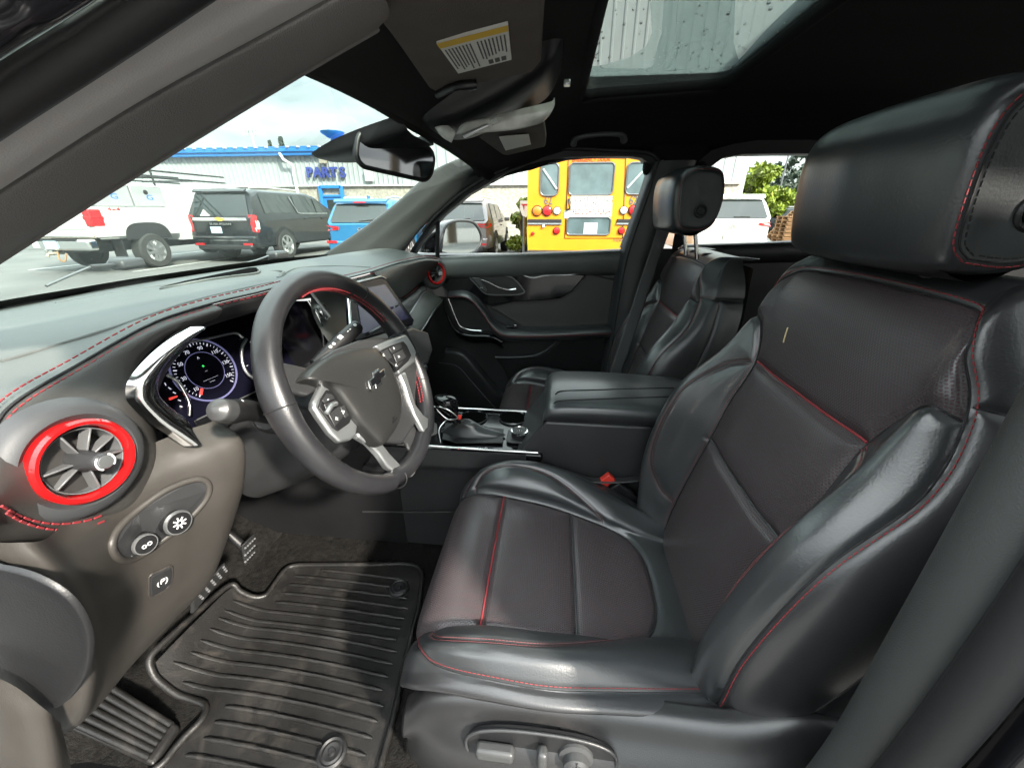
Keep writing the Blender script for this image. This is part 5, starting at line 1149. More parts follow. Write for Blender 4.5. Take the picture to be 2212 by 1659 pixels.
# selector
GS = thing('gear_selector', 'black gear selector with chrome trim and leather boot on the console', 'gear lever', (-.03, .2, -.55))
g0 = at(1000, 952, z=-.548)
bo = [(at(975, 958, z=-.548), at(1080, 960, z=-.548)), (at(978, 935, z=-.53), at(1050, 950, z=-.538)), (at(985, 920, x=-.04), at(1010, 925, x=-.04))]
ctop = at(986, 918, x=-.04); 
G = []
for s_, c, rx2, ry2 in ((0, V3(-.042, .20, -.550), .028, .085), (1, V3(-.042, .205, -.540), .026, .070), (2, V3(-.041, .215, -.528), .020, .040), (3, V3(-.041, .222, -.515), .016, .022), (4, ctop*.5+V3(-.041, .222, -.515)*.5, .014, .016), (5, ctop, .013, .014)):
    G.append([c+V3(rx2*math.cos(t)*(1+.06*math.sin(3*t+s_)), ry2*math.sin(t)*(1+.05*math.cos(4*t)), 0) for t in np.linspace(0, 2*math.pi, 24, endpoint=False)])
surf('boot', G, 'leather', GS, 24, 48, cu=True, ang=70)
kc = [at(986, 912, x=-.04), at(975, 895, x=-.04), at(968, 880, x=-.04), at(964, 868, x=-.04), at(962, 858, x=-.04)]
G = [[c+V3(rx2*math.cos(t), ry2*math.sin(t), rx2*.1*math.sin(t)) for t in np.linspace(0, 2*math.pi, 20, endpoint=False)] for c, rx2, ry2 in ((kc[0], .012, .013), (kc[1], .014, .018), (kc[2], .021, .028), (kc[3], .025, .032), (kc[4], .020, .027), (kc[4]+V3(0, 0, .004), .002, .003))]
surf('knob', G, 'gloss_black', GS, 30, 40, cu=True, ang=70)
tube('knob_trim', [kc[1]+V3(-.020, -.022, .002), kc[2]+V3(-.024, -.010, .004), kc[2]+V3(-.023, .015, .012), kc[2]+V3(-.018, .026, .004), kc[1]+V3(-.019, .006, -.004)], .0025, 'chrome', GS, 8, True, 40)
lathe('release_button', [(.0001, .004), (.006, .004), (.007, 0)], kc[1]+V3(-.006, -.022, -.004), (-.3, -.9, .2), 'red_plastic', GS, 16)
for px, s_, m_ in ((992, 'P', 'glow_red'), (1018, 'R', 'print_white'), (1034, 'N', 'print_white'), (1050, 'D', 'print_white')):
    text('gear_letter', s_, at(px, 969, z=-.549), np.stack([V3(0, -1, 0), V3(1, 0, 0), V3(0, 0, 1)], 1), .012, m_, CO, .0003)
prism('gear_display', [at(975, 964, z=-.5515), at(1062, 966, z=-.5515), at(1068, 974, z=-.5515), at(975, 974, z=-.5515)], (0, 0, .002), 'screen', CO)
# drive-mode knob
kq = at(1122, 945, z=-.553)
prism('knob_base', [kq+V3(a, b, 0) for a, b in rrect(.066, .066, .012)], (0, 0, .006), 'plastic', CO, .002)
lathe('drive_knob', [(.022, .006), (.022, .020), (.0205, .022), (.0001, .0222)], kq, (0, 0, 1), 'plastic_dark', CO, 36); lathe('knob_rim', [(.0225, .018), (.0225, .023), (.0195, .0235), (.0185, .0222)], kq, (0, 0, 1), 'chrome', CO, 36, cap=False)
text('knob_symbols', '. : .', kq+V3(0, 0, .0225), np.stack([V3(0, -1, 0), V3(1, 0, 0), V3(0, 0, 1)], 1), .012, 'print_white', CO, .0002)
# buckle
BK = thing('belt_buckle', 'black seat belt buckle with red release button beside the driver seat', 'buckle', (-.13, -.14, -.6))
b0, b1_ = at(1344, 1064, x=-.137), at(1307, 1033, x=-.137); ax = b1_-b0; ax /= np.linalg.norm(ax); Bb = np.stack([V3(1, 0, 0), np.cross(ax, V3(1, 0, 0)), ax], 1)
box('buckle_body', b0-ax*.008, (.022, .040, .085), 'plastic_dark', BK, Bb, .004); box('release_button', b1_-ax*.006, (.017, .034, .024), 'red_plastic', BK, Bb, .003)
tube('buckle_stalk', [b0-ax*.05, b0-ax*.12], .012, 'plastic_dark', BK, 8)

# ================================================================== FLOOR
G = [[(x, y, -.905) for x in (-.66, -.3, 0, .3, .74)] for y in (-2.0, -.6, .2, .85)]
o = surf('floor_carpet', G, 'carpet', None, 20, 20); o['kind'] = 'structure'; o.name = 'floor'
FM = thing('floor_mat', 'black ribbed rubber floor mat in the driver footwell', 'floor mat', (-.42, .5, -.9))
mpx = [(637, 1224), (700, 1222), (800, 1222), (902, 1226), (906, 1300), (892, 1360), (872, 1450), (848, 1560), (822, 1659), (800, 1750), (560, 1800), (330, 1700), (361, 1643), (400, 1595), (438, 1555), (445, 1527), (420, 1515), (385, 1503), (350, 1478), (333, 1459), (325, 1427), (350, 1395), (425, 1327), (497, 1266), (520, 1280), (549, 1292), (570, 1290), (581, 1282), (600, 1255), (615, 1235)]
def matz(y): return -.897+max(0, y-.66)**1.6*1.6
M3 = []
for p in mpx:
    q_ = at(*p, z=-.897)
    for _ in range(5): q_ = at(*p, z=matz(q_[1]))
    M3.append(q_)
M3 = np.array(M3); mo = spline(M3, 150, True)
cv = bpy.data.curves.new('floor_mat_sheet', 'CURVE')
# triangulated sheet following the toe curve
from mathutils.geometry import delaunay_2d_cdt
pts2 = [Vector((p[0], p[1])) for p in mo]; xs_ = np.arange(-.72, -.12, .03); ys_ = np.arange(.2, .95, .03)
inner_pts = [Vector((a, b)) for a in xs_ for b in ys_]
cd2 = delaunay_2d_cdt(pts2+inner_pts, [], [list(range(150))], 1, 1e-5)
mk('mat_sheet', [(v.x, v.y, matz(v.y)) for v in cd2[0]], cd2[2], 'rubber_mat', FM, True, 60)
tube('mat_edge', mo+V3(0, 0, .004), .0065, 'rubber_mat', FM, 8, True)
def inside(x, y):
    c_ = False; n_ = len(mo)
    for i in range(n_):
        a, b = mo[i], mo[(i+1) % n_]
        if (a[1] > y) != (b[1] > y) and x < (b[0]-a[0])*(y-a[1])/(b[1]-a[1])+a[0]: c_ = not c_
    return c_
for x in np.arange(-.70, -.17, .0255):
    run = []
    for y in np.arange(.24, .90, .012):
        xx = x+.018*math.sin((y-.3)*5.2)*(.5 if x > -.4 else 1)
        ok = all(inside(xx+dx, y+dy) for dx in (-.012, .012) for dy in (-.022, .022))
        if ok: run.append((xx, y, matz(y)+.002))
        if (not ok or y > .885) and run:
            if len(run) > 5: tube('mat_rib', run, [.002]+[.0042]*(len(run)-2)+[.002], 'rubber_mat', FM, 6)
            run = []
for px, py in ((862, 1272), (718, 1628)):
    c = at(px, py, z=-.893); lathe('mat_clip', [(.0001, .010), (.005, .0105), (.0065, .006), (.014, .008), (.018, .006), (.021, .009), (.025, .006), (.026, 0)], c, (0, 0, 1), 'rubber', FM, 32)
# foot rest
DP = thing('foot_rest', 'ribbed black foot rest left of the floor mat', 'foot rest', (-.6, .78, -.88))
dpx = [(225, 1462), (385, 1565), (328, 1652), (120, 1560)]
D3 = [at(*dpx[0], z=-.84), at(*dpx[1], z=-.89), at(*dpx[2], z=-.89), at(*dpx[3], z=-.84)]
prism('rest_plate', D3, (0, -.004, -.014), 'rubber_mat', DP, .005)
for k in range(6):
    f = .10+k*.16; a, b = D3[0]+(D3[3]-D3[0])*f, D3[1]+(D3[2]-D3[1])*f
    tube('rest_rib', [a+(b-a)*.05+V3(0, 0, .003), a+(b-a)*.95+V3(0, 0, .003)], .0055, 'rubber_mat', DP, 8)
# pedals
def pedal(nm, label, px, y, arm):
    t_ = thing(nm, label, 'pedal', tuple(at(*px[0], y=y)))
    P = [at(a, b, y=y+k*.0) for (a, b), k in zip(px, range(len(px)))]
    P = np.array(P); zc_ = P[:, 2].mean(); P[:, 1] += (P[:, 2]-zc_)*-.5
    pd = prism('pedal_pad', P, (.0, .012, -.006), 'plastic', t_, .005)
    c = P.mean(0); e1_ = P[1]-P[0]; e2_ = P[3]-P[0]
    for i in range(3):
        for j in range(5):
            p = P[0]+e1_*(.2+.3*i)+e2_*(.12+.19*j); lathe('pad_stud', [(.0001, .0022), (.0022, .0018), (.003, 0)], p+V3(0, -.0005, .0005), (0, -.85, .5), 'plastic_grey', t_, 8)
    tube('pedal_arm', [c+V3(.005, .02, .0), c+V3(.01, .10, .12), c+V3(.01, .16, .3)], .010, 'plastic_dark', t_, 8, False, 12)
pedal('brake_pedal', 'wide black rubber brake pedal with raised studs', [(473, 1212), (505, 1228), (437, 1327), (405, 1292)], .66, 0)
pedal('accelerator_pedal', 'narrow black accelerator pedal beside the brake pedal', [(529, 1148), (573, 1202), (557, 1224), (500, 1174)], .70, 0)
# ================================================================== OUTSIDE
mat('asphalt', (.13, .13, .125), .85, bump=.6, bscale=40, var=.28, vscale=.6)
mat('siding', (.42, .455, .46), .45, var=.05, vscale=2)
mat('siding_low', (.38, .41, .41), .5, var=.06, vscale=2)
mat('stucco', (.36, .33, .28), .95, bump=1.0, bscale=18, var=.30, vscale=9)
mat('blue_paint', (.02, .20, .58), .4)
mat('blue_dark', (.03, .05, .26), .5)
mat('white_metal', (.66, .67, .66), .45, var=.04)
mat('truck_white', (.58, .59, .575), .3, coat=.6)
mat('suv_black', (.008, .010, .012), .14, spec=.35, coat=.5)
mat('suv_blue', (.02, .17, .36), .22, metal=.3, coat=.8)
mat('suv_grey', (.17, .16, .16), .3, metal=.4, coat=.8)
mat('suv_white', (.58, .58, .555), .3, coat=.8)
mat('car_glass', (.020, .026, .026), .05, spec=.8)
mat('bus_glass', (.10, .14, .15), .10, spec=.6, var=.35, vscale=2.2)
mat('bus_yellow', (.68, .255, .006), .42, var=.05, vscale=3)
mat('lamp_red', (.50, .008, .012), .25, coat=.4)
mat('lamp_amber', (.65, .16, .01), .3, coat=.3)
mat('lamp_white', (.75, .75, .72), .25)
mat('tyre', (.022, .022, .021), .8, bump=.3, bscale=60)
mat('alloy', (.50, .51, .51), .35, metal=.9)
mat('plate_blue', (.42, .55, .62), .6, var=.2, vscale=60)
mat('bark', (.10, .075, .05), .9, bump=.8, bscale=20, var=.2)
def leafmat(nm, c): 
    m = mat(nm, c, .6, var=.35, vscale=1.5); b = m.node_tree.nodes['Principled BSDF']; b.inputs['Subsurface Weight'].default_value = 0
leafmat('leaf_yellow', (.16, .21, .015)); leafmat('leaf_green', (.07, .12, .025)); leafmat('leaf_dark', (.022, .040, .022))
mat('timber', (.30, .17, .08), .85, var=.25, vscale=6)
mat('diamond_plate', (.52, .54, .55), .35, metal=.6, bump=.9, bscale=14, kind='voro')
mat('muddy', (.30, .27, .22), .8, var=.3, vscale=8)
mat('lot_line', (.6, .6, .58), .8, var=.2, vscale=5)

g = mk('ground', [(-300, -300, GZ), (600, -300, GZ), (600, 400, GZ), (-300, 400, GZ)], [(0, 1, 2, 3)], 'asphalt', None, False); g['kind'] = 'structure'
for i, y in enumerate((12.9, 10.05, 6.9, 3.85, 1.0, -2.4, -6.0)):
    o = mk('parking_line', [(7.6, y-.05, GZ+.004), (12.8, y-.05, GZ+.004), (12.8, y+.05, GZ+.004), (7.6, y+.05, GZ+.004)], [(0, 1, 2, 3)], 'lot_line', None, False); o['kind'] = 'structure'
# ---- building
BL = thing('metal_building', 'long metal-clad building with blue eaves and stucco base', 'building', (20, 4, GZ))
def ribs(nm, y0, y1, z0, z1, step, m_, x=20.):
    prof_ = []; y = y0
    while y < y1-1e-6:
        prof_ += [(x, y), (x, min(y+step*.70, y1)), (x-.05, min(y+step*.78, y1)), (x-.05, min(y+step*.92, y1))]; y += step
    prof_.append((x, y1)); n_ = len(prof_)
    V = [(a, b, z0) for a, b in prof_]+[(a, b, z1) for a, b in prof_]
    return mk(nm, V, [(i, i+1, n_+i+1, n_+i) for i in range(n_-1)], m_, BL, False)
ribs('siding', -8.4, 7.9, 1.25, 9.2, .46, 'siding'); ribs('siding', 7.9, 46, 1.25, 2.75, .25, 'siding_low')
box('stucco_wall', (20.25, 18.8, (GZ+1.25)/2), (.4, 54.4, 1.25-GZ), 'stucco', BL)
box('base_flashing', (19.98, 18.8, 1.24), (.12, 54.4, .05), 'white_metal', BL)
box('wall_core', (26, -.4, 3.9), (11.8, 16.4, 10.4), 'siding', BL); box('wall_core', (26, 27.0, .6), (11.8, 37.8, 3.8), 'siding_low', BL)
box('fascia', (19.85, 27.0, 2.72), (.30, 38.0, .30), 'blue_paint', BL, None, .03); box('gutter', (19.68, 27.0, 2.80), (.12, 38.0, .16), 'blue_paint', BL, None, .03)
mb = MB()
for y in np.arange(8.2, 46, .55): mb.box((19.78, y, 2.92), (.5, .10, .06))
mb.build('roof_clips', 'white_metal', BL)
prism('roof_sheet', [(19.65, 8.0, 2.90), (19.65, 46, 2.90), (32, 46, 3.9), (32, 8.0, 3.9)], (0, 0, .05), 'blue_paint', BL)
lathe('roof_vent', [(.0001, -.12), (.22, -.10), (.52, .10), (.55, .16), (.0001, .20)], at(719, 294, x=19.9), (0, 0, 1), 'blue_paint', BL, 24)
tube('vent_pipe', [at(719, 296, x=19.9), at(719, 330, x=19.9)], .1, 'blue_paint', BL, 10)
dsp = [at(604, 332, x=19.7), at(612, 345, x=19.6), at(632, 358, x=19.8), at(634, 375, x=19.85), at(642, 412, x=19.85), at(650, 470, x=19.85)]
tube('downspout', dsp, .07, 'white_metal', BL, 8)
box('wall_lamp', at(698, 349, x=19.8), (.2, .34, .22), 'muddy', BL, None, .03); box('wall_vent', at(797, 380, x=19.85), (.1, .42, .5), 'white_metal', BL, None, .02)
ya, yb = at(690, 402, x=19.9)[1], at(736, 402, x=19.9)[1]
for y in (ya, yb): box('door_frame', (19.92, y, -.05), (.14, .16, 2.55), 'blue_paint', BL, None, .01)
box('door_frame', (19.92, (ya+yb)/2, 1.19), (.14, abs(yb-ya), .14), 'blue_paint', BL, None, .01); box('door_frame', (19.93, (ya+yb)/2, .78), (.12, abs(yb-ya), .10), 'blue_paint', BL, None, .01)
dl = box('entrance_door', (19.97, (ya+yb)/2, -.28), (.06, abs(yb-ya)-.1, 2.05), 'blue_paint', BL, None, .01); box('door_pane', (19.93, (ya+yb)/2, -.05), (.03, abs(yb-ya)-.5, 1.3), 'car_glass', dl)
box('door_notice', (19.91, (ya+yb)/2-.05, -.05), (.01, .26, .2), 'paper', dl)
SG = thing('wall_sign', 'blue PARTS lettering on the ribbed metal wall', 'sign', (19.9, 11.7, 1.8))
BX = np.stack([V3(0, -1, 0), V3(0, 0, 1), V3(-1, 0, 0)], 1)
for ch, px in zip('PARTS', (669, 686, 704, 721, 740)): text('letter', ch, at(px, 374, x=19.86), BX, .62, 'blue_dark', SG, .05, bold=.022, sx=1.05)

# ---- vehicles: local x = heading, y = left, z up from the ground
def wheel(parent, s_, y, r, w, nsp=6, side=-1):
    W_ = lathe('wheel', [(r*.62, w/2), (r*.93, w/2), (r, w*.36), (r, -w*.36), (r*.93, -w/2), (r*.62, -w/2)], V3(s_, y, r), (0, 1, 0), 'tyre', parent, 32, 30, cap=False)
    y2 = y+side*w*.42
    lathe('rim', [(r*.63, -.02), (r*.66, .02), (r*.60, .02), (r*.55, -.02), (.0001, -.05)], V3(s_, y2, r), (0, side, 0), 'alloy', W_, 32, cap=False)
    for k in range(nsp):
        a = 2*math.pi*k/nsp+.3; d_ = V3(math.cos(a), 0, math.sin(a))
        V, F = box_vf(V3(s_, y2+side*.005, r)+d_*r*.33, (r*.56, .04, r*.17), np.stack([d_, V3(0, 1, 0), np.cross(d_, V3(0, 1, 0))], 1)); mk('spoke', V, F, 'alloy', W_, False)
    lathe('hub_cap', [(r*.18, 0), (r*.16, .03), (.0001, .035)], V3(s_, y2, r), (0, side, 0), 'alloy', W_, 16, cap=False)
    lathe('brake_dark', [(r*.6, -.06), (.0001, -.06)], V3(s_, y2, r), (0, side, 0), 'rubber', W_, 20, cap=False)
def carbody(parent, L_, W_, zb, belt, roof, paint, wr=.80, tail=.0):
    """roof: [(s,z)...] profile; belt: [(s,z)...]"""
    S = sorted(set([0., .015, .05, .1, .16, .22, .3, .4]+list(np.linspace(.5, L_-.3, 40))+[L_-.2, L_-.1, L_-.03, L_])); rows = []
    rs, rz = zip(*roof); bs_, bz = zip(*belt)
    for s_ in S:
        zr = np.interp(s_, rs, rz); zt = min(np.interp(s_, bs_, bz), zr-.03)
        pw = np.interp(s_, [0, .05, .25, .6, L_-.7, L_-.15, L_], [.86, .93, .985, 1, 1, .90, .74])*W_/2
        kk = np.clip((zr-zt-.03)/.5, 0, 1); wr_ = pw*(1-(1-wr)*kk); z0 = zb+np.interp(s_, [0, .15, L_-.3, L_], [.06, 0, 0, .06])
        half = [(s_, pw*.80, z0), (s_, pw*.97, z0+.06), (s_, pw, z0+(zt-z0)*.45), (s_, pw*.99, z0+(zt-z0)*.8), (s_, pw*.965, zt), (s_, wr_+(pw*.965-wr_)*.10, zt+(zr-zt)*.85), (s_, wr_*.90, zr-.012*kk-.004), (s_, wr_*.5, zr), (s_, 0, zr+.004)]
        rows.append(half+[(a, -b, c) for a, b, c in half[-2::-1]])
    P = np.array(rows); nv, nu = P.shape[:2]; F = gridfaces(nv, nu)+[tuple(range(nu)), tuple((nv-1)*nu+i for i in range(nu))[::-1], ]
    o = mk('body', P.reshape(-1, 3), F, paint, parent, True, 42)
    bm = bmesh.new(); bm.from_mesh(o.data); bmesh.ops.recalc_face_normals(bm, faces=bm.faces); bm.to_mesh(o.data); bm.free()
    def side(s_, z, sg=-1, lift=.008):
        zr = np.interp(s_, rs, rz); zt = min(np.interp(s_, bs_, bz), zr-.03); pw = np.interp(s_, [0, .05, .25, .6, L_-.7, L_-.15, L_], [.86, .93, .985, 1, 1, .90, .74])*W_/2
        kk = np.clip((zr-zt-.03)/.5, 0, 1); wr_ = pw*(1-(1-wr)*kk)
        y = np.interp(z, [zb, zb+.06, zb+(zt-zb)*.45, zb+(zt-zb)*.8, zt, zt+(zr-zt)*.85, zr], [pw*.8, pw*.97, pw, pw*.99, pw*.965, wr_+(pw*.965-wr_)*.10, wr_*.9])
        return V3(s_, sg*(y+lift), z)
    def rear(y, z, lift=.01):
        s_ = np.interp(z, [r_[1] for r_ in roof[:3]], [r_[0] for r_ in roof[:3]]) if z > roof[0][1] else 0
        s_ += max(0, abs(y)/(W_/2)-.84)*.30
        return V3(s_-lift, y, z)
    return o, side, rear
def patch(nm, pts, n_, m_, parent, t_=.012): return prism(nm, pts, np.asarray(n_, float)*t_, m_, parent)
def suv(nm, label, loc, L_, W_, H, paint, zb=.36, wheelr=.38, wb=(1.05, 3.9), win=None, beltz=1.08, tailz=1.06, slope=.30, rake=1.0, rails=True, lights='corner', grp='cars parked by the building'):
    t_ = thing(nm, label, 'car', group=grp, local=True)
    roof = [(0, tailz), (.03, tailz+.04), (slope, H-.05), (slope+.35, H), (L_*.50, H), (L_*.60, H-.10), (L_*.73, beltz+.10), (L_*.95, beltz-.08), (L_, beltz-.35)]
    belt = [(0, beltz+.02), (L_*.5, beltz), (L_*.72, beltz-.02), (L_, beltz-.3)]
    body, side, rear = carbody(t_, L_, W_, zb, belt, roof, paint)
    hw = W_/2
    zt, zl = H-.13, tailz+.06
    patch('rear_window', [rear(-hw*.70, zt), rear(hw*.70, zt), rear(hw*.82, zl+.02), rear(hw*.78, zl-.01), rear(-hw*.78, zl-.01), rear(-hw*.82, zl+.02)], (-1, 0, .3), 'car_glass', t_)
    patch('spoiler', [rear(-hw*.76, H-.035, .03), rear(hw*.76, H-.035, .03), rear(hw*.74, H-.10, .10), rear(-hw*.74, H-.10, .10)], (-.3, 0, 1), paint, t_, .03)
    for sg in (-1, 1):
        for a, b in (win or ((.62, 1.45), (1.55, 2.5), (2.58, L_*.62))):
            top_ = lambda s_: min(H-.13, np.interp(s_, [r_[0] for r_ in roof], [r_[1] for r_ in roof])-.11)
            patch('side_window', [side(a, beltz+.06, sg), side(b, beltz+.06, sg), side(b-(.0 if b < L_*.55 else .34*rake), top_(b-(.0 if b < L_*.55 else .34*rake)), sg), side((a+b)/2, top_((a+b)/2), sg), side(a+.06, top_(a+.06), sg)], (0, sg, .2), 'car_glass', t_)
        for s_ in wb:
            arch_ = [side(s_+(wheelr+.09)*math.cos(q_), max(zb+.02, wheelr+(wheelr+.09)*math.sin(q_)), sg, .010) for q_ in np.linspace(-.15, math.pi+.15, 17)]
            patch('wheel_arch', arch_, (0, sg, 0), 'rubber', t_, .006)
            wheel(t_, s_, sg*(hw-.10), wheelr, .23, 6 if L_ > 5 else 5, sg)
        if rails: tube('roof_rail', [side(.55, H-.02, sg, -.10)+V3(0, 0, .04), side(1.2, H, sg, -.12)+V3(0, 0, .06), side(L_*.5, H, sg, -.12)+V3(0, 0, .05)], .022, 'white_metal', t_, 6, False, 12)
        for s_ in (2.35, 3.35):
            if s_ < L_*.62: box('door_handle', side(s_, beltz-.10, sg, .02), (.20, .03, .035), paint, t_, None, .008)
    box('rear_bumper', (.02, 0, zb+.20), (.22, W_*.92, .26), paint, t_, None, .05)
    box('bumper_guard', (-.02, 0, zb+.04), (.2, W_*.78, .12), 'rubber', t_, None, .03)
    return t_, side, rear, roof
# black long SUV
t_, side, rear, _ = suv('parked_suv', 'long black SUV with chrome tailgate bar left of the blue car', (9.5, 8.93, GZ), 5.7, 2.05, 1.90, 'suv_black', .38, .41, (1.12, 4.2), ((.50, 1.75), (1.98, 3.0), (3.08, 3.75)), 1.22, 1.16, .30)
bar = patch('chrome_bar', [rear(-.80, 1.10), rear(.80, 1.10), rear(.78, 1.17), rear(-.78, 1.17)], (-1, 0, 0), 'chrome', t_, .03)
RB = np.stack([V3(0, -1, 0), V3(0, 0, 1), V3(-1, 0, 0)], 1)
prism('tail_emblem', [V3(-.045, a*6, 1.135+b*5) for a, b in bt_], (-.01, 0, 0), 'label_yellow', t_)
text('tail_lettering', 'SUBURBAN', V3(-.02, .02, 1.01), RB, .085, 'alloy', t_, .004, sx=1.5)
for sg in (-1, 1):
    patch('tail_lamp', [rear(sg*.80, 1.24, .012), rear(sg*.98, 1.24, .012), side(.16, 1.22, sg, .012), side(.12, .80, sg, .012), rear(sg*.98, .80, .02), rear(sg*.88, .82, .015)], (-.7, sg*.7, 0), 'lamp_red', t_, .02)
    patch('reverse_lamp', [side(.05, 1.10, sg, .034), side(.15, 1.08, sg, .03), side(.13, .88, sg, .03), side(.05, .88, sg, .034)], (-.3, sg, 0), 'lamp_white', t_, .01)
    box('reflector', (-.11, sg*.72, .50), (.02, .26, .05), 'lamp_red', t_)
    tube('window_chrome', [side(1.86, 1.74, sg, .02), side(2.0, 1.30, sg, .02), side(2.12, 1.27, sg, .02), side(3.7, 1.27, sg, .02)], .016, 'chrome', t_, 6)
box('licence_plate', (-.03, .18, .86), (.02, .32, .17), 'plate_blue', t_, None, .005); box('bumper_trim', (-.10, 0, .60), (.03, 1.5, .02), 'chrome', t_); box('bumper_trim', (-.10, 0, .45), (.03, 1.7, .02), 'chrome', t_)
t_.location = (9.6, 9.12, GZ)
# blue SUV
t_, side, rear, _ = suv('parked_suv', 'blue compact SUV with small red tail lamps beside the black SUV', (9.0, 4.85, GZ), 4.45, 1.85, 1.62, 'suv_blue', .32, .36, (.95, 3.55), None, 1.00, 1.02, .34)
for sg in (-1, 1):
    patch('tail_lamp', [rear(sg*.55, .98), rear(sg*.55, .90), rear(sg*.86, .88, .02), side(.25, .92, sg, .015), side(.25, 1.0, sg, .015), rear(sg*.86, 1.0, .02)], (-.7, sg*.4, 0), 'lamp_red', t_, .02); box('reflector', (-.10, sg*.74, .62), (.02, .26, .06), 'lamp_red', t_)
lathe('tail_emblem', [(.045, 0), (.05, .006), (.058, .006), (.06, 0)], V3(-.012, 0, .90), (-1, 0, 0), 'chrome', t_, 20, cap=False); text('tail_emblem_letter', 'H', V3(-.02, 0, .90), RB, .08, 'chrome', t_, .003, sx=1.3)
box('licence_plate', (-.11, 0, .55), (.02, .34, .17), 'paper', t_, None, .005); box('brake_lamp', (.20, 0, 1.53), (.03, .32, .03), 'lamp_red', t_)
tube('rear_wiper', [rear(.0, 1.10, .03), rear(-.35, 1.13, .03)], .012, 'rubber', t_, 5); box('antenna_fin', (.75, 0, 1.66), (.16, .03, .08), 'suv_blue', t_, None, .01)
t_.location = (9.0, 4.88, GZ)
# grey SUV
t_, side, rear, _ = suv('parked_suv', 'grey SUV with wrap-around red tail lamps next to the school bus', (10.2, 2.70, GZ), 4.7, 1.90, 1.66, 'suv_grey', .33, .37, (1.0, 3.8), None, 1.04, 1.05, .38)
patch('light_bar', [rear(-.80, .98), rear(.80, .98), rear(.80, 1.02), rear(-.80, 1.02)], (-1, 0, 0), 'lamp_red', t_, .015)
for sg in (-1, 1):
    patch('tail_lamp', [rear(sg*.45, .94), rear(sg*.86, .92, .02), side(.30, .96, sg, .015), side(.28, 1.03, sg, .015), rear(sg*.86, 1.02, .02), rear(sg*.45, .98)], (-.7, sg*.4, 0), 'lamp_red', t_, .02); box('reflector', (-.10, sg*.72, .50), (.02, .24, .05), 'lamp_red', t_)
    box('side_mirror', (3.15, sg*1.02, 1.10), (.12, .16, .13), 'suv_grey', t_, None, .03)
box('licence_plate', (-.03, 0, .78), (.02, .34, .17), 'plate_blue', t_, None, .005); tube('rear_wiper', [rear(.0, 1.12, .03), rear(-.38, 1.15, .03)], .012, 'rubber', t_, 5)
t_.location = (10.2, 2.70, GZ)
# white SUV
t_, side, rear, _ = suv('parked_suv', 'white SUV seen through the rear side window by the trees', (10.2, -4.35, GZ), 4.9, 1.95, 1.72, 'suv_white', .34, .38, (1.0, 3.9), None, 1.10, 1.12, .34, rails=False)
for sg in (-1, 1): patch('tail_lamp', [rear(sg*.62, 1.02), rear(sg*.90, .98, .02), side(.28, 1.0, sg, .015), side(.22, 1.08, sg, .015), rear(sg*.90, 1.08, .02), rear(sg*.62, 1.06)], (-.7, sg*.4, 0), 'lamp_red', t_, .02)
tube('tail_emblem', [V3(-.02, .07*math.cos(a), .98+.05*math.sin(a)) for a in np.linspace(0, 6.28, 16, endpoint=False)], .008, 'chrome', t_, 5, True); tube('tail_emblem', [V3(-.02, .065, 1.0), V3(-.02, .02, .98), V3(-.02, 0, .955), V3(-.02, -.02, .98), V3(-.02, -.065, 1.0)], .007, 'chrome', t_, 5)
box('licence_plate', (-.03, 0, .72), (.02, .34, .17), 'plate_blue', t_, None, .005); box('antenna_fin', (.7, 0, 1.76), (.16, .03, .08), 'suv_white', t_, None, .01); tube('rear_wiper', [rear(.0, 1.2, .03), rear(-.38, 1.2, .03)], .012, 'rubber', t_, 5)
t_.location = (10.0, -4.40, GZ)
# two far cars
for lab, loc, p_, rz in (('dark car far behind the white SUV beside the pallets', (25.5, -15.6, GZ), 'suv_black', 1.2), ('white car far behind the white SUV next to the pallets', (26.5, -18.2, GZ), 'suv_white', 1.35)):
    t_, *_ = suv('distant_car', lab, loc, 4.5, 1.85, 1.55, p_, .3, .35, (.95, 3.6), None, .95, .95, .5, grp='cars at the far end'); t_.location = loc; t_.rotation_euler.z = rz
# cars in the rows behind, seen in the mirrors
for i, (x, y, p_, rz, lab) in enumerate(((9, -13, 'suv_white', 0, 'white parked car reflected in the passenger door mirror'), (9, -17, 'suv_grey', 0, 'grey parked car in the row behind, reflected in the door mirror'), (9, -21, 'suv_black', 0, 'black parked car at the end of the row behind'))):
    t_, *_ = suv('distant_car', lab, (x, y, GZ), 4.6, 1.85, 1.6, p_, .3, .35, (.95, 3.6), None, .98, .98, .4, grp='cars behind in the mirrors'); t_.location = (x, y, GZ); t_.rotation_euler.z = rz
# ---- pickup
PU = thing('pickup_truck', 'white pickup truck with tool boxes and ladder rack, tailgate towards us', 'pickup truck', local=True, group='cars parked by the building')
W_ = 2.03; hw = W_/2
V, F = prism_vf([(0, -hw+.02, .78), (0, -hw, .92), (0, -hw, 1.18), (0, -hw+.03, 1.40), (0, -hw+.12, 1.43), (0, -hw+.12, .80)], (2.05, 0, 0)); o = mk('bed_side', V, F, 'truck_white', PU, False); bev(o, .02)
V, F = prism_vf([(0, hw-.02, .78), (0, hw, .92), (0, hw, 1.18), (0, hw-.03, 1.40), (0, hw-.12, 1.43), (0, hw-.12, .80)], (2.05, 0, 0)); o = mk('bed_side', V, F, 'truck_white', PU, False); bev(o, .02)
tgate = box('tailgate', (.02, 0, 1.10), (.08, W_-.28, .62), 'truck_white', PU, None, .02); box('tailgate_crease', (-.024, 0, .98), (.02, W_-.4, .05), 'truck_white', tgate, None, .008); box('tailgate_lip', (-.01, 0, 1.40), (.12, W_-.28, .05), 'truck_white', tgate, None, .015)
prism('tail_emblem', [V3(-.028, a*6.5, 1.16+b*6) for a, b in bt_], (-.01, 0, 0), 'label_yellow', PU)
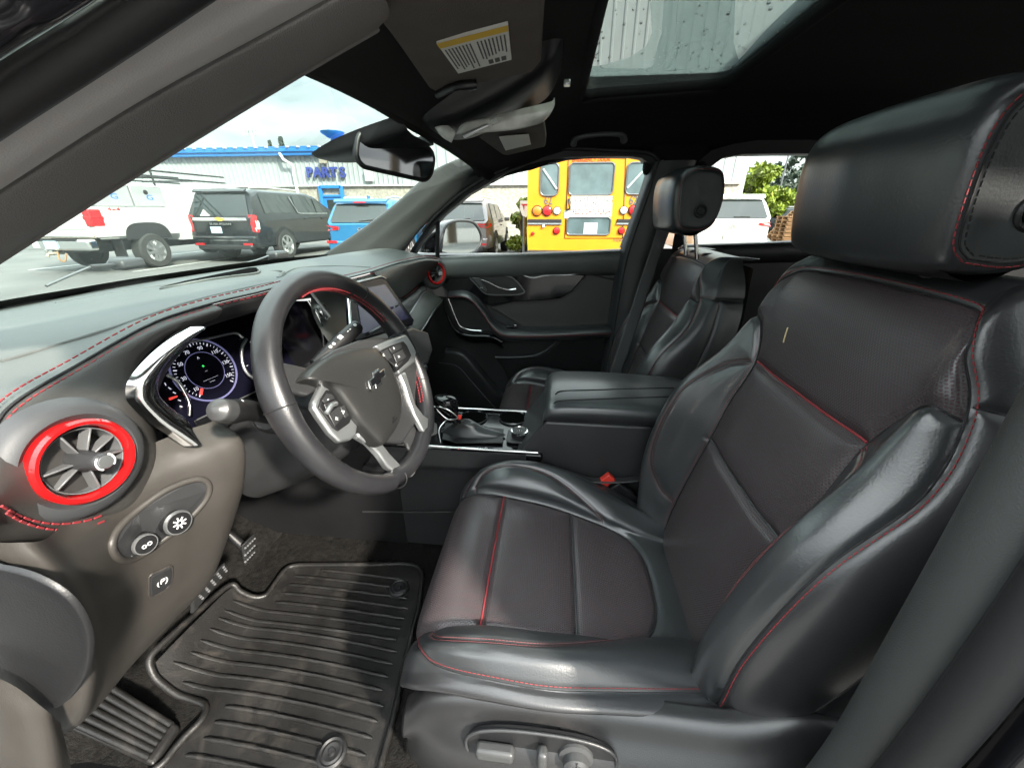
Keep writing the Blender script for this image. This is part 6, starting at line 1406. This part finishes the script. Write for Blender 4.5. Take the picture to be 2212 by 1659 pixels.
box('bed_floor', (1.0, 0, .80), (2.0, W_-.2, .06), 'muddy', PU)
bpp = box('rear_bumper', (-.14, 0, .64), (.22, W_*.96, .24), 'chrome', PU, None, .05); box('bumper_step', (-.16, 0, .74), (.20, W_*.7, .04), 'rubber', PU)
box('licence_plate', (-.26, -.05, .64), (.02, .32, .17), 'plate_blue', PU, None, .005); box('bumper_sticker', (-.255, .35, .66), (.012, .14, .16), 'paper', PU)
tube('tow_hitch', [(-.05, 0, .46), (-.36, 0, .46), (-.38, 0, .40)], .035, 'muddy', PU, 8); lathe('hitch_ball', [(.0001, .05), (.03, .04), (.035, 0), (.02, -.03)], V3(-.36, 0, .52), (0, 0, 1), 'chrome', PU, 12)
tube('safety_chain', [(-.25, -.12, .5), (-.30, -.16, .34), (-.26, -.22, .30), (-.2, -.26, .46)], .018, 'timber', PU, 6, False, 16)
for sg in (-1, 1):
    box('tail_lamp', (.105, sg*(hw-.085), 1.19), (.27, .19, .36), 'lamp_red', PU, None, .03); box('lamp_lens', (.10, sg*(hw-.08), 1.19), (.285, .20, .07), 'lamp_white' if 0 else 'lamp_red', PU, None, .01)
    arch_ = [V3(1.17+.60*math.copysign(abs(math.cos(q_))**.6, math.cos(q_)), sg*(hw+.004), max(.70, .52+.56*abs(math.sin(q_))**.6)) for q_ in np.linspace(0, math.pi, 17)]
    patch('wheel_arch', arch_, (0, sg, 0), 'rubber', PU, .006)
    for s_ in (1.17, 5.0): wheel(PU, s_, sg*(hw-.09), .41, .28, 8, sg)
    text('bed_decal', '4x4', V3(.55, sg*(hw-.012), 1.37), np.stack([V3(-sg, 0, 0), V3(0, 0, 1), V3(0, sg, 0)], 1) if sg > 0 else np.stack([V3(1, 0, 0), V3(0, 0, 1), V3(0, -1, 0)], 1), .10, 'lamp_red', PU, .004, sx=2.)
    for a, b in ((.28, 1.10), (1.14, 1.96)):
        bx_ = box('tool_box', ((a+b)/2, sg*(hw-.26), 1.66), (b-a, .40, .46), 'diamond_plate', PU, None, .02); box('box_lid', ((a+b)/2, sg*(hw-.26), 1.90), (b-a+.02, .42, .03), 'white_metal', bx_, None, .01)
        lathe('box_lock', [(.0001, .02), (.05, .02), (.055, 0)], V3((a+b)/2-.05, sg*(hw-.06), 1.76), (0, sg, 0), 'rubber', bx_, 16)
        text('box_mark', 'G', V3((a+b)/2+.02, sg*(hw-.055), 1.64), np.stack([V3(1, 0, 0), V3(0, 0, 1), V3(0, -1, 0)], 1), .16, 'blue_paint', bx_, .004, sx=1.6)
    for z in (2.12, 2.28): tube('rack_bar', [(.05, sg*.82, z), (2.0, sg*.82, z), (4.4, sg*.78, z+.02)], .022, 'rubber', PU, 6)
    for s_ in (.1, 1.0, 1.95): tube('rack_post', [(s_, sg*.84, 1.42), (s_, sg*.82, 2.28)], .025, 'rubber', PU, 6)
for s_ in (.1, 1.0, 1.95, 3.2): tube('rack_cross', [(s_, -.82, 2.12), (s_, .82, 2.12)], .022, 'rubber', PU, 6)
P = []
for s_, zr, wr_ in ((2.12, 1.42, 1.0), (2.13, 1.90, .84), (2.3, 1.98, .82), (3.6, 1.98, .82), (4.2, 1.52, .92), (4.3, 1.42, .97), (5.7, 1.32, .95), (5.9, 1.0, .9)): P.append([(s_, -hw*.98, .62), (s_, -hw, 1.0), (s_, -hw*.98, min(1.36, zr-.02)), (s_, -hw*wr_, zr-.05), (s_, -hw*wr_*.85, zr), (s_, hw*wr_*.85, zr), (s_, hw*wr_, zr-.05), (s_, hw*.98, min(1.36, zr-.02)), (s_, hw, 1.0), (s_, hw*.98, .62)])
P = np.array(P); F = gridfaces(8, 10)+[tuple(range(10))]; mk('cab', P.reshape(-1, 3), F, 'truck_white', PU, True, 30)
patch('rear_window', [V3(2.11, -.72, 1.50), V3(2.11, .72, 1.50), V3(2.11, .68, 1.86), V3(2.11, -.68, 1.86)], (-1, 0, 0), 'car_glass', PU)
box('frame_rail', (2.6, 0, .55), (5.0, 1.0, .22), 'rubber', PU); box('mud_flap', (.55, -.75, .52), (.03, .3, .4), 'rubber', PU)
PU.location = (7.27, 11.18, GZ)
# ---- school bus, rear wall at x = 7.25
XB = 7.25
BU = thing('school_bus', 'yellow school bus number 62 seen from behind through the passenger window', 'bus', (XB, -.7, GZ))
yl, yr = at(1139, 460, x=XB)[1], at(1411, 460, x=XB)[1]; yc_ = (yl+yr)/2; hwb = (yl-yr)/2
def byz(px, py, dx=0.): p = at(px, py, x=XB); return V3(XB-dx, p[1], p[2])
sec = [(hwb*.98, -.70), (hwb, -.4), (hwb, .95), (hwb*.98, 1.3), (hwb*.86, 1.62), (hwb*.6, 1.74), (0, 1.78)]
sec = sec+[(-a, b) for a, b in sec[-2::-1]]
V = [(XB, yc_+a, b) for a, b in sec]+[(XB+8, yc_+a, b) for a, b in sec]; n_ = len(sec)
mk('body', V, [tuple(range(n_))]+[(i, i+1, n_+i+1, n_+i) for i in range(n_-1)]+[(n_-1, 0, n_, 2*n_-1)], 'bus_yellow', BU, True, 30)
box('rear_bumper', (XB-.06, yc_, -.80), (.22, hwb*1.98, .22), 'rubber', BU, None, .03)
def bwin(nm, pxs, r=.06):
    P = [byz(a, b, .008) for a, b in pxs]; c = np.mean(P, 0)
    ys, zs = [p[1] for p in P], [p[2] for p in P]; w, h_ = max(ys)-min(ys), max(zs)-min(zs); cc = V3(XB-.004, (max(ys)+min(ys))/2, (max(zs)+min(zs))/2)
    rr = rrect(w, h_, r, 5); pn = prism(nm, [cc+V3(0, a, b) for a, b in rr], (-.008, 0, 0), 'bus_glass', BU); tube('window_gasket', [cc+V3(-.010, a, b) for a, b in rr], .016, 'satin_dark', pn, 6, True); return pn, cc, w, h_
w1, c1, ww, hh_ = bwin('rear_window', [(1169, 353), (1203, 353), (1205, 423), (1168, 423)], .09)
tube('window_brace', [c1+V3(-.014, ww*.38, hh_*.32), c1+V3(-.014, -ww*.42, -hh_*.30)], .018, 'siding', w1, 5)
w2, c2, ww, hh_ = bwin('rear_window', [(1357, 352), (1393, 352), (1393, 420), (1356, 420)], .09)
tube('window_brace', [c2+V3(-.014, -ww*.42, hh_*.36), c2+V3(-.014, ww*.42, -hh_*.30)], .018, 'siding', w2, 5)
dr_ = [byz(1228, 342, .004), byz(1352, 342, .004), byz(1345, 515, .004), byz(1220, 515, .004)]
tube('door_gap', dr_, .010, 'rubber', BU, 5, True)
w3, c3, *_ = bwin('door_window', [(1232, 353), (1325, 353), (1322, 421), (1230, 421)], .07)
w4, c4, ww, hh_ = bwin('door_window', [(1226, 470), (1317, 470), (1316, 507), (1228, 507)], .06)
box('window_paper', c4+V3(-.014, -.04, -.04), (.004, .26, .20), 'siding', w4)
sgp = [byz(1233, 424, .012), byz(1323, 424, .012), byz(1321, 468, .012), byz(1233, 468, .012)]
s_ = prism('warning_sign', sgp, (-.004, 0, 0), 'paper', BU); sc = np.mean(sgp, 0)
for ln_, py, m_ in (('UNLAWFUL TO PASS', 433, 'print_dark'), ('WHEN', 445, 'print_dark'), ('RED LIGHTS FLASH', 458, 'lamp_red')): text('sign_lettering', ln_, byz(1277, py, .0175), RB, .132, m_, s_, .001, sx=.64, bold=.0015)
for px in (1184, 1368): text('bus_number', '62', byz(px, 434, .006), RB, .21, 'print_dark', BU, .002, sx=.75, bold=.004)
text('door_lettering', 'EMERGENCY DOOR', byz(1277, 346, .006), RB, .085, 'lamp_red', BU, .002, sx=.9)
def lamp(px, py, r, m_, nm):
    l_ = lathe(nm, [(r, 0), (r*.96, .03), (r*.7, .045), (.0001, .05)], byz(px, py), (-1, 0, 0), m_, BU, 24, cap=False); lathe('lamp_rim', [(r*1.02, 0), (r*1.14, .02), (r*1.2, 0)], byz(px, py), (-1, 0, 0), 'satin_dark', l_, 24, cap=False)
lamp(1160, 456, .085, 'lamp_amber', 'amber_lamp'); lamp(1182, 456, .085, 'lamp_red', 'red_lamp'); lamp(1203, 456, .066, 'lamp_white', 'reverse_lamp'); lamp(1347, 455, .066, 'lamp_white', 'reverse_lamp'); lamp(1368, 455, .085, 'lamp_red', 'red_lamp'); lamp(1390, 455, .085, 'lamp_amber', 'amber_lamp')
lamp(1202, 499, .060, 'lamp_red', 'brake_lamp'); lamp(1342, 499, .060, 'lamp_red', 'brake_lamp'); lamp(1151, 505, .030, 'lamp_red', 'marker_lamp'); lamp(1174, 489, .03, 'lamp_white', 'plate_lamp')
for a, b in ((1140, 1213), (1332, 1409)):
    p0, p1 = byz(a, 480, .012), byz(b, 480, .012); r_ = box('rub_rail', (p0+p1)/2, (.03, abs(p1[1]-p0[1]), .10), 'rubber', BU, None, .01); box('rail_shine', (p0+p1)/2+V3(-.016, 0, -.03), (.01, abs(p1[1]-p0[1]), .025), 'satin', r_)
tube('door_latch', [byz(1228, 430, .03), byz(1229, 442, .05), byz(1231, 450, .05), byz(1224, 455, .03)], .018, 'rubber', BU, 6, False, 14); box('door_decal', byz(1226, 464, .008), (.004, .12, .13), 'paper', BU)
text('maker_lettering', 'THOMAS', byz(1338, 520, .006), RB, .06, 'print_dark', BU, .001)
for y in (hwb*.7, -hwb*.7): lathe('tyre', [(.3, .14), (.46, .14), (.48, .1), (.48, -.1), (.46, -.14), (.3, -.14)], V3(XB+2.2, yc_+y, GZ+.48), (0, 1, 0), 'tyre', BU, 24)
# ---- plants
def leaf_cloud(nm, m_, parent, clumps, n_, size, seed, flat_=1.0):
    r_ = np.random.default_rng(seed); k = len(clumps); C_ = np.array([c[:3] for c in clumps]); S_ = np.array([c[3] for c in clumps]); idx = r_.integers(0, k, n_)
    d = r_.normal(size=(n_, 3)); d /= np.linalg.norm(d, axis=1)[:, None]; P = C_[idx]+d*(S_[idx]*(r_.uniform(.15, 1, n_)**.5))[:, None]*V3(1, 1, flat_)
    a = r_.normal(size=(n_, 3)); a /= np.linalg.norm(a, axis=1)[:, None]; b = np.cross(a, r_.normal(size=(n_, 3))); b /= np.linalg.norm(b, axis=1)[:, None]
    s_ = size*r_.uniform(.6, 1.4, n_)[:, None]; V = np.stack([P-a*s_*.5, P+b*s_*.32, P+a*s_*.5, P-b*s_*.32], 1).reshape(-1, 3)
    return mk(nm, V, np.arange(n_*4).reshape(-1, 4), m_, parent, False)
def tree(nm, label, loc, h_, w, m_, seed, n_=2600, size=.30, trunk=.35, grp='trees', cat='tree'):
    r_ = random.Random(seed); t_ = thing(nm, label, cat, loc, grp); L0 = V3(*loc)
    mb = MB(); mb.tube([L0, L0+V3(.05, 0, h_*.3), L0+V3(0, .1, h_*.6), L0+V3(0, 0, h_*.9)], [w*.06, w*.05, w*.03, w*.01], n=8, res=10); cl = []
    for i in range(11):
        a = i*2.4; z = h_*(trunk+.07+(.92-trunk)*r_.random()*.95); rr = w*.5*(1-abs((z/h_-trunk-.2)/(1-trunk))**1.4)*r_.uniform(.35, .9)
        p = L0+V3(rr*math.cos(a), rr*math.sin(a), z); cl.append((*p, w*r_.uniform(.16, .27))); mb.tube([L0+V3(0, 0, z*.6), L0+V3(rr*.5*math.cos(a), rr*.5*math.sin(a), z*.85), p], [w*.025, w*.015, w*.006], n=5)
    mb.build('trunk', 'bark', t_); leaf_cloud('crown', m_, t_, cl, n_, size, seed, .8); return t_
def conifer(nm, label, loc, h_, w, m_, seed, n_=1600, grp='conifers'):
    t_ = thing(nm, label, 'tree', loc, grp); L0 = V3(*loc); r_ = random.Random(seed); tube('trunk', [L0, L0+V3(0, 0, h_*.95)], [w*.06, w*.01], 'bark', t_, 6)
    cl = []
    for i in range(150):
        f = i/150; rr = w*.5*(1-f)*r_.uniform(.2, 1.0); a = i*2.4; cl.append((*(L0+V3(rr*math.cos(a), rr*math.sin(a), h_*(.12+.87*f)-rr*.25)), w*.045+w*.04*(1-f)))
    leaf_cloud('crown', m_, t_, cl, n_, w*.05, seed, .45); return t_
def gpos(px, D, py=459.5): p = at(px, py, x=CAM[0]+D); return (p[0], p[1], GZ)
def gtop(px, D, py): return at(px, py, x=CAM[0]+D)[2]-GZ
tree('street_tree', 'bright green tree at the end of the building', gpos(1645, 27, 400), gtop(1640, 27, 366), 2.8, 'leaf_yellow', 5, 3200, .30, .25)
tree('street_tree', 'yellow-green tree lower than its neighbour, above the far cars', gpos(1682, 29, 420), gtop(1680, 29, 402), 2.8, 'leaf_yellow', 6, 2800, .28, .2)
conifer('fir_tree', 'taller dark fir tree standing behind the blue roof', gpos(608, 62, 310), gtop(608, 62, 294), 5.4, 'leaf_dark', 8, 9000); conifer('fir_tree', 'shorter dark fir tree behind the blue roof', gpos(583, 62, 312), gtop(583, 62, 302), 4.2, 'leaf_dark', 9, 7000)
tree('garden_shrub', 'yellow-green shrub between the grey SUV and the bus', gpos(1129, 13.5), 1.8, 1.0, 'leaf_yellow', 12, 2600, .12, .05, 'shrubs', 'shrub'); tree('garden_shrub', 'low leafy shrub against the stucco wall by the bus', gpos(1137, 14.8), 1.5, 1.0, 'leaf_yellow', 13, 2200, .12, .05, 'shrubs', 'shrub')
# wooded hill
r_ = np.random.default_rng(4); cl = []
for i in range(260):
    px = r_.uniform(1560, 2300); D = r_.uniform(110, 150); p = gpos(px, D); h_ = np.interp(px, [1560, 1640, 1690, 1745, 2300], [9, 11, 15, 18, 24])*r_.uniform(.7, 1.15)
    for f in (.2, .5, .8): cl.append((p[0], p[1], GZ+h_*f, 3.2*(1.15-f)))
o = leaf_cloud('wooded_hill', 'leaf_dark', None, cl, 12000, 1.5, 3, 1.1); o['kind'] = 'stuff'; tag(o, 'dark wooded hill in the distance behind the white SUV', 'woods')
# trees behind the car, seen in the mirrors
for i, (x, y, h_) in enumerate(((2, -32, 9), (9, -36, 10), (-6, -33, 10), (16, -34, 9), (23, -38, 11), (-14, -34, 9))): tree('lot_tree', ('tree number %d' % i) and ['leafy tree reflected in the middle of the rear-view mirror', 'tall leafy tree behind the parked row in the mirror', 'leafy tree behind the car on the driver side', 'leafy tree behind the far end of the row', 'tallest leafy tree far behind the building end', 'leafy tree farthest behind on the driver side'][i], (x, y, GZ), h_, h_*.75, 'leaf_green' if i % 2 else 'leaf_yellow', 40+i, 1800, .6, .25, 'trees behind the car')
# ---- small things
LPole = thing('light_pole', 'thin lot light pole above the far cars', 'light pole', gpos(1672, 40)); p = V3(*gpos(1672, 40)); tube('mast', [p, p+V3(0, 0, 6.2)], [.09, .06], 'satin_dark', LPole, 8); box('lamp_head', p+V3(0, -.3, 6.2), (.3, .7, .12), 'satin_dark', LPole, None, .03)
CT = thing('cell_tower', 'white antenna mast with panels behind the blue roof', 'antenna', gpos(543, 80, 290)); p = V3(*gpos(543, 80, 290)); tube('mast', [p, p+V3(0, 0, gtop(543, 80, 285))], .28, 'siding_low', CT, 8)
for i, a in enumerate(np.linspace(-1.5, 1.5, 5)): box('antenna_panel', p+V3(.0, a, gtop(543, 80, 282)), (.3, .42, 1.9 if i % 2 else 1.6), 'siding_low' if i % 2 else 'white_metal', CT, None, .05)
tube('antenna_frame', [p+V3(0, -1.7, gtop(543, 80, 284)), p+V3(0, 1.7, gtop(543, 80, 284))], .08, 'satin_dark', CT, 6)
ps = V3(*gpos(1131, 9.4)); PS = thing('shield_sign', 'white shield-shaped sign with a red mark beside the bus', 'sign', (ps[0], ps[1], GZ)); pp = lambda a, b: at(a, b, x=ps[0])
prism('sign_face', [pp(1124, 434), pp(1142, 434), pp(1143, 455), pp(1137, 470), pp(1128, 466), pp(1123, 452)], (.03, 0, 0), 'paper', PS); prism('sign_mark', [pp(1125, 441)+V3(-.004, 0, 0), pp(1142, 441)+V3(-.004, 0, 0), pp(1142, 444)+V3(-.004, 0, 0), pp(1133, 445)+V3(-.004, 0, 0), pp(1132, 456)+V3(-.004, 0, 0), pp(1129, 445)+V3(-.004, 0, 0)], (-.002, 0, 0), 'lamp_red', PS)
tube('sign_post', [pp(1132, 468)+V3(.03, 0, 0), V3(ps[0]+.03, ps[1], GZ)], .03, 'satin_dark', PS, 6)
for i, (px, D, k, tilt) in enumerate(((1702, 19.0, 9, .22), (1724, 18.6, 8, .0))):
    p = V3(*gpos(px, D)); PL = thing('pallet_stack', ['leaning wooden pallets beside the far white car', 'upright stack of wooden pallets behind the headrest'][i], 'pallets', tuple(p), 'pallets')
    Rm = rotm('X', tilt*3)
    for j in range(k):
        for q in range(3): box('pallet_board', p+Rm @ V3((q-1)*.42, 0, .07+j*.145), (.10, 1.1, .10), 'timber', PL, Rm)
        box('pallet_deck', p+Rm @ V3(0, 0, .13+j*.145), (1.05, 1.1, .025), 'timber', PL, Rm)
# ---- wipers on the glass and the bonnet of our own car
WI = thing('wiper_arm', 'thin silver wiper arm lying low on the driver side of the windshield', 'wiper', (-.2, 1.1, -.16), 'wipers'); mw = [at(100, 618, z=-.150), at(190, 578, z=-.13), at(210, 562, z=-.125), at(285, 560, z=-.128)]
tube('arm', [at(100, 618, y=1.16), at(150, 596, y=1.18), at(195, 577, y=1.20)], .003, 'satin_dark', WI, 8, False, 20); tube('arm_root', [at(195, 577, y=1.20), at(240, 574, y=1.22), at(275, 568, y=1.22)], .006, 'plastic', WI, 8); box('arm_pivot', at(275, 570, y=1.22), (.07, .05, .03), 'plastic', WI, None, .01)
WJ = thing('wiper_arm', 'second wiper arm near the passenger corner of the windshield', 'wiper', (.4, 1.1, -.16), 'wipers'); tube('arm', [at(532, 568, y=1.14), at(555, 562, y=1.13), at(580, 553, y=1.12)], .003, 'satin_dark', WJ, 8, False, 20); box('arm_pivot', at(600, 551, y=1.12), (.08, .05, .03), 'plastic', WJ, None, .01)
HO = thing('car_bonnet', 'black bonnet of the car beyond the windshield', 'bonnet', (0, 1.6, -.3))
G = [[(x, 1.15+yy_-.25*(abs(x)/.8)**2, -.185-zz-.05*(x/.8)**2) for x in (-.85, -.6, -.3, 0, .3, .6, .85)] for yy_, zz in ((0, 0.02), (.1, .02), (.4, .045), (.8, .10), (1.05, .20), (1.12, .4))]
surf('bonnet_panel', G, 'black_paint', HO, 20, 30)
